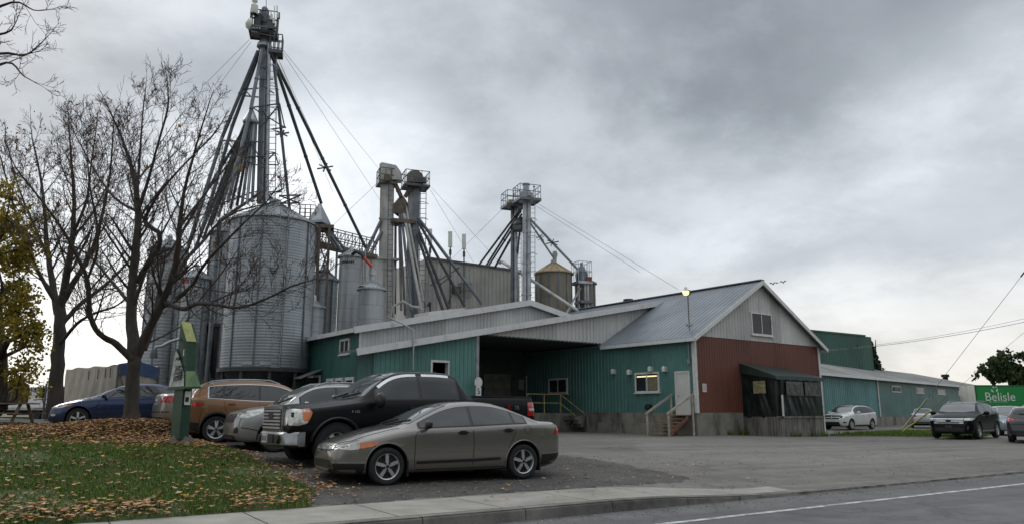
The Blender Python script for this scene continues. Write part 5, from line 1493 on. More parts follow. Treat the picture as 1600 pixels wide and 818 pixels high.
def glazing(car, xa, xb, pillars, wind, rear, pm, up=.055, lowo=.03, gm=None, rgm=None, cham=None, trim=True, far=False, wm=None):
    """side glass from the roof edge to the belt between xa and xb, split at pillars; windshield over x range; rear: ('T',x0,x1) or ('B',z0,z1)"""
    S = car.S; gm = gm or m_cglass; rgm = rgm or gm
    def hi(x): return S['zt'](x)-1.5*S['cr'](x)-up
    def lo(x): return S['zs'](x)+lowo
    def quad(a, b, g=0):
        n = 14; top = []; bot = []
        for i in range(n+1):
            x = lerp(a, b, i/n); h = hi(x); l = lo(x)+g
            if h-l > .035: top.append((x, h-g)); bot.append((x, l))
        return bot+top[::-1] if len(top) > 1 else None
    cuts = [xa]+[p for p in pillars]+[xb]
    if trim:
        q = quad(xa-.04, xb+.05, -.018)
        if q: panel(car, 'window_trim', q, 'S', cham or m_ctrim, .004, r=.02)
        q = quad(xa-.015, xb+.02, -.004)
        if q and cham: panel(car, 'window_trim', q, 'S', m_ctrim, .006, r=.02)
    for i, (a, b) in enumerate(zip(cuts, cuts[1:])):
        ga = .0 if i == 0 else .03; gb = .0 if i == len(cuts)-2 else .03
        q = quad(a+ga, b-gb)
        if q: panel(car, 'side_window', q, 'S', gm if i < 1 or rgm is gm else rgm, .008, r=.025)
    # windshield
    x0, x1 = wind
    def whalf(x): return S['wr'](x)*.90
    poly = []
    n = 10
    for i in range(n+1):   # lower edge, bowed forward at the centre
        y = lerp(-1, 1, i/n); poly.append((x0+.16*y*y, y*whalf(x0+.1)*1.05))
    for i in range(n+1):
        y = lerp(1, -1, i/n); poly.append((x1+.04*y*y*0+.03*(1-y*y)*-1, y*whalf(x1)))
    panel(car, 'windshield', poly, 'T', wm or m_wind, .007, res=.09, r=.03)
    if rear:
        if rear[0] == 'T':
            _, x0, x1 = rear; poly = []
            for i in range(n+1): y = lerp(-1, 1, i/n); poly.append((x1-.12*y*y, y*whalf(x1)*.96))
            for i in range(n+1): y = lerp(1, -1, i/n); poly.append((x0, y*whalf(x0)*.95))
            panel(car, 'rear_window', poly, 'T', gm, .007, res=.09, r=.03)
        else:
            _, z0, z1, hw0, hw1 = rear
            panel(car, 'rear_window', [(-hw0, z0), (hw0, z0), (hw1, z1), (-hw1, z1)], 'B', gm, .007, res=.07, r=.06)
m_wind = M('windshield glass', (.05, .06, .062), .04, var=.5, scale=1.1)
m_wind.node_tree.nodes['Principled BSDF'].inputs['IOR'].default_value = 2.1
for q_ in (m_cglass, m_cglass2): q_.node_tree.nodes['Principled BSDF'].inputs['IOR'].default_value = 1.52
def seam_lines(car, lines, proj='S'):
    for l in lines: strip(car, 'panel_gap', l, proj, m_seam, .011, .003)
def handles(car, pts, mat, w=.19):
    for x, z in pts:
        for pj in ('L', 'R'):
            h, n = hit(car, pj, x, z)
            if h is None: continue
            mb = MB(); mb.box(h+n*.022, (w, .026, .032), (Vector((1, 0, 0)), n, Z3)); mb.box(h+n*.006, (w*.6, .012, .07), (Vector((1, 0, 0)), n, Z3))
            mb.build('door_handle', mat, car.root, local=True)
def mirrors(car, x, z, mat, sz=(.12, .20, .15), out=.02):
    for s in (-1, 1):
        h, n = hit(car, 'L' if s < 0 else 'R', x, z)
        if h is None: continue
        c = Vector((h.x-.02, h.y+s*(sz[1]*.5+.05+out), z+.06)); mb = MB()
        prof = []
        k = 12
        vs = []
        for i in range(7):
            t = -1+2*i/6; q = (1-abs(t)**2.6)**.5 if abs(t) < 1 else 0.05
            q = max(q, .45)
            for j in range(k):
                a = 2*math.pi*j/k; ca, sa = math.cos(a), math.sin(a)
                ex = math.copysign(abs(ca)**.7, ca); ez = math.copysign(abs(sa)**.7, sa)
                vs.append((c.x+ex*sz[0]*.5*q*(.8 if ex > 0 else 1.1), c.y+s*t*sz[1]*.5, c.z+ez*sz[2]*.5*q))
        fs = [(i*k+j, i*k+(j+1) % k, (i+1)*k+(j+1) % k, (i+1)*k+j) for i in range(6) for j in range(k)]+[tuple(range(k)), tuple(range(7*k-1, 6*k-1, -1))]
        mb.add(vs, fs); mb.bar(h-n*.02, Vector((c.x, c.y-s*sz[1]*.3, c.z-.05)), .05, .05)
        mb.build('side_mirror', mat, car.root, local=True, smooth=50)
def plate(car, proj, u, z, w=.31, h=.16, mat=None):
    p, n = hit(car, proj, u, z)
    if p is None: return
    d = -1 if proj == 'F' else 1
    mb = MB(); mb.box((p.x+d*.02, u, z), (.02, w, h)); o = mb.build('licence_plate', mat or m_plate, car.root, local=True)
    t = MB()
    for i in range(6):
        if i == 3: continue
        t.box((p.x+d*.0315, u+(-.5+(i+.5)/6)*w*.85, z-.01), (.003, w*.085, h*.42))
    t.box((p.x+d*.0315, u, z-.01-h*.21), (.002, w*.85, .006))
    t.build('plate_print', M('plate print', (.06, .08, .14), .6), o, local=True)
def wipers(car, segs, lift=.02):
    for a, b in segs:
        pts = []
        for i in range(7):
            q = lerp(Vector(a), Vector(b), i/6); h, n = hit(car, 'T', q.x, q.y)
            if h is not None: pts.append(h+n*lift)
        if len(pts) > 2:
            mb = MB(); mb.tube(pts, .012, 5); mb.build('wiper', m_ctrim, car.root, local=True, smooth=60)
def box_on(car, name, proj, u0, u1, z0, z1, out, mat, inset=.04):
    h, n = hit(car, proj, (u0+u1)/2, (z0+z1)/2)
    if h is None: return
    d = -1 if proj == 'F' else 1
    mb = MB(); mb.box((h.x+d*(out-inset)/2, (u0+u1)/2, (z0+z1)/2), (out+inset, u1-u0, z1-z0)); return mb.build(name, mat, car.root, local=True)
def rails(car, x0, x1, mat, h=.05):
    for s in (-1, 1):
        pts = []
        for i in range(9):
            x = lerp(x0, x1, i/8); y = s*car.S['wr'](x)*.88; p, n = hit(car, 'T', x, y)
            if p is not None: pts.append(p+Z3*(h if 0 < i < 8 else .0))
        mb = MB(); mb.tube(pts, .022, 6); mb.build('roof_rail', mat, car.root, local=True, smooth=60)
# ---- profiles ------------------------------------------------------------
def sedan_S(L=4.54, W=1.75, H=1.435, r=.318, k=1.0):
    sx = L/4.54; sz = H/1.435; q = W/1.75
    X = lambda pts, s=1: [(a*sx, b*s) for a, b in pts]
    return dict(L=L, r=r, xf=.90*sx, xr=3.60*sx, arch=r+.05,
        zt=X([(0, .60), (.03, .66), (.10, .715), (.25, .775), (.6, .875), (.95, .955), (1.18, 1.0), (1.42, 1.10), (1.75, 1.25), (2.05, 1.362), (2.35, 1.42), (2.65, 1.435), (2.95, 1.425), (3.25, 1.375), (3.55, 1.275), (3.85, 1.155), (4.02, 1.085), (4.12, 1.065), (4.35, 1.055), (4.46, 1.03), (4.51, .94), (4.54, .72)], sz),
        zs=X([(0, .50), (.1, .63), (.3, .70), (.7, .79), (1.2, .895), (1.6, .93), (2.5, .955), (3.3, .985), (4.0, 1.0), (4.35, .99), (4.5, .88), (4.54, .6)], sz),
        zb=X([(0, .27), (.06, .22), (.3, .19), (.6, .185), (4.0, .19), (4.3, .24), (4.54, .36)], 1),
        w=X([(0, .50), (.03, .58), (.10, .665), (.22, .745), (.40, .805), (.65, .845), (1.0, .866), (1.6, .875), (3.2, .875), (3.7, .865), (4.1, .835), (4.35, .79), (4.47, .73), (4.54, .62)], q),
        wr=X([(0, .38), (.1, .50), (.3, .60), (.7, .68), (1.15, .735), (1.4, .70), (1.75, .635), (2.1, .575), (2.5, .555), (3.1, .55), (3.5, .575), (3.9, .64), (4.1, .69), (4.4, .66), (4.54, .5)], q),
        cr=X([(0, .03), (.3, .03), (1.0, .022), (1.4, .03), (2.2, .038), (3.2, .036), (4.0, .02), (4.4, .02), (4.54, .03)], 1), rim=.205, tw=.2)
def suv_S(L=4.45, W=1.85, H=1.64, r=.345, hood=1.04, slant=0.0, nose=.70):
    sx = L/4.45; q = W/1.85; sz = H/1.64; X = lambda p, s=1: [(a*sx, b*s) for a, b in p]
    return dict(L=L, r=r, xf=.90*sx, xr=3.54*sx, arch=r+.06,
        zt=X([(0, nose), (.03, nose+.12), (.1, nose+.20), (.25, hood-.08), (.6, hood), (1.0, hood+.055), (1.15, hood+.085), (1.4, hood+.27), (1.7, hood+.455), (1.95, H/sz-.055), (2.3, H/sz-.01), (2.8, H/sz), (3.4, H/sz-.025), (3.8+.1*slant, H/sz-.07), (4.02+.1*slant, H/sz-.17), (4.18+.06*slant, 1.28), (4.30+.04*slant, 1.08), (4.40, .96), (4.45, .70)], sz),
        zs=X([(0, .58), (.1, nose+.08), (.3, hood-.17), (.7, hood-.09), (1.2, hood-.03), (1.6, hood), (2.5, hood+.02), (3.4, hood+.07), (4.0, hood+.10), (4.25, hood+.08), (4.40, .82), (4.45, .62)], sz),
        zb=X([(0, .34), (.08, .27), (.35, .23), (4.0, .24), (4.3, .30), (4.45, .42)], 1),
        w=X([(0, .58), (.03, .66), (.1, .75), (.25, .83), (.45, .885), (.8, .92), (1.4, .925), (3.5, .925), (4.0, .90), (4.25, .86), (4.38, .80), (4.45, .70)], q),
        wr=X([(0, .48), (.1, .60), (.3, .70), (1.05, .79), (1.3, .755), (1.65, .69), (2.0, .64), (2.5, .63), (3.3, .62), (3.9, .60), (4.2, .66), (4.4, .66), (4.45, .55)], q),
        cr=X([(0, .03), (.4, .03), (1.1, .025), (1.5, .03), (2.2, .036), (3.5, .036), (4.1, .035), (4.45, .03)], 1), rim=.235, tw=.22)
def truck_S():
    return dict(L=5.85, r=.43, xf=.95, xr=4.62, arch=.50, bulge=.012,
        zt=[(0, 1.03), (.02, 1.12), (.07, 1.18), (.2, 1.215), (.7, 1.265), (1.2, 1.315), (1.42, 1.345), (1.6, 1.46), (1.85, 1.66), (2.1, 1.83), (2.3, 1.91), (2.6, 1.955), (3.2, 1.965), (3.62, 1.945), (3.82, 1.87), (3.93, 1.72), (4.04, 1.50), (4.10, 1.425), (4.16, 1.405), (4.6, 1.40), (5.75, 1.405), (5.82, 1.39), (5.85, 1.30)],
        zs=[(0, .90), (.1, 1.07), (.3, 1.11), (.8, 1.17), (1.4, 1.25), (1.8, 1.285), (2.6, 1.30), (3.6, 1.31), (4.0, 1.325), (5.7, 1.335), (5.85, 1.2)],
        zb=[(0, .58), (.2, .52), (.5, .48), (1.4, .44), (4.0, .46), (5.2, .55), (5.85, .60)],
        w=[(0, .80), (.04, .87), (.12, .92), (.3, .955), (.7, .985), (1.4, .985), (2, .98), (4.0, .985), (5.5, .985), (5.8, .97), (5.85, .955)],
        wr=[(0, .62), (.1, .72), (.6, .78), (1.35, .86), (1.6, .83), (2.0, .755), (2.4, .715), (3.0, .70), (3.6, .70), (3.9, .72), (4.08, .86), (4.2, .93), (5.7, .93), (5.85, .9)],
        cr=[(0, .025), (1.3, .03), (1.7, .03), (2.4, .042), (3.5, .042), (4.0, .025), (4.15, .006), (5.8, .006), (5.85, .02)], rim=.25, tw=.28, xtra=[3.86, 3.9, 3.95, 4.0, 4.04, 4.07, 4.1, 4.13, 4.17])
def gz(x, y): return zterr(x, y)+.02
def place(px, Y):
    d = ray(px, 680); X = d.x/d.y*Y; return Vector((X, Y, gz(X, Y)))
D = math.radians
# ---- grey sedan, nearest ---------------------------------------------------
P_grey = paint('warm grey paint', (.205, .190, .168), .55, .24, .22, 1.0)
S = sedan_S(); S['spokes'] = 5; S['wstyle'] = dict(w=.25, w1=.27, ph=.35); S['rim'] = .222
A1 = at(605, 752, 13.1); A2 = at(818.5, 746, 14.42)
hd = math.atan2(A2.y-A1.y, A2.x-A1.x)
c = make_car('sedan', 'warm grey four door sedan with amber front indicators, nearest vehicle at the gravel edge', 'car', S, P_grey, (A1.x, A1.y, gz(A1.x, A1.y)-.0), hd)
glazing(c, 1.50, 3.66, [2.52, 3.40], (1.17, 2.12), ('T', 3.12, 4.02), P_grey)
seam_lines(c, [[(1.47, .95), (1.40, .80), (1.39, .4), (1.42, .24)], [(2.53, .98), (2.545, .7), (2.53, .24)], [(3.45, 1.02), (3.42, .85), (3.30, .62), (3.24, .45), (3.2, .3)], [(1.42, .245), (3.2, .245)], [(.62, .775), (.68, .66), (.58, .55)]])
seam_lines(c, [[(.14, -.48), (.32, -.60), (.8, -.68), (1.15, -.72)], [(.14, .48), (.32, .60), (.8, .68), (1.15, .72)], [(.14, -.48), (.12, -.2), (.12, .2), (.14, .48)]], 'T')
strip(c, 'groove_strip', [(1.43, .365), (2.5, .375), (3.1, .39)], 'S', m_ctrim, .05, .006)  # dark strip drawn for the groove along the lower doors
strip(c, 'groove_strip', [(1.43, .395), (2.5, .405), (3.1, .42)], 'S', m_chrome if False else P_grey, .012, .010)
strip(c, 'bumper_line', [(.03, .40), (.3, .395), (.52, .39)], 'S', m_steel, .02, .006)
panel(c, 'lower_bumper', [(.02, .24), (.5, .2), (.52, .37), (.02, .38)], 'S', m_ctrim, .005, r=.02)
strip(c, 'bumper_line', [(4.02, .455), (4.5, .47)], 'S', m_steel, .02, .006)
panel(c, 'lower_bumper', [(4.0, .24), (4.4, .28), (4.5, .45), (4.02, .435)], 'S', m_ctrim, .005, r=.02)
panel(c, 'headlight', [(.09, .615), (.30, .60), (.42, .615), (.42, .715), (.30, .705), (.12, .665)], 'S', m_lampc, .008)
panel(c, 'indicator', [(.42, .615), (.66, .66), (.74, .715), (.70, .735), (.42, .715)], 'S', m_lampo, .009)
panel(c, 'grille', [(-.52, .60), (-.3, .575), (.3, .575), (.52, .60), (.50, .665), (.3, .665), (-.3, .665), (-.50, .665)], 'F', m_ctrim, .006)
panel(c, 'grille_bar', [(-.50, .615), (-.3, .60), (.3, .60), (.50, .615), (.49, .655), (-.49, .655)], 'F', m_chrome, .012)
# badge on the grille bar: an upright letter-like emblem in a frame
h, n = hit(c, 'F', 0, .625); mb = MB(); x = h.x-.02
for y0, z0, y1, z1 in ((-.04, .585, -.034, .675), (.04, .585, .034, .675), (-.035, .628, .035, .628)): mb.bar((x, y0, z0), (x, y1, z1), .016)
mb.build('badge', m_chrome, c.root, local=True)
panel(c, 'air_intake', [(-.55, .30), (.55, .30), (.50, .43), (-.50, .43)], 'F', m_ctrim, .006)
panel(c, 'tail_light', [(4.30, .80), (4.52, .82), (4.50, .98), (4.44, 1.0), (4.38, .92)], 'S', m_lampr, .008)
handles(c, [(2.33, .865), (3.27, .895)], m_ctrim); mirrors(c, 1.62, .955, m_ctrim)
hh, n = hit(c, 'L', 3.70, .90); mb = MB()
pts = [Vector((3.70+.075*math.cos(a), 0, .90+.075*math.sin(a))) for a in [2*math.pi*i/20 for i in range(21)]]
q = [hit(c, 'L', p.x, p.z) for p in pts]; mb.tube([a+b*.001 for a, b in q], .004, 4); mb.build('fuel_flap', m_seam, c.root, local=True)
wipers(c, [((1.22, -.05), (1.42, -.58)), ((1.22, .45), (1.40, -.02))])
for x in (1.27, 3.95):
    for s in (-1, 1): mb = MB(); mb.box((x, s*.78, .27), (.02, .2, .26)); mb.build('mud_flap', m_black, c.root, local=True)
plate(c, 'B', 0, .75)
# ---- black pickup ------------------------------------------------------------
P_black = paint('black paint', (.004, .004, .0045), .0, .34, .015, .08, .2)
S = truck_S(); S['wstyle'] = dict(tread=True, w=.3, mat=m_rim); S['spokes'] = 6; S['lip'] = .035; S['lipmat'] = m_ctrim
p = place(527, 15.1)
c = make_car('pickup_truck', 'black crew cab pickup truck with chrome grille and bumper behind the grey sedan', 'truck', S, P_black, p, D(35))
glazing(c, 1.80, 3.74, [2.82], (1.40, 2.34), None, P_black, up=.06, lowo=.035, gm=m_cglass, rgm=m_cglass2)
def topstrip(x0, x1):
    line = []
    for i in range(9):
        x = lerp(x0, x1, i/8); line.append((x, S['zt'](x)-1.5*S['cr'](x)-.048))
    strip(c, 'chrome_visor', line, 'S', m_chrome, .055, .014)
topstrip(1.86, 2.78); topstrip(2.92, 3.6)
seam_lines(c, [[(1.58, 1.25), (1.56, .7), (1.6, .5)], [(2.83, 1.3), (2.85, .9), (2.82, .5)], [(3.80, 1.3), (3.82, .95), (3.75, .55)], [(4.10, 1.36), (4.10, .52)], [(1.6, .5), (3.9, .52)]])
panel(c, 'headlight', [(.01, .82), (.16, .81), (.34, .86), (.38, 1.10), (.10, 1.13), (.01, 1.10)], 'S', m_lampc, .012)
panel(c, 'headlight', [(-.80, .82), (-.62, .81), (-.62, 1.12), (-.80, 1.12)], 'F', m_lampc, .012); panel(c, 'headlight', [(.80, .82), (.62, .81), (.62, 1.12), (.80, 1.12)], 'F', m_lampc, .012)
panel(c, 'indicator', [(.25, .90), (.36, .90), (.43, 1.06), (.38, 1.13), (.23, 1.12)], 'S', m_lampo, .015)
# grille: chrome surround, dark back, four bars, oval badge
box_on(c, 'grille_surround', 'F', -.60, .60, .70, 1.19, .05, m_chrome)
g = box_on(c, 'grille', 'F', -.53, .53, .73, 1.135, .062, m_ctrim)
h, n = hit(c, 'F', 0, 1.0)
for i in range(6):
    mb = MB(); mb.box((h.x-.068, 0, .765+i*.066), (.03, 1.06, .03)); mb.build('grille_bar', m_satin, c.root, local=True)
mb = MB(); mb.add([(h.x-.095, .15*math.cos(a), 1.0+.065*math.sin(a)) for a in [2*math.pi*k/24 for k in range(24)]]+[(h.x-.05, .15*math.cos(a), 1.0+.065*math.sin(a)) for a in [2*math.pi*k/24 for k in range(24)]], [tuple(range(24))]+[(k, (k+1) % 24, 24+(k+1) % 24, 24+k) for k in range(24)])
mb.build('badge', M('oval badge', (.05, .06, .09), .25, .4), c.root, local=True)
# bumper: wrapped chrome bar
def bumper(zc, hgt, out, x0, mat, front=True):
    mb = MB(); pts = []
    n_ = 20; rows = []
    for i in range(n_+1):
        t = -1+2*i/n_; y = t*.985
        x = x0+ (.26*abs(t)**4.5 if front else -.1*abs(t)**6)
        rows.append((x, y))
    vs = []
    for x, y in rows:
        for dz, dx in ((-hgt/2, .05), (-hgt/2+.03, 0), (hgt/2-.04, 0), (hgt/2, .04), (hgt/2, .16), (-hgt/2, .16)): vs.append((x+(dx if front else -dx), y, zc+dz))
    m_ = 6
    mb.add(vs, [(i*m_+j, i*m_+(j+1) % m_, (i+1)*m_+(j+1) % m_, (i+1)*m_+j) for i in range(n_) for j in range(m_)]+[tuple(range(m_)), tuple(range(n_*m_, n_*m_+m_))])
    return mb.build('bumper', mat, c.root, local=True, smooth=40)
bo = bumper(.555, .27, 0, -.12, m_bump)
for s in (-1, 1):
    mb = MB(); mb.lathe([(.085, 0), (.085, .02), (.0, .02)], (0, 0, 0), 18); mb.v = [(-.121-v[2], s*.56+v[0], .545+v[1]) for v in mb.v]; mb.build('fog_light', m_ctrim, bo, local=True)
mb = MB(); mb.box((-.125, 0, .555), (.03, .72, .17)); mb.build('bumper_insert', m_ctrim, bo, local=True)
mb = MB(); mb.box((-.15, .12, .56), (.02, .31, .17)); po = mb.build('licence_plate', m_plate, c.root, local=True)
mb = MB()
for i in range(3): mb.box((-.1615, .12-.1+i*.1, .56), (.003, .05, .09))
mb.box((-.1615, .12, .515), (.002, .25, .008))
mb.build('plate_print', m_ctrim, po, local=True)
mb = MB(); mb.box((.25, 0, .45), (.5, 1.3, .16)); mb.build('skid_plate', m_ctrim, c.root, local=True)
panel(c, 'tail_light', [(5.62, .98), (5.84, .98), (5.845, 1.30), (5.64, 1.29)], 'S', m_lampr, .012)
for z0 in (1.10,): panel(c, 'reversing_lamp', [(5.67, z0), (5.83, z0), (5.83, z0+.055), (5.67, z0+.055)], 'S', m_lampc, .016, r=.01)
for pj, sgn in (('L', 1), ('R', -1)):
    h, n = hit(c, pj, 5.3, 1.18)
    text_mesh('X', .17, 'lettering', m_lampr, c.root, h-Vector((sgn*.19, 0, 0))+n*.004, (sgn, 0, 0), Z3, local=True)
    text_mesh('TR', .12, 'lettering', m_steel, c.root, h+Vector((sgn*.03, 0, -.015))+n*.004, (sgn, 0, 0), Z3, local=True)
    h, n = hit(c, pj, 1.32, 1.08); text_mesh('F-150', .075, 'lettering', m_chrome, c.root, h+n*.004, (sgn, 0, 0), Z3, local=True)
mb = MB(); mb.box((4.98, 0, 1.418), (1.66, 1.80, .035)); mb.build('bed_cover', m_ctrim, c.root, local=True)
handles(c, [(2.62, 1.16), (3.55, 1.17)], m_ctrim, .2); mirrors(c, 1.78, 1.25, m_ctrim, (.17, .30, .32), .06)
wipers(c, [((1.46, .1), (1.62, -.55)), ((1.46, .65), (1.6, .1))])
mb = MB()
for s in (-1, 1): mb.tube([(1.5, s*.96, .47), (3.8, s*.96, .47)], .05, 8)
mb.build('running_board', m_ctrim, c.root, local=True, smooth=60)
# ---- silver suv behind the pickup -----------------------------------------------
P_silver = paint('silver paint', (.36, .36, .355), .6, .3, .25)
S = suv_S(4.41, 1.82, 1.66); S['wstyle'] = dict(w=.25); S['lipmat'] = m_ctrim
p = place(430, 18.2)
c = make_car('suv', 'silver suv with dark grille squeezed between the black pickup and the brown suv', 'car', S, P_silver, p, D(33))
glazing(c, 1.50, 3.95, [2.42, 3.30], (1.10, 1.98), ('B', 1.15, 1.45, .62, .55), P_silver)
panel(c, 'headlight', [(.09, .80), (.30, .80), (.60, .93), (.72, 1.0), (.40, .965), (.14, .90)], 'S', m_lampc, .01)
panel(c, 'grille', [(-.42, .70), (.42, .70), (.50, .86), (.36, .93), (-.36, .93), (-.50, .86)], 'F', m_ctrim, .012)
for i in range(4): panel(c, 'grille_bar', [(-.40, .725+i*.045), (.40, .725+i*.045), (.41, .742+i*.045), (-.41, .742+i*.045)], 'F', m_rimd, .018, r=0)
panel(c, 'hood_guard', [(.10, -.60), (.26, -.66), (.26, .66), (.10, .60), (.06, 0)], 'T', m_ctrim, .012)
panel(c, 'fog_light', [(-.72, .46), (-.55, .44), (-.58, .56), (-.70, .6)], 'F', m_ctrim, .01); panel(c, 'fog_light', [(.72, .46), (.55, .44), (.58, .56), (.70, .6)], 'F', m_ctrim, .01)
strip(c, 'bumper_crease', [(.12, .58), (.35, .54), (.5, .5)], 'S', m_seam, .02)
panel(c, 'air_intake', [(-.6, .30), (.6, .30), (.55, .40), (-.55, .40)], 'F', m_ctrim, .008)
mirrors(c, 1.60, 1.06, P_silver); handles(c, [(2.25, .96), (3.2, 1.0)], P_silver); rails(c, 1.9, 3.9, m_steel)
wipers(c, [((1.16, .0), (1.36, -.6))])
h, n = hit(c, 'F', 0, .87); mb = MB(); mb.add([(h.x-.025, .08*math.cos(a), .86+.04*math.sin(a)) for a in [2*math.pi*k/16 for k in range(16)]], [tuple(range(16))]); mb.build('badge', m_chrome, c.root, local=True)
# ---- brown suv, seen from its right rear -----------------------------------------
P_brown = paint('copper brown paint', (.215, .105, .045), .45, .3, .25)
S = suv_S(4.48, 1.855, 1.66, .35); S['wstyle'] = dict(twin=True, w=.36, ph=.3); S['spokes'] = 5; S['lip'] = .035; S['lipmat'] = m_ctrim; S['rim'] = .24
pr = place(337, 20.2); h0 = D(25)+math.pi     # it faces away to the right: front-to-rear runs back to the left
wb = S['xr']-S['xf']; pf = pr+Vector((math.cos(D(25)), math.sin(D(25)), 0))*wb
c = make_car('suv', 'copper brown suv seen from its side and rear corner behind the green sign post', 'car', S, P_brown, (pf.x, pf.y, pr.z), h0, side='R')
glazing(c, 1.62, 3.78, [2.50, 3.42], (1.12, 1.98), ('B', 1.17, 1.45, .62, .55), P_brown, up=.075, cham=m_chrome, gm=m_cglass, rgm=m_cglass2)
seam_lines(c, [[(1.52, 1.0), (1.46, .7), (1.5, .35)], [(2.50, 1.06), (2.52, .7), (2.48, .34)], [(3.42, 1.1), (3.36, .85), (3.18, .6), (3.05, .38)], [(3.95, .9), (4.0, .6), (3.95, .42)]])
panel(c, 'sill_cladding', [(1.35, .25), (3.1, .26), (3.1, .40), (1.35, .38)], 'S', m_ctrim, .012)
panel(c, 'lower_bumper', [(3.98, .28), (4.42, .38), (4.44, .56), (3.96, .52)], 'S', m_ctrim, .012)
panel(c, 'tail_light', [(3.92, .985), (4.12, .95), (4.42, .94), (4.42, 1.03), (4.2, 1.05), (3.95, 1.02)], 'S', m_lampr, .012)
panel(c, 'tail_light', [(-.80, .95), (-.35, .97), (-.35, 1.02), (-.8, 1.03)], 'B', m_lampr, .012); panel(c, 'tail_light', [(.80, .95), (.35, .97), (.35, 1.02), (.8, 1.03)], 'B', m_lampr, .012)
panel(c, 'lower_bumper', [(-.8, .36), (.8, .36), (.82, .56), (-.82, .56)], 'B', m_ctrim, .01)
handles(c, [(2.32, .96), (3.22, 1.0)], P_brown, .22); mirrors(c, 1.66, 1.07, P_brown); rails(c, 1.95, 4.0, m_steel, .05); plate(c, 'B', 0, .8)
mb = MB(); q, n = hit(c, 'T', 3.85, 0); mb.prism([q+Vector((-.12, -.012, 0)), q+Vector((.10, -.012, 0)), q+Vector((.07, -.012, .07))], (0, .024, 0)); mb.build('antenna_fin', P_brown, c.root, local=True)
panel(c, 'headlight', [(.10, .84), (.35, .84), (.75, .98), (.4, .97)], 'S', m_lampc, .01)
# ---- pale car behind the sign --------------------------------------------------------
P_beige = paint('champagne paint', (.33, .31, .27), .5, .32, .3)
S = sedan_S(4.6, 1.78, 1.45); S['spokes'] = 6
pr = place(304, 22.6); hd2 = D(36)
wb = S['xr']-S['xf']; pf = pr+Vector((math.cos(hd2), math.sin(hd2), 0))*wb
c = make_car('sedan', 'champagne sedan mostly hidden by the green sign post, its tail towards the tree', 'car', S, P_beige, (pf.x, pf.y, pr.z), hd2+math.pi, side='R', far=True)
glazing(c, 1.50, 3.66, [2.52], (1.17, 2.12), ('T', 3.12, 4.02), P_beige, far=True)
panel(c, 'tail_light', [(4.20, .80), (4.52, .78), (4.52, .98), (4.30, .98)], 'S', m_lampr, .01); panel(c, 'tail_light', [(-.74, .78), (-.42, .8), (-.42, .92), (-.74, .97)], 'B', m_lampr, .01); panel(c, 'tail_light', [(.74, .78), (.42, .8), (.42, .92), (.74, .97)], 'B', m_lampr, .01)
plate(c, 'B', 0, .82); panel(c, 'bumper_line', [(-.85, .50), (.85, .50), (.85, .53), (-.85, .53)], 'B', m_seam, .006, r=0)
# ---- blue sedan behind the tree ------------------------------------------------------
P_blue = paint('deep blue paint', (.007, .026, .09), .4, .24, .1)
S = sedan_S(4.52, 1.755, 1.435, .32); S['wstyle'] = dict(w=.26, w1=.28, ph=.35); S['rim'] = .22
p = place(118, 23.2)
c = make_car('sedan', 'deep blue sedan parked on fallen leaves behind the bare tree trunk', 'car', S, P_blue, p, D(17))
glazing(c, 1.50, 3.72, [2.52, 3.42], (1.17, 2.12), ('T', 3.12, 4.02), P_blue)
seam_lines(c, [[(1.47, .95), (1.39, .7), (1.42, .24)], [(2.53, .98), (2.545, .7), (2.53, .24)], [(3.45, 1.02), (3.3, .62), (3.2, .3)]])
panel(c, 'headlight', [(.10, .64), (.40, .645), (.62, .72), (.60, .745), (.30, .72), (.12, .685)], 'S', m_lampc, .008); panel(c, 'indicator', [(.50, .68), (.66, .71), (.74, .745), (.6, .75)], 'S', m_lampo, .01)
panel(c, 'grille', [(-.5, .58), (.5, .58), (.48, .68), (-.48, .68)], 'F', m_ctrim, .006); panel(c, 'air_intake', [(-.55, .28), (.55, .28), (.50, .44), (-.50, .44)], 'F', m_ctrim, .006)
panel(c, 'fog_light', [(.12, .40), (.26, .40), (.26, .47), (.12, .46)], 'S', m_lampc, .008)
panel(c, 'tail_light', [(4.30, .82), (4.52, .82), (4.50, .98), (4.40, 1.0)], 'S', m_lampr, .008)
handles(c, [(2.33, .865), (3.27, .895)], P_blue); mirrors(c, 1.62, .955, P_blue)
# ---- right-hand cars ------------------------------------------------------------------
P_white = paint('white paint', (.62, .62, .59), .0, .25, .3)
S = suv_S(4.89, 1.88, 1.69, .36, 1.06, .6); S['wstyle'] = dict(w=.32, w1=.4)
p = place(1333, 52.5); q2 = place(1376, 54.6); hd = math.atan2(q2.y-p.y, q2.x-p.x)
c = make_car('suv', 'white suv with black roof rails parked on the grass edge right of the tarpaulin porch', 'car', S, P_white, p, D(38), far=True)
glazing(c, 1.62, 4.50, [2.66, 3.6], (1.22, 2.15), ('B', 1.2, 1.48, .64, .56), P_white, rgm=m_cglass2)
panel(c, 'headlight', [(.10, .80), (.35, .80), (.55, .92), (.16, .92)], 'S', m_lampc, .01)
panel(c, 'headlight', [(-.84, .80), (-.58, .80), (-.58, .92), (-.84, .92)], 'F', m_lampc, .01); panel(c, 'headlight', [(.84, .80), (.58, .80), (.58, .92), (.84, .92)], 'F', m_lampc, .01)
panel(c, 'grille', [(-.54, .74), (.54, .74), (.56, .92), (-.56, .92)], 'F', m_ctrim, .012); panel(c, 'hood_guard', [(.08, -.72), (.24, -.74), (.24, .74), (.08, .72)], 'T', m_ctrim, .015)
panel(c, 'grille_bar', [(-.54, .82), (.54, .82), (.54, .85), (-.54, .85)], 'F', P_white, .02, r=0); panel(c, 'grille_bar', [(-.02, .74), (.02, .74), (.02, .92), (-.02, .92)], 'F', P_white, .02, r=0)
panel(c, 'air_intake', [(-.62, .34), (.62, .34), (.55, .54), (-.55, .54)], 'F', m_ctrim, .012)
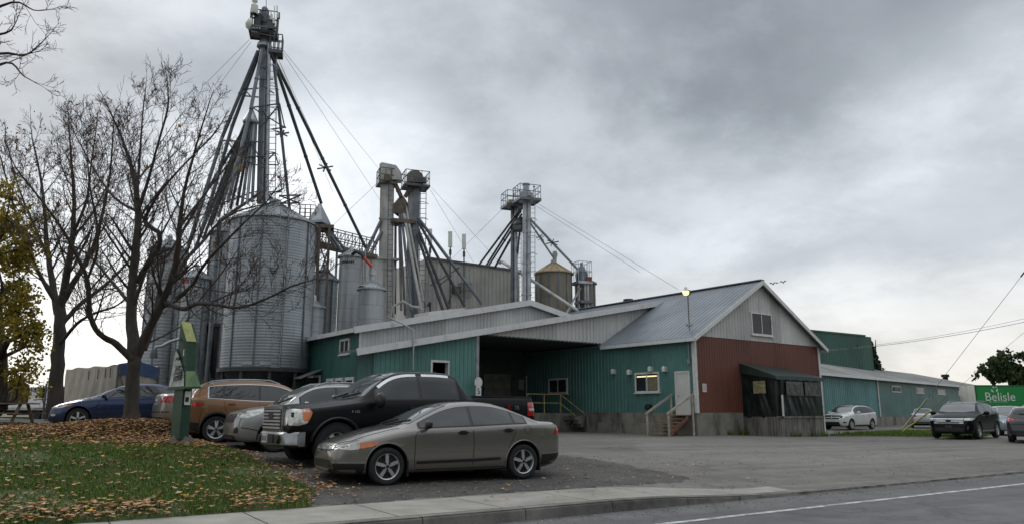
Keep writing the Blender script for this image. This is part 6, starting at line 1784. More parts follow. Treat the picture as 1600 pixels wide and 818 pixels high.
panel(c, 'fog_light', [(.10, .46), (.35, .46), (.4, .53), (.12, .54)], 'S', m_ctrim, .012)
seam_lines(c, [[(1.6, 1.0), (1.55, .4)], [(2.68, 1.05), (2.68, .36)], [(3.62, 1.1), (3.4, .4)]])
handles(c, [(2.5, .98), (3.45, 1.03)], P_white); mirrors(c, 1.75, 1.10, P_white, (.14, .24, .2)); rails(c, 2.1, 4.4, m_ctrim, .07)
panel(c, 'sill_cladding', [(1.45, .24), (3.4, .25), (3.4, .34), (1.45, .33)], 'S', m_ctrim, .012)
panel(c, 'tail_light', [(4.55, .95), (4.84, .9), (4.8, 1.15), (4.62, 1.12)], 'S', m_lampr, .01)
# white car peeping out behind the porch
S = sedan_S(4.5, 1.76, 1.46); p = place(1292, 59)
c = make_car('sedan', 'white car almost hidden between the tarpaulin porch and the white suv', 'car', S, P_white, p, D(40), far=True)
glazing(c, 1.50, 3.72, [2.52], (1.17, 2.12), ('T', 3.12, 4.02), P_white); mirrors(c, 1.62, .955, P_white)
panel(c, 'headlight', [(.10, .64), (.40, .645), (.62, .72), (.30, .72)], 'S', m_lampc, .008)
# silver sedan seen from behind
S = sedan_S(4.8, 1.80, 1.47); P_sil2 = paint('pale silver paint', (.42, .43, .44), .5, .3, .2)
u = place(1425, 58.5); hd = D(62)
c = make_car('sedan', 'pale silver sedan seen from behind in front of the blue green warehouse', 'car', S, P_sil2, u+Vector((math.cos(hd), math.sin(hd), 0))*2.85, hd+math.pi, side='L', far=True)
glazing(c, 1.6, 3.86, [2.66], (1.24, 2.25), ('T', 3.3, 4.25), P_sil2)
panel(c, 'tail_light', [(-.78, .82), (-.45, .84), (-.47, .97), (-.76, 1.0)], 'B', m_lampr, .01); panel(c, 'tail_light', [(.78, .82), (.45, .84), (.47, .97), (.76, 1.0)], 'B', m_lampr, .01)
panel(c, 'tail_light', [(4.5, .82), (4.76, .80), (4.74, .98), (4.55, 1.0)], 'S', m_lampr, .01); plate(c, 'B', 0, .84); panel(c, 'lower_bumper', [(-.8, .3), (.8, .3), (.85, .46), (-.85, .46)], 'B', m_ctrim, .008)
# black suv
S = suv_S(4.72, 1.93, 1.70, .37, 1.08, .4, nose=.74); S['wstyle'] = dict(twin=True, w=.3)
P_blk2 = paint('glossy black paint', (.005, .005, .006), .0, .25, .012, .06, .18)
p = place(1532, 34.6)
c = make_car('suv', 'glossy black suv with wide chrome bar grille facing the road', 'car', S, P_blk2, p, D(43), side='R' if False else 'L', far=True)
glazing(c, 1.55, 4.25, [2.52, 3.45], (1.16, 2.08), ('B', 1.2, 1.46, .64, .56), P_blk2)
panel(c, 'grille', [(-.60, .66), (.60, .66), (.62, .93), (-.62, .93)], 'F', m_ctrim, .01)
for i in range(3): panel(c, 'grille_bar', [(-.60, .69+i*.085), (.60, .69+i*.085), (.61, .745+i*.085), (-.61, .745+i*.085)], 'F', m_chrome, .03, r=.01)
h, n = hit(c, 'F', 0, .82); mb = MB(); mb.add([(h.x-.05, .12*math.cos(a), .83+.05*math.sin(a)) for a in [2*math.pi*k/20 for k in range(20)]], [tuple(range(20))]); mb.build('badge', m_ctrim, c.root, local=True)
for s in (-1, 1):
    panel(c, 'headlight', [(s*.62, .82), (s*.80, .82), (s*.84, .93), (s*.62, .93)], 'F', m_lampc, .012)
    panel(c, 'fog_light', [(s*.70, .44), (s*.76, .44), (s*.78, .60), (s*.74, .60)], 'F', m_chrome, .015, r=.01)
panel(c, 'headlight', [(.10, .82), (.35, .83), (.62, .95), (.16, .93)], 'S', m_lampc, .012)
panel(c, 'air_intake', [(-.62, .34), (.62, .34), (.60, .52), (-.60, .52)], 'F', m_ctrim, .012)
plate(c, 'F', 0, .56, .31, .13, m_ctrim)
mirrors(c, 1.68, 1.10, P_blk2, (.14, .24, .2)); handles(c, [(2.4, 1.0), (3.3, 1.04)], P_blk2); rails(c, 2.0, 4.2, m_steel)
strip(c, 'sill_trim', [(1.4, .36), (3.3, .37)], 'S', m_chrome, .03, .01)
mb = MB(); q, n = hit(c, 'T', 2.3, .0); mb.bar(q, q+Vector((.05, 0, .22)), .012); mb.build('antenna', m_ctrim, c.root, local=True)
seam_lines(c, [[(1.55, 1.0), (1.5, .4)], [(2.55, 1.05), (2.55, .38)], [(3.47, 1.1), (3.25, .4)]])
# dark grey hatchback, rear view at the right edge
P_dgrey = paint('dark grey paint', (.024, .027, .032), .4, .28, .08)
S = suv_S(4.42, 1.755, 1.465, .32, .95, .2, nose=.62); S['wstyle'] = dict(w=.3)
u = place(1575, 31.6); hd = D(55)
c = make_car('hatchback', 'dark grey hatchback seen from behind at the right edge of the yard', 'car', S, P_dgrey, u+Vector((math.cos(hd), math.sin(hd), 0))*2.62, hd+math.pi, side='L', far=True)
glazing(c, 1.5, 3.98, [2.42], (1.12, 1.98), ('B', 1.12, 1.36, .60, .55), P_dgrey)
for s in (-1, 1): panel(c, 'tail_light', [(s*.82, .86), (s*.70, .87), (s*.69, .96), (s*.80, .98)], 'B', m_lampr, .012)
panel(c, 'tail_light', [(4.14, .87), (4.30, .86), (4.29, .97), (4.17, .97)], 'S', m_lampr, .012)
plate(c, 'B', 0, .60, .31, .16); panel(c, 'bumper_line', [(-.84, .72), (.84, .72), (.84, .735), (-.84, .735)], 'B', m_seam, .006, r=0)
panel(c, 'lower_bumper', [(-.8, .34), (.8, .34), (.82, .48), (-.82, .48)], 'B', m_ctrim, .01)
h, n = hit(c, 'B', 0, .94); mb = MB(); mb.add([(h.x+.02, .06*math.cos(a), .94+.045*math.sin(a)) for a in [2*math.pi*k/16 for k in range(16)]], [tuple(range(16))]); mb.build('badge', m_chrome, c.root, local=True)
wp, n = hit(c, 'B', 0, 1.13); mb = MB(); mb.bar(wp+Vector((.03, 0, 0)), wp+Vector((.03-.02, -.4, .03)), .02); mb.build('wiper', m_ctrim, c.root, local=True)
mb = MB(); q, n = hit(c, 'T', 3.7, -.05); mb.bar(q, q+Vector((.1, 0, .2)), .02); mb.build('antenna', m_ctrim, c.root, local=True)
# pale blue hatch behind it
P_pb = paint('pale blue grey paint', (.25, .30, .34), .4, .3, .2)
S = suv_S(4.2, 1.74, 1.52, .32, .97, .2, nose=.62); p = place(1622, 39)
c = make_car('hatchback', 'pale blue grey car behind the dark grey hatchback at the right edge', 'car', S, P_pb, p, D(70), far=True)
glazing(c, 1.5, 3.8, [2.35], (1.08, 1.9), ('B', 1.12, 1.38, .60, .55), P_pb)
# dark maroon pickup tail at far left
P_mar = paint('dark maroon paint', (.030, .010, .010), .2, .35, .3)
S = truck_S(); S['r'] = .38; S['arch'] = .45; hd = D(24)
u = place(35, 29.5)
c = make_car('pickup_truck', 'dark maroon pickup truck cut by the left edge, its open bed towards the blue sedan', 'truck', S, P_mar, place(-222, 28.6), D(8), far=True)
panel(c, 'tail_light', [(5.62, .98), (5.84, .98), (5.845, 1.30), (5.64, 1.29)], 'S', m_lampr, .012)
glazing(c, 1.80, 3.74, [2.82], (1.40, 2.34), None, P_mar)
# ------------------------------------------------------------------ trees
m_bark = M('dark bark', (.050, .043, .036), .9, var=.4, scale=5, stretch=(1, 1, .2), bump=.6, bscale=22, dirt=((.085, .082, .06), 2.0, .58))
m_twig = M('twig bark', (.062, .043, .038), .9, var=.25, scale=3)
def leafmat(name, stops, rough=.75, trans=.0):
    t = NT(name); g = t.new('ShaderNodeNewGeometry')
    c = t.ramp(g.outputs['Random Per Island'], stops)
    t.set(**{'Base Color': c, 'Roughness': rough, 'Specular IOR Level': .25})
    if trans:
        tr = t.new('ShaderNodeBsdfTranslucent'); t.link(c, tr.inputs['Color']); mx = t.new('ShaderNodeMixShader'); mx.inputs[0].default_value = trans
        t.link(t.b.outputs[0], mx.inputs[1]); t.link(tr.outputs[0], mx.inputs[2]); t.link(mx.outputs[0], t.n['Material Output'].inputs['Surface'])
    return t.mat
m_yleaf = leafmat('yellow autumn leaves', [(0, (.12, .11, .02)), (.4, (.27, .21, .03)), (.7, (.40, .29, .05)), (1, (.17, .18, .035))], trans=.5)
m_rleaf = leafmat('rust leaves', [(0, (.10, .035, .012)), (.5, (.20, .075, .02)), (1, (.28, .14, .03))], trans=.3)
m_gleaf = leafmat('green leaves', [(0, (.018, .035, .012)), (.5, (.035, .06, .018)), (1, (.06, .085, .022))], trans=.25)
m_litter = leafmat('fallen leaves', [(0, (.10, .045, .02)), (.25, (.20, .092, .04)), (.5, (.30, .155, .07)), (.72, (.40, .25, .13)), (.86, (.48, .34, .20)), (.95, (.55, .22, .03)), (1, (.62, .42, .06))])
def rvec(r=rnd):
    while True:
        v = Vector((r.uniform(-1, 1), r.uniform(-1, 1), r.uniform(-1, 1)))
        if .05 < v.length < 1: return v.normalized()
def leaf_quad(mb, p, s, r=rnd):
    a = rvec(r); b = a.cross(rvec(r)).normalized()
    mb.add([p-a*s*.5-b*s*.18, p+b*s*.5*.9-a*s*.05, p+a*s*.55, p-b*s*.5*.9+a*s*.02], [(0, 1, 2, 3)])
def grow(mb, tw, p, d, L, r, lev, R, tips, up=.12, maxlev=4, min_r=.006, wig=.15):
    """one branch and its children"""
    n = 4 if lev < 3 else 3
    pts = [p]; dd = d.normalized(); rs = [r]
    for i in range(n):
        dd = (dd+rvec(R)*wig+Vector((0, 0, up))).normalized()
        pts.append(pts[-1]+dd*L/n); rs.append(max(min_r*.7, r*(1-.62*(i+1)/n)))
    (mb if lev < 2 else tw).tube(pts, rs, 6 if lev < 2 else (4 if lev < 3 else 3), False)
    if lev >= maxlev: tips.append(pts[-1]); tips.append(pts[-2]); return
    k = {0: 4, 1: 4, 2: 4, 3: 3}.get(lev, 3)
    for i in range(k):
        t = .25+.75*(i+R.random()*.8)/k; t = min(t, .99)
        j = int(t*n); q = lerp(pts[j], pts[min(j+1, n)], t*n-j); bd = (pts[min(j+1, n)]-pts[j]).normalized()
        side = bd.cross(rvec(R)).normalized()
        nd = (bd*.75+side*R.uniform(.55, .95)).normalized()
        grow(mb, tw, q, nd, L*R.uniform(.42, .68)*(1-.25*t), max(min_r, rs[j]*R.uniform(.4, .6)), lev+1, R, tips, up, maxlev, min_r, wig)
    tips.append(pts[-1])
def limb_tree(name, label, limbs, Y, seed, maxlev=3, kids=9, clen=2.2, leaves=None, nleaf=0, lsize=.1, base=None, min_r=.006, cat='tree', group=None, sub_r=.42, spread=1.0, up=.13):
    R = random.Random(seed); mb = MB(); tw = MB(); tips = []
    first = limbs[0][0]; b0 = at(first[0], first[1], Y+first[2]) if base is None else base
    root = empty(name, b0, label, cat, group)
    for li, limb in enumerate(limbs):
        P = []; rs = []
        for (px, py, dy, r) in limb: P.append(at(px, py, Y+dy)); rs.append(r)
        # refine with Catmull-Rom and a little wobble
        Q = []; QR = []
        for i in range(len(P)-1):
            p0 = P[max(i-1, 0)]; p1 = P[i]; p2 = P[i+1]; p3 = P[min(i+2, len(P)-1)]
            for j in range(4):
                t = j/4; Q.append(.5*((2*p1)+(p2-p0)*t+(2*p0-5*p1+4*p2-p3)*t*t+(3*p1-p0-3*p2+p3)*t**3)+rvec(R)*rs[i]*.12*(j > 0)); QR.append(lerp(rs[i], rs[i+1], t)*(1+R.uniform(-.05, .08)))
        Q.append(P[-1]); QR.append(rs[-1])
        mb.tube(Q, QR, 12 if rs[0] > .1 else 7, True)
        if li == 0 and limb[0][3] > .15: continue
        L = sum((Q[i+1]-Q[i]).length for i in range(len(Q)-1))
        k = max(2, int(kids*L/3.0))
        for i in range(k):
            t = .14+.86*(i+R.random())/k; t = min(t, .995); j = int(t*(len(Q)-1)); q = lerp(Q[j], Q[j+1], t*(len(Q)-1)-j)
            bd = (Q[j+1]-Q[j]).normalized(); side = bd.cross(rvec(R)).normalized()
            nd = (bd*R.uniform(.5, .9)+side*R.uniform(.5, 1.0)*spread+Vector((0, 0, .15))).normalized()
            grow(mb, tw, q, nd, clen*R.uniform(.5, 1.1)*(1.1-.62*t), max(min_r, QR[j]*sub_r*R.uniform(.6, 1)), 4-maxlev if maxlev < 4 else 1, R, tips, up, 4 if maxlev < 4 else 4, min_r)
        grow(mb, tw, Q[-1], (Q[-1]-Q[-2]), clen*.42, QR[-1], 2, R, tips, up, 4, min_r)
    mb.build('trunk', m_bark, root, smooth=70)
    tw.build('crown', m_twig, root, smooth=180, recalc=False)
    if leaves:
        lb = MB()
        for i in range(nleaf):
            p = R.choice(tips)+rvec(R)*R.random()*.25; leaf_quad(lb, p, lsize*R.uniform(.6, 1.3), R)
        lb.build('leaves', leaves, root, recalc=False)
    return root, tips
# the big bare tree (trunk at px 205)
T1 = 21.0
limbs = [
 [(206, 664, 0, .40), (205, 640, 0, .31), (207, 600, 0, .265), (210, 565, 0, .26), (208, 545, 0, .27)],
 [(210, 550, 0, .24), (205, 500, .2, .20), (206, 450, .3, .18), (212, 390, .4, .16), (216, 350, .5, .13), (213, 300, .5, .11), (206, 262, .7, .07), (190, 215, .9, .045), (172, 175, 1.2, .025)],
 [(215, 330, .4, .08), (232, 280, .2, .06), (247, 225, -.2, .045), (262, 170, -.4, .028), (262, 140, -.5, .015)],
 [(214, 310, .4, .06), (218, 250, .9, .05), (222, 190, 1.2, .03), (226, 150, 1.5, .018)],
 [(206, 560, -.1, .15), (182, 537, -.5, .12), (155, 520, -1, .10), (140, 490, -1.4, .09), (137, 440, -1.8, .075), (120, 400, -2.2, .06), (95, 355, -2.6, .045), (62, 310, -3, .03), (30, 270, -3.3, .018)],
 [(137, 435, -1.8, .05), (152, 390, -2.3, .045), (150, 340, -2.6, .035), (140, 290, -3, .022), (136, 235, -3.2, .012)],
 [(212, 560, .1, .19), (232, 515, -.2, .16), (252, 475, -.5, .14), (270, 430, -.9, .12), (278, 390, -1.2, .10), (282, 340, -1.5, .08), (290, 290, -1.8, .055), (306, 230, -2.2, .035), (318, 190, -2.4, .02)],
 [(226, 545, .4, .10), (236, 520, .7, .09), (246, 470, 1.3, .075), (252, 430, 1.6, .06)],
 [(216, 440, .4, .13), (232, 410, .0, .11), (248, 385, -.3, .10), (249, 365, -.4, .09), (238, 357, -.4, .08), (226, 345, -.3, .07), (232, 330, -.5, .06), (250, 300, -.8, .05), (285, 260, -1.2, .035), (330, 215, -1.8, .02)],
 [(256, 470, -.5, .10), (285, 482, -1.2, .08), (306, 474, -1.8, .075), (330, 474, -2.3, .065), (362, 480, -2.8, .05), (390, 476, -3.2, .042), (425, 462, -3.7, .032), (455, 447, -4.0, .022), (485, 438, -4.2, .012)],
 [(268, 440, -.8, .08), (295, 400, -.2, .07), (318, 376, .3, .06), (340, 350, .6, .05), (372, 330, .9, .036), (410, 320, 1.2, .022), (440, 312, 1.4, .012)],
 [(276, 465, -1.0, .07), (300, 445, -1.6, .06), (318, 415, -2.2, .055), (345, 385, -2.7, .045), (385, 345, -3.2, .03), (420, 312, -3.6, .018)],
 [(280, 355, -1.4, .06), (300, 330, -1.2, .05), (330, 290, -1.0, .035), (358, 255, -.8, .02)],
 [(213, 330, .5, .06), (180, 310, 1.0, .05), (150, 270, 1.6, .035), (120, 215, 2.0, .02)],
 [(208, 480, .2, .08), (175, 440, .9, .06), (140, 400, 1.6, .045), (100, 378, 2.2, .03), (60, 372, 2.6, .018)],
]
limbs = [[(a, b, c, r if r < .03 else r*(.66 if r > .2 else .74)) for a, b, c, r in l] for l in limbs]
limb_tree('bare_tree', 'large bare tree with thick forked trunk standing right beside the blue sedan', limbs, T1, 11, maxlev=3, kids=9, clen=2.1, group='trees on the lawn', leaves=m_rleaf, nleaf=70, lsize=.10)
# second bare tree further left
T2 = 28.5
limbs = [
 [(84, 652, 0, .42), (87, 600, 0, .34), (92, 540, 0, .30), (94, 500, 0, .28), (92, 470, 0, .25)],
 [(90, 490, 0, .2), (82, 440, .3, .16), (74, 390, .6, .13), (70, 330, .8, .09), (62, 270, 1.2, .06), (50, 215, 1.5, .03)],
 [(95, 480, 0, .22), (104, 430, -.3, .18), (112, 380, -.6, .14), (116, 320, -1, .10), (112, 260, -1.3, .06), (108, 200, -1.5, .03)],
 [(98, 470, 0, .18), (122, 430, -.4, .14), (145, 390, -.7, .11), (160, 335, -1, .08), (172, 270, -1.3, .05), (176, 215, -1.5, .03)],
 [(97, 505, 0, .14), (125, 475, .4, .11), (158, 450, .8, .09), (190, 420, 1.2, .06), (222, 380, 1.6, .035)],
 [(92, 540, 0, .10), (120, 505, -.8, .08), (150, 488, -1.6, .06), (185, 475, -2.4, .04), (220, 440, -3, .025)],
 [(86, 470, 0, .12), (60, 425, -.3, .10), (36, 370, -.6, .07), (18, 310, -.9, .045), (2, 250, -1.2, .025)],
 [(74, 400, .5, .09), (50, 345, 1, .07), (28, 290, 1.4, .04), (12, 230, 1.8, .02)],
 [(112, 370, -.6, .09), (135, 315, -1.2, .06), (142, 260, -1.6, .04), (150, 205, -2, .02)],
]
limbs = [[(a, b, c, r if r < .03 else r*.74) for a, b, c, r in l] for l in limbs]
limb_tree('bare_tree', 'bare tree with a few rust coloured leaves behind the bonnet of the blue sedan', limbs, T2, 23, maxlev=3, kids=6.5, clen=2.7, group='trees on the lawn', leaves=m_rleaf, nleaf=900, lsize=.085, min_r=.0075)
# yellow tree at the left edge
def leafy(name, label, Y, trunk, clumps, leafm, seed, nper, lsize, group=None, r0=.25):
    R = random.Random(seed); root = empty(name, at(trunk[0][0], trunk[0][1], Y), label, 'tree', group)
    mb = MB(); P = [at(a, b, Y) for a, b in trunk]; mb.tube(P, [r0*(1-.6*i/(len(P)-1)) for i in range(len(P))], 9)
    tw = mb; lb = MB()
    for (px, py, dy, r) in clumps:
        c = at(px, py, Y+dy); src = min(P, key=lambda q: (q-c).length+max(0, q.z-c.z)*2)
        m = lerp(src, c, .5)+rvec(R)*.3; mb.tube([src, m, c], [r0*.3, r0*.18, r0*.06], 5)
        for k in range(8):
            e = c+rvec(R)*r*R.uniform(.5, 1.05); tw.tube([c, lerp(c, e, .5)+rvec(R)*.1, e], [.025, .015, .008], 3, False)
            for _ in range(int(nper/8)):
                p = lerp(c, e, R.uniform(.25, 1.1))+rvec(R)*r*.35*R.random(); leaf_quad(lb, p, lsize*R.uniform(.6, 1.35), R)
    mb.build('trunk', m_bark, root, smooth=60); lb.build('crown', leafm, root, recalc=False)
    return root
R_ = random.Random(5)
cl = []
for i in range(46):
    y = R_.uniform(295, 600); xm = {0: 25, 1: 50, 2: 58, 3: 55, 4: 40}[min(4, int((y-290)/62))]
    cl.append((R_.uniform(-80, xm), y, R_.uniform(-2.0, 2.0), R_.uniform(.5, 1.0)))
leafy('yellow_tree', 'leafy yellow autumn tree cut by the left edge', 24, [(-2, 640), (0, 560), (-6, 480), (-20, 400), (-22, 330)], cl, m_yleaf, 41, 280, .10, 'trees on the lawn')
# tree off the left edge whose bare branches reach into the top corner
limbs = [
 [(-330, 1100, 0, .3), (-300, 700, 0, .26), (-290, 400, 0, .22), (-270, 260, 0, .18)],
 [(-280, 300, 0, .10), (-180, 170, 0, .08), (-80, 110, 0, .06), (0, 84, .1, .028), (40, 86, .1, .018), (70, 62, .1, .008)],
 [(-275, 270, 0, .10), (-160, 110, .3, .07), (-60, 40, .4, .05), (18, 4, .4, .022), (52, 16, .4, .012), (74, 16, .4, .006)],
 [(-280, 320, 0, .09), (-150, 190, -.3, .06), (-50, 130, -.3, .04), (10, 98, -.3, .022), (36, 118, -.3, .012), (58, 131, -.3, .006)],
 [(-270, 260, 0, .08), (-140, 110, -.5, .06), (-50, 65, -.5, .04), (8, 52, -.5, .02), (22, 40, -.5, .01), (30, 22, -.5, .006)],
]
limbs = [[(a, b, c, r*.7) for a, b, c, r in l] for l in limbs]
limb_tree('bare_tree', 'bare branches of a tree standing beyond the left edge, top left corner', limbs, 9.5, 57, maxlev=2, kids=6, clen=.75, group='trees on the lawn', min_r=.0035, base=Vector((-12.5, 10, .3)), sub_r=.5, spread=.8, up=.06)
# conifer behind the hall
def conifer(px, ytop, ybot, Y, rw, seed, label):
    R = random.Random(seed); b = at(px, ybot, Y); t = at(px, ytop, Y); b.z = 0; root = empty('conifer', b, label, 'tree')
    mb = MB(); mb.tube([b, t], [.35, .04], 8); mb.build('trunk', m_bark, root, smooth=60)
    lb = MB(); H = t.z-b.z
    for i in range(52):
        z = lerp(.12, .98, i/52)*H; rr = rw*(1-z/H)*1.25+.12
        for k in range(9):
            a = R.random()*6.28; e = Vector((math.cos(a), math.sin(a), -.18))*rr*R.uniform(.65, 1.1); q = b+Z3*z
            for j in range(12):
                tt = R.uniform(.2, 1.05); leaf_quad(lb, q+e*tt+rvec(R)*.16, R.uniform(.3, .55), R)
    lb.build('crown', leafmat('conifer needles', [(0, (.010, .020, .012)), (.5, (.020, .036, .02)), (1, (.035, .055, .03))]), root, recalc=False)
conifer(1368, 530, 640, 92, 2.6, 3, 'dark conifer half hidden behind the storage hall')
R_ = random.Random(15)
cl = [(R_.uniform(1538, 1562), R_.uniform(562, 585), R_.uniform(-2, 2), R_.uniform(.9, 1.5)) for _ in range(9)]+[(R_.uniform(1528, 1575), R_.uniform(575, 592), R_.uniform(-2, 2), R_.uniform(.8, 1.3)) for _ in range(8)]
leafy('leafy_tree', 'small loose crowned green tree behind the far end of the warehouse', 100, [(1555, 640), (1553, 600), (1550, 575)], cl, m_gleaf, 71, 150, .42, 'trees behind the trailer', .3)
cl = [(R_.uniform(1572, 1650), R_.uniform(552, 605), R_.uniform(-3, 3), R_.uniform(1.2, 2.0)) for _ in range(26)]
leafy('leafy_tree', 'dense dark green tree behind the green trailer at the right edge', 106, [(1612, 640), (1612, 600), (1610, 560)], cl, m_gleaf, 72, 260, .5, 'trees behind the trailer', .4)
# --- grass and fallen leaves ----------------------------------------------------------
def inpoly(p, x, y):
    c = False; n = len(p)
    for i in range(n):
        a = p[i]; b = p[(i+1) % n]
        if (a[1] > y) != (b[1] > y) and x < (b[0]-a[0])*(y-a[1])/(b[1]-a[1])+a[0]: c = not c
    return c
R_ = random.Random(99)
m_grass = leafmat('grass blades', [(0, (.042, .08, .012)), (.5, (.09, .155, .025)), (.85, (.145, .21, .045)), (1, (.25, .23, .09))], .7, .2)
gb_ = MB(); n_ = 0
verts = gb_.v; faces = gb_.f; mm = gb_.m
while n_ < 62000:
    # denser near the camera
    Y = 8+ (R_.random()**1.25)*14; X = R_.uniform(-.82*Y-.5, -1.8)
    if not inpoly(lawn_r, X, Y): continue
    bare = noise.noise(Vector((X*.55, Y*.55, 7)))
    s, t = ST(X, Y)
    if bare > .28 and R_.random() < .75: continue
    if t < 11.2 and noise.noise(Vector((X*1.1, Y*1.1, 2))) > -.05 and R_.random() < .8: continue
    if Y > 17.5 and R_.random() < .6: continue
    z = zlawn(X, Y)+.025; h = R_.uniform(.03, .085); a = R_.random()*6.28; w = .007+.004*R_.random()
    dx, dy = math.cos(a)*w, math.sin(a)*w; lx, ly = R_.uniform(-.04, .04), R_.uniform(-.04, .04)
    k = len(verts); verts += [(X-dx, Y-dy, z), (X+dx, Y+dy, z), (X+lx, Y+ly, z+h)]; faces.append([k, k+1, k+2]); mm.append(0); n_ += 1
stuff(gb_.build('grass', m_grass, None, recalc=False), 'short green lawn grass around the sign post', 'grass')
gs = MB(); n_ = 0
while n_ < 9000:
    X = R_.uniform(15, 29); Y = R_.uniform(36, 50)
    if not inpoly(strip_r, X, Y): continue
    z = zterr(X, Y)+.025; h = R_.uniform(.05, .16); a = R_.random()*6.28; w = .02
    dx, dy = math.cos(a)*w, math.sin(a)*w; k = len(gs.v); gs.v += [(X-dx, Y-dy, z), (X+dx, Y+dy, z), (X+R_.uniform(-.06, .06), Y+R_.uniform(-.06, .06), z+h)]; gs.f.append([k, k+1, k+2]); gs.m.append(0); n_ += 1
stuff(gs.build('grass', m_grass, None, recalc=False), 'green grass on the strip below the yellow guy guards', 'grass')
lb = MB()
def leaf(X, Y, z, s):
    a = R_.random()*6.28; tl = R_.uniform(-.5, .5); ca, sa = math.cos(a), math.sin(a); n5 = 7; vs = []
    for k in range(n5):
        b = 2*math.pi*k/n5; r = s*(.5 if k % 2 else .32)*R_.uniform(.8, 1.2); x, y = r*math.cos(b)*1.2, r*math.sin(b)
        vs.append((X+ca*x-sa*y, Y+sa*x+ca*y, z+.008+x*tl*.5+abs(y)*R_.uniform(0, .5)))
    lb.add(vs, [tuple(range(n5))])
n_ = 0
while n_ < 19000:
    Y = R_.uniform(15.6, 25.0); X = R_.uniform(-.72*Y, -6.3)
    if not inpoly(lawn_r, X, Y): continue
    den = sm(15.6, 20.2, Y+.9*noise.noise(Vector((X*.7, Y*.7, 5))))
    if R_.random() > den: continue
    leaf(X, Y, zlawn(X, Y)+.03+R_.random()*.05, R_.uniform(.055, .125)); n_ += 1
n_ = 0
while n_ < 2900:   # sparse over the lawn, thick near the pavement and along the edge
    Y = R_.uniform(8.5, 18); X = R_.uniform(-.8*Y, -1.9)
    if not inpoly(lawn_r, X, Y): continue
    s, t = ST(X, Y); cl_ = noise.noise(Vector((X*.9, Y*.9, 11)))
    pr = .13+.5*(1-sm(10.6, 12.2, t))*(cl_ > -.1)+.35*sm(.15, .5, cl_)
    if R_.random() > pr: continue
    leaf(X, Y, zlawn(X, Y)+.05+R_.random()*.04, R_.uniform(.03, .10)*(1.25 if R_.random() < .12 else 1)); n_ += 1
edge = [(-3.0, 11.9), (-3.9, 13.4), (-5.0, 15.2), (-6.5, 17.2), (-8.2, 19.5)]
for i in range(900):
    k = R_.randrange(4); q = lerp(Vector(edge[k]), Vector(edge[k+1]), R_.random())+Vector((R_.gauss(0, .32), R_.gauss(0, .32)))
    leaf(q.x, q.y, zterr(q.x, q.y)+.05+R_.random()*.03, R_.uniform(.035, .10))
for i in range(230):
    X = R_.uniform(-5, 5); Y = R_.uniform(10.8, 19); s, t = ST(X, Y)
    if t < 9: continue
    leaf(X, Y, (SWZ(s, t)+.02 if t < 10.4 else zterr(X, Y)+.03), R_.uniform(.04, .10))
stuff(lb.build('fallen_leaves', m_litter, None, recalc=False), 'brown and orange fallen leaves scattered over the lawn and yard edge', 'leaves')
# loose grit along the gutter and the driveway
gr = MB()
for i in range(1500):
    s = R_.uniform(3, 24); t = R_.gauss(8.45, .22) if R_.random() < .5 else R_.uniform(9.4, 16)
    if t > 8.68 and s < 10.6: continue
    X, Y = XY(s, t); z = -.15 if t < 8.7 else zterr(X, Y); q = R_.uniform(.008, .026)
    v = [Vector((X, Y, z))+Vector((a*q*R_.uniform(.6, 1.3), b*q*R_.uniform(.6, 1.3), c_*q*.6)) for a, b, c_ in ((1, 0, 0), (0, 1, 0), (-1, 0, 0), (0, -1, 0), (0, 0, 1))]
    gr.add(v, [(0, 1, 4), (1, 2, 4), (2, 3, 4), (3, 0, 4)])
for i in range(5200):
    X = R_.uniform(-8, 4.5); Y = R_.uniform(10.8, 20)
    if not inpoly(gpad, X, Y) and R_.random() < .8: continue
    if ST(X, Y)[1] < 10.4: continue
    z = zterr(X, Y)+.018; q = R_.uniform(.008, .024)
    v = [Vector((X, Y, z))+Vector((a*q*R_.uniform(.6, 1.3), b*q*R_.uniform(.6, 1.3), c_*q*.7)) for a, b, c_ in ((1, 0, 0), (0, 1, 0), (-1, 0, 0), (0, -1, 0), (0, 0, 1))]
    gr.add(v, [(0, 1, 4), (1, 2, 4), (2, 3, 4), (3, 0, 4)])
stuff(gr.build('grit', leafmat('grit', [(0, (.05, .046, .042)), (.5, (.12, .112, .10)), (1, (.26, .25, .23))]), None, recalc=False), 'small dark stones lying over the driveway and gutter', 'grit')
# weeds at the foot of the office and porch
wd_ = MB()
for i in range(700):
    u = R_.choice([R_.uniform(2.2, 4.1), R_.uniform(4.0, 11.0)]); d = (.05 if u < 4.05 else 1.95)+abs(R_.gauss(0, .12)); p = PR.p(u, 0, d); p.z = zterr(p.x, p.y)
    if noise.noise(Vector((u*1.3, 0, 4))) < -.05: continue
    h = R_.uniform(.1, .4); w = .02; a = R_.random()*3.14; e = Vector((math.cos(a), math.sin(a), 0))*w
    wd_.add([p-e, p+e, p+Vector((R_.uniform(-.1, .1), R_.uniform(-.1, .1), h))], [(0, 1, 2)])
stuff(wd_.build('weeds', m_grass, None, recalc=False), 'weeds along the foot of the office foundation and porch boards', 'weeds')

R_ = random.Random(77); tl_ = MB()  # out-of-view trees added to darken what the cars reflect
for i in range(210):
    s_ = R_.uniform(-70, 90); t_ = R_.uniform(-34, -22); x, y = XY(s_, t_); hh = R_.uniform(3.5, 8.5)
    if i < 60: y = R_.uniform(-5, 75); x = .8*max(y, 0)+14+R_.random()*9
    for j in range(46):
        v = rvec(R_); leaf_quad(tl_, Vector((x, y, hh*.55))+Vector((v.x*2.6, v.y*2.6, v.z*hh*.5)), R_.uniform(.9, 1.7), R_)
stuff(tl_.build('unseen_trees', m_gleaf, None, recalc=False), 'unseen green trees added across the road and to the right to darken car reflections', 'trees')
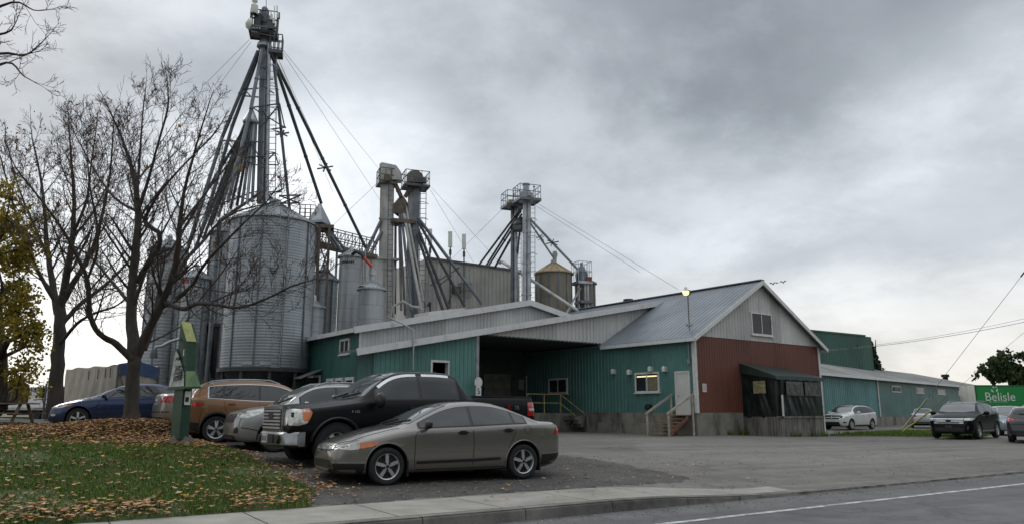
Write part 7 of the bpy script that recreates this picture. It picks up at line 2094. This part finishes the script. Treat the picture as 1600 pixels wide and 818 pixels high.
# ------------------------------------------------------------------ sign post on the lawn
m_sgreen = M('faded green sign paint', (.014, .052, .028), .5, var=.35, scale=3, dirt=((.03, .085, .045), 2.5, .54))
m_slime = M('yellowed green top', (.30, .33, .09), .5, var=.3, scale=4, dirt=((.42, .42, .20), 5, .5))
m_smid = M('sun bleached green', (.13, .22, .09), .5, var=.3, scale=3)
m_sface = M('weathered white sign face', (.42, .43, .40), .5, var=.35, scale=6, dirt=((.10, .11, .10), 3.2, .52))
sb_ = at(278, 697, 17.0)
PXM = 17.0/1178
sgn = empty('sign_post', sb_, 'green arrow shaped sign post with yellowed top and small side lamp on the lawn', 'sign')
def spx(px, py, d=0):   # local frame of the sign: its narrow side faces the road
    p = at(px, py, 17.0); return Vector((p.x, p.y+d, p.z))
ex = Vector((.93, .36, 0)); ey = Vector((-.36, .93, 0))
mb = MB(); z0 = sb_.z
mb.add([sb_+Vector((-.34, -.2, -.03)), sb_+Vector((.36, -.2, -.03)), sb_+Vector((.36, .35, -.03)), sb_+Vector((-.34, .35, -.03)), sb_+Vector((-.1, .0, .27)), sb_+Vector((.14, .0, .27)), sb_+Vector((.14, .2, .27)), sb_+Vector((-.1, .2, .27))], [(0, 1, 5, 4), (1, 2, 6, 5), (2, 3, 7, 6), (3, 0, 4, 7), (4, 5, 6, 7)])
mb.build('foot', m_rusty, sgn)
mb = MB(); mb.box(sb_+Vector((.02, .05, -.02)), (.85, .7, .1)); mb.build('plinth', m_found, sgn)
# lower box on edge, its near corner towards the road
def Q(px, py, y): return at(px, py, y)
L0, N0, R0 = Q(266, 685, 17.1), Q(279.5, 687, 16.85), Q(294.5, 685, 17.05); L1, N1, R1 = Q(273, 604, 17.1), Q(286.5, 604, 16.85), Q(300.5, 604, 17.05)
B0 = L0+R0-N0; B1 = L1+R1-N1
for q in (N0, R0, B0): q.z = L0.z
mb = MB(); mb.add([L0, N0, R0, B0, L1, N1, R1, B1], [(0, 1, 5, 4), (1, 2, 6, 5), (2, 3, 7, 6), (3, 0, 4, 7), (4, 5, 6, 7), (3, 2, 1, 0)]); mb.build('post', m_sgreen, sgn)
# the flared middle: white sign faces left, sun bleached slope towards the road
FL, FN, FR = Q(262.5, 606, 17.25), Q(290, 604, 16.68), Q(313.5, 603, 17.0); FB = FL+FR-FN
AL, AN, AR = Q(276, 544, 17.12), Q(290.5, 579, 16.8), Q(304.5, 579, 16.95); AB = Q(286, 544, 17.35); AC = Q(304, 560, 17.3)
mb = MB(); mb.add([FL, FN, FR, FB, AL, AN, AR, AB, AC], [(0, 1, 5), (0, 5, 4), (1, 2, 6, 5), (2, 3, 8, 6), (3, 0, 4, 7), (3, 7, 8), (4, 5, 7), (5, 6, 8, 7), (3, 2, 1, 0)], 0)
mb.m = [0, 0, 1, 0, 0, 0, 0, 0, 0]
mb.build('sign_body', [m_sgreen, m_smid], sgn)
n_ = (FN-FL).cross(AL-FL).normalized()
if n_.y > 0: n_ = -n_
P_ = [lerp(FL, FN, .07)+Z3*.025, lerp(FL, FN, .93)+Z3*.025, lerp(FN, AN, .85)-(FN-FL)*.06, lerp(AL, AN, .25), lerp(FL, AL, .95)]
mb = MB(); mb.add([q+n_*.014 for q in P_], [(0, 1, 2), (0, 2, 3), (0, 3, 4)]); face = mb.build('sign_face', m_sface, sgn)
mb = MB(); R_ = random.Random(4); ux_ = (FN-FL).normalized()
for k in range(6):
    t = .30+.105*k; a_ = lerp(FL, AL, t); b_ = lerp(FN, AN, min(1, t*1.15)) if t < .8 else lerp(AL, AN, .6); wv = (b_-a_).length*.28
    b0 = lerp(a_, b_, .5)+n_*.02
    pts = [b0+ux_*wv*math.sin(j*1.3+k)+Z3*.035*math.cos(j*2.1+k*.7) for j in range(8)]
    mb.tube(pts, .009, 4)
mb.build('script', m_ctrim, face)
mb = MB()
for a, b in ((FL, FN), (FN, FR)): mb.bar(a-Z3*.02, b-Z3*.02, .05, .045)
mb.build('rim', m_sgreen, sgn)
# upper neck with slanted yellow top
Y0, Y1, Y2, Y3 = Q(282.5, 502, 16.98), Q(297.5, 504, 17.12), Q(306.5, 534, 16.98), Q(291.5, 533, 16.83)
pts = [AL+Vector((.03, 0, 0)), AN, AR, Y0, Y1, Y2, Y3, AB, AC, Y0+Vector((.04, .22, 0)), Y1+Vector((.0, .16, 0)), Y2+Vector((-.02, .25, 0))]
bm = bmesh.new(); 
for p in pts: bm.verts.new(p)
bmesh.ops.convex_hull(bm, input=bm.verts); bm.verts.ensure_lookup_table()
used = [v for v in bm.verts if v.link_faces]; ix = {v: i for i, v in enumerate(used)}
mb = MB(); mb.add([v.co for v in used], [tuple(ix[v] for v in f.verts) for f in bm.faces]); bm.free(); mb.build('neck', m_sgreen, sgn)
nn = (Y3-Y0).cross(Y1-Y0).normalized()
if nn.z < 0: nn = -nn
mb = MB(); mb.prism([q+nn*.004 for q in (Y0, Y1, Y2, Y3)], nn*.016); mb.build('top_panel', m_slime, sgn)
yb = 16.9; c0 = Vector((0, 16.94, 0))
q = Q(288.5, 550, 16.88); mb = MB(); mb.box(q, (.05, .03, .14)); mb.build('plaque', m_white, sgn)
q = Q(293, 621, 16.9); c0.y = q.y+.10; mb = MB(); mb.box((q.x, c0.y-.10, q.z), (.12, .1, .30), (Vector((.86, .5, 0)), Vector((-.5, .86, 0)), Z3)); ob = mb.build('socket_box', m_white, sgn)
mb = MB(); mb.box((q.x+.015, c0.y-.155, q.z-.03), (.07, .02, .10), (Vector((.86, .5, 0)), Vector((-.5, .86, 0)), Z3)); mb.build('socket', m_black, ob)
mb = MB(); mb.tube([spx(280, 529, .0), spx(268, 534, -.1), spx(258, 541, -.15), spx(250, 543, -.2), spx(247.5, 548, -.2)], .035, 8); arm = mb.build('lamp_arm', m_steel, sgn, smooth=60)
mb = MB(); q = spx(247, 553, -.2); mb.lathe([(.03, .12), (.06, .08), (.075, -.02), (.085, -.1), (0, -.1)], q, 12); mb.build('lamp_head', m_piped, sgn, smooth=40)
# ------------------------------------------------------------------ trailers
m_canvas = M('dirty cream canvas', (.30, .275, .225), .8, var=.25, scale=1.2, dirt=((.16, .14, .11), 1.3, .52, (1, 1, .3)))
m_btarp = M('blue tarpaulin', (.025, .055, .14), .5, var=.4, scale=2)
Y0 = 33
a = at(96, 642, 39); b = at(179, 642, 32.5); a.z = b.z = 0
dl = (a-b).normalized(); dn = Vector((dl.y, -dl.x, 0))
if dn.y > 0: dn = -dn
zt3 = at(179, 570, 32.5).z; zb3 = 1.25
e = at(243, 642, 33.6); e.z = 0
tr_ = empty('canvas_trailer', (b+a)/2+Z3*.9, 'cream canvas covered trailer with a blue tarpaulin over its end, behind the blue sedan', 'trailer')
wv = (e-b)
mb = MB(); n2 = 24; vs = []
for i in range(n2+1):
    t = i/n2; p = lerp(b, a, t); zz = lerp(zt3, at(96, 576, 39).z, t); sg = .05*math.sin(t*math.pi*6)
    for j in range(7):
        k = j/6; q = p+dn*(.04*math.sin(t*40+j)*(k*(1-k)*4)); vs.append(Vector((q.x, q.y, lerp(zb3, zz+sg*k, k))))
mb.add(vs, [(i*7+j, (i+1)*7+j, (i+1)*7+j+1, i*7+j+1) for i in range(n2) for j in range(6)])
mb.add([b+Z3*zb3, e+Z3*zb3, e+Z3*(zt3-.1), b+Z3*zt3], [(0, 1, 2, 3)])
top_ = [Vector((vs[i*7+6].x, vs[i*7+6].y, vs[i*7+6].z)) for i in range(n2+1)]
mb.add(top_+[q+wv for q in top_], [(i, i+1, n2+1+i+1, n2+1+i) for i in range(n2)])
mb.add([a+Z3*zb3, a+wv+Z3*zb3, a+wv+Z3*zt3, a+Z3*zt3], [(0, 1, 2, 3)]); mb.add([b+wv+Z3*zb3, a+wv+Z3*zb3, a+wv+Z3*zt3, b+wv+Z3*zt3], [(0, 1, 2, 3)])
mb.build('canvas', m_canvas, tr_, smooth=30)
mb = MB(); o_ = -dl*.06+dn*.06; w2 = wv*1.04
A0 = b+o_+Z3*(zt3-.42); A1_ = b+o_+Z3*(zt3+.06); B0 = b+o_+w2+Z3*(zt3-.55); B1 = b+o_+w2+Z3*(zt3-.06); C0 = b+o_+w2*.5+Z3*(zt3-.36); C1_ = b+o_+w2*.45+Z3*(zt3+.22)
back = dl*2.2
mb.add([A0, C0, B0, B1, C1_, A1_], [(0, 1, 4, 5), (1, 2, 3, 4)]); mb.add([A1_, C1_, B1, A1_+back-dn*.05, C1_+back, B1+back], [(0, 1, 4, 3), (1, 2, 5, 4)]); mb.add([B0, B1, B1+back, B0+back], [(0, 1, 2, 3)])
mb.build('tarpaulin', m_btarp, tr_)
mb = MB()
for p in (b, e): mb.bar(p+dn*.03-dl*.03+Z3*.9, p+dn*.03-dl*.03+Z3*zt3, .07)
for t in (.12, .2, .33, .5, .7, .9): p = lerp(b, e, t) if t > .6 else lerp(b, a, t); mb.bar(p+dn*.05-dl*.04+Z3*(zt3-.5), p+dn*.05-dl*.04+Z3*(zt3-.05), .03)
mb.bar(b-dl*.05+Z3*1.3, lerp(b, e, .35)-dl*.05+Z3*(zt3-.2), .03); mb.bar(lerp(b, e, .35)-dl*.05+Z3*1.3, b-dl*.05+Z3*(zt3-.2), .03)
mb.build('frame', m_rusty, tr_)
mb = MB(); mb.box((a+b+wv)/2+Z3*1.15, ((a-b).length, wv.length*.8, .2), (dl, Vector((-dl.y, dl.x, 0)), Z3)); mb.build('chassis', m_black, tr_)
for t in (.2, .32, .8):
    mb = MB(); p = lerp(b, a, t)+wv*.12; 
    prof = [(0, -.12), (.45, -.12), (.5, -.08), (.5, .08), (.45, .12), (0, .12)]
    mb.lathe(prof, (0, 0, 0), 20); mb.v = [tuple(p+dl*v[0]+Z3*(v[1]+1.3)+dn*v[2]) for v in mb.v]; mb.build('wheel', m_tyre, tr_, smooth=40)
# white box trailer further left with ladder frame and posts
a = at(-60, 642, 44); b = at(96, 642, 40); a.z = b.z = .7; dl = (a-b).normalized(); dn = Vector((-dl.y, dl.x, 0))
if dn.y > 0: dn = -dn
zt4 = at(60, 607, 41).z
PT = Plane((b.x, b.y), (dl.x, dl.y), (dn.x, dn.y)); LT = (a-b).length
wt = empty('white_trailer', (a+b)/2, 'long white box trailer behind the maroon pickup at the left edge', 'trailer')
ribbed(PT, [(0, zt4), (LT, zt4)], [(0, 1.5), (LT, 1.5)], .6, .02, name='body', mat=m_trim, parent=wt)
mb = MB(); mb.box(PT.p(LT/2, (zt4+1.5)/2, -1.3), (LT-.02, 2.4, zt4-1.52), (PT.d, PT.n, Z3)); mb.build('rear_body', m_trim, wt)
mb = MB(); mb.bar(PT.p(0, zt4+.02, .02), PT.p(LT, zt4+.02, .02), .12, .16); mb.bar(PT.p(0, 1.45, .0), PT.p(LT, 1.45, .0), .1, .14); mb.build('rail', m_steel, wt)
for u in (1.2, 2.4, 8):
    mb = MB(); mb.lathe([(0, -.12), (.46, -.12), (.5, -.08), (.5, .08), (.46, .12), (0, .12)], (0, 0, 0), 20); p = PT.p(u, 1.2, -.2); mb.v = [tuple(p+PT.d*v[0]+Z3*v[1]+PT.n*v[2]) for v in mb.v]; mb.build('wheel', m_tyre, wt, smooth=40)
mb = MB(); mb.box(PT.p(LT/2, 1.3, -1.2), (LT*.9, 1.0, .25), (PT.d, PT.n, Z3)); mb.build('chassis', m_black, wt)
# two steel posts of a gate near it, and a mirror on its arm
gt = empty('gate_post', at(76, 640, 36), 'pair of dark steel gate posts in front of the white trailer', 'post')
for px, yt_ in ((73, 598), (79, 600)):
    mb = MB(); p = at(px, yt_, 36); mb.bar((p.x, p.y, .7), p, .07); mb.build('upright', m_truss, gt)
mb = MB()
for yy_ in (622, 636): mb.bar(at(52, yy_+2, 36), at(79, yy_, 36), .04)
mb.build('rail', m_truss, gt)
tv = empty('truck_mirror', at(66, 640, 33), 'black upright truck mirror on a thin arm left of the second bare tree', 'mirror')
mb = MB(); mb.box(at(66, 613, 33), (.16, .1, .42)); mb.build('housing', m_black, tv)
mb = MB(); mb.tube([at(66, 620, 33), at(68, 630, 33), at(88, 634, 33.4)], .025, 6); mb.tube([at(69, 590, 33), at(68, 608, 33)], .01, 5); mb.build('arm', m_black, tv, smooth=60)
# picnic table by the maroon pickup
pt = empty('picnic_table', at(10, 655, 24), 'weathered wooden picnic table cut by the left edge in front of the maroon pickup', 'table')
pc_ = at(4, 646, 24); gz_ = zterr(pc_.x, pc_.y)
for k in range(5):
    mb = MB(); mb.box((pc_.x, pc_.y-.3+k*.15, gz_+.74), (1.8, .14, .04)); mb.build('board', m_wood, pt)
for s in (-1, 1): mb = MB(); mb.box((pc_.x, pc_.y+s*.68, gz_+.44), (1.8, .24, .04)); mb.build('bench', m_wood, pt)
for sx in (-.65, .65):
    mb = MB()
    for s in (-1, 1): mb.bar((pc_.x+sx, pc_.y+s*.62, gz_-.02), (pc_.x+sx, pc_.y+s*.18, gz_+.72), .09, .04)
    mb.bar((pc_.x+sx, pc_.y-.7, gz_+.40), (pc_.x+sx, pc_.y+.7, gz_+.40), .09, .04); mb.build('leg_frame', m_wood, pt)
# green box trailer at the right
m_tgreen = M('bright green trailer side', (.012, .235, .050), .4, var=.08, scale=1)
m_tdoor = M('cream trailer end', (.74, .71, .63), .5, var=.06, scale=1.5)
a = at(1528, 642, 76); b = a+Vector((12.0, .0, 0)); a.z = b.z = .1
dl = (b-a).normalized(); dn = Vector((dl.y, -dl.x, 0)); LT = (b-a).length
PT = Plane((a.x, a.y), (dl.x, dl.y), (dn.x, dn.y))
gt2 = empty('green_trailer', (a+b)/2, 'bright green box trailer lettered Belisle in white behind the right-hand cars', 'trailer')
zt5 = at(1528, 601, 76).z
mb = MB(); mb.box(PT.p(LT/2, (zt5+1.25)/2, -1.3), (LT, 2.6, zt5-1.25), (PT.d, PT.n, Z3)); mb.build('body', m_tgreen, gt2)
mb = MB(); mb.box(PT.p(-.06, (zt5+1.25)/2, -1.3), (.08, 2.5, zt5-1.3), (PT.d, PT.n, Z3)); do = mb.build('end_door', m_tdoor, gt2)
mb = MB()
for d in (-.5, -1.2, -1.4, -2.1): mb.tube([PT.p(-.12, 1.3, d), PT.p(-.12, zt5-.1, d)], .014, 6)
mb.build('lock_bar', m_tdoor, do, smooth=60)
mb = MB(); mb.bar(PT.p(0, zt5-.04, .01), PT.p(LT, zt5-.04, .01), .06, .12); mb.bar(PT.p(0, 1.28, .01), PT.p(LT, 1.28, .01), .06, .14); mb.bar(PT.p(.06, 1.3, .01), PT.p(.06, zt5, .01), .10, .06, up=PT.n); mb.build('rail', M('dark green rail', (.01, .12, .03), .4), gt2)
u, z = PT.uz(1562.5, 619.5)
text_mesh('Belisle', 1.22, 'lettering', m_white, gt2, PT.p(u, z, .012), PT.d, Z3)
mb = MB(); u2, z2 = PT.uz(1563, 626.5); mb.box(PT.p(u2, z2-.03, .012), (1.5, .01, .07), (PT.d, PT.n, Z3)); mb.box(PT.p(u2-1.0, z2-.03, .012), (.3, .01, .07), (PT.d, PT.n, Z3)); mb.build('small_print', M('pale print', (.3, .5, .33), .5), gt2)
# leaf emblem over the letters
mb = MB(); u3, z3 = PT.uz(1554.5, 610)
for (du, dz, an, L2) in ((-.28, .02, 2.2, .42), (.22, .08, .9, .42), (-.12, .40, 2.0, .36), (.20, .44, 1.0, .36)):
    ce = PT.p(u3+du, z3+dz, .012); e1 = PT.d*math.cos(an)+Z3*math.sin(an); e2_ = -PT.d*math.sin(an)+Z3*math.cos(an)
    mb.add([ce-e1*L2*.5, ce+e2_*L2*.25, ce+e1*L2*.5, ce-e2_*L2*.25], [(0, 1, 2, 3)])
mb.build('leaf_emblem', m_white, gt2, recalc=False)
mb = MB(); us, _ = PT.uz(1583, 636); ue, _ = PT.uz(1640, 636); mb.add([PT.p(us, 1.4, .012), PT.p(ue, 1.4, .012), PT.p(ue, zt5-.3, .012), PT.p(us+3.0, 2.9, .012)], [(0, 1, 2, 3)]); mb.build('swoosh', m_white, gt2, recalc=False)
for u in (1.6, 2.9):
    mb = MB(); mb.lathe([(0, -.12), (.46, -.12), (.5, -.08), (.5, .08), (.46, .12), (0, .12)], (0, 0, 0), 20); p = PT.p(u, .55, -.2); mb.v = [tuple(p+PT.d*v[0]+Z3*v[1]+PT.n*v[2]) for v in mb.v]; mb.build('wheel', m_tyre, gt2, smooth=40)
mb = MB(); mb.box(PT.p(LT/2, 1.1, -1.3), (LT*.9, 1.0, .25), (PT.d, PT.n, Z3)); mb.box(PT.p(LT*.8, .6, -.6), (.15, .15, 1.1), (PT.d, PT.n, Z3)); mb.build('chassis', m_black, gt2)
# ------------------------------------------------------------------ guy guards, guys, power lines, birds
m_gy = M('yellow plastic guard', (.42, .40, .06), .5, var=.2); m_gp = M('pale faded guard', (.36, .40, .26), .6, var=.2)
g0 = at(1412, 671, 44); g0.z = zterr(g0.x, g0.y)
gA0 = at(1411, 668, 44); gA1 = at(1449, 622, 42.4); gB1 = at(1454, 641, 42)
o = empty('guy_guard', gA0, 'pale faded guy wire guard, steeper of the two leaning poles on the grass strip', 'pole'); mb = MB(); mb.tube([gA0, gA1], .045, 8); mb.build('tube', m_gp, o, smooth=60)
d_ = (gA1-gA0).normalized()
far_ = at(1606, 418, 36)
mb = MB(); mb.tube([gA0, at(1440, 633, 42.7), far_], .011, 5); mb.build('wire', m_wire, o); 
mb = MB(); q = at(1595, 432, 36.3); mb.tube([q, lerp(q, far_, .6)], .035, 8); mb.build('insulator', m_black, o, smooth=60)
o = empty('guy_guard', g0, 'bright yellow guy wire guard, flatter of the two leaning poles on the grass strip', 'pole'); mb = MB(); mb.tube([at(1411, 673, 44), gB1], .045, 8); mb.build('tube', m_gy, o, smooth=60)
mb = MB(); mb.tube([gB1, at(1602, 517, 37)], .008, 5); mb.build('wire', m_wire, o)
wire(at(1284, 548, 57), at(1610, 500.5, 48), 'lower of two power lines running right from behind the storage hall roof', .25, .016, 'power_line', 'power lines', 'cable')
wire(at(1284, 546, 57.5), at(1610, 495, 48.5), 'upper of two power lines running right from behind the storage hall roof', .3, .011, 'power_line', 'power lines', 'cable')
for i, (px, py, la) in enumerate(((1208, 443.5, 'leftmost of three tiny birds flying right of the red office gable'), (1214, 441.5, 'middle one of three tiny birds flying right of the red office gable'), (1224, 441, 'rightmost of three tiny birds flying right of the red office gable'))):
    c = at(px, py, 90); b = empty('bird', c, la, 'bird', 'birds flying past the gable')
    mb = MB(); s = 1.0
    pts = [Vector((-.26, 0, .02)), Vector((-.12, 0, .0)), Vector((.05, 0, .0)), Vector((.2, 0, .03)), Vector((.28, 0, .02))]
    mb.tube([c+p for p in pts], [.02, .07, .085, .04, .015], 8)
    fl_ = .16 if i != 1 else -.05
    for sd in (-1, 1):
        w = [Vector((-.08, sd*.05, .03)), Vector((.10, sd*.05, .03)), Vector((.06, sd*.28, .06+fl_)), Vector((-.12, sd*.55, .02+fl_*.6)), Vector((-.16, sd*.25, .04+fl_))]
        mb.prism([c+Vector((p.x, p.y*.8, p.z)) for p in w], Z3*.012)
        # turned so that a wing shows from the yard
    ang = .9; ca, sa = math.cos(ang), math.sin(ang)
    mb.v = [(c.x+(v[0]-c.x)*ca-(v[1]-c.y)*sa, c.y+(v[0]-c.x)*sa+(v[1]-c.y)*ca, v[2]) for v in mb.v]
    mb.build('body', m_black, b, smooth=40)
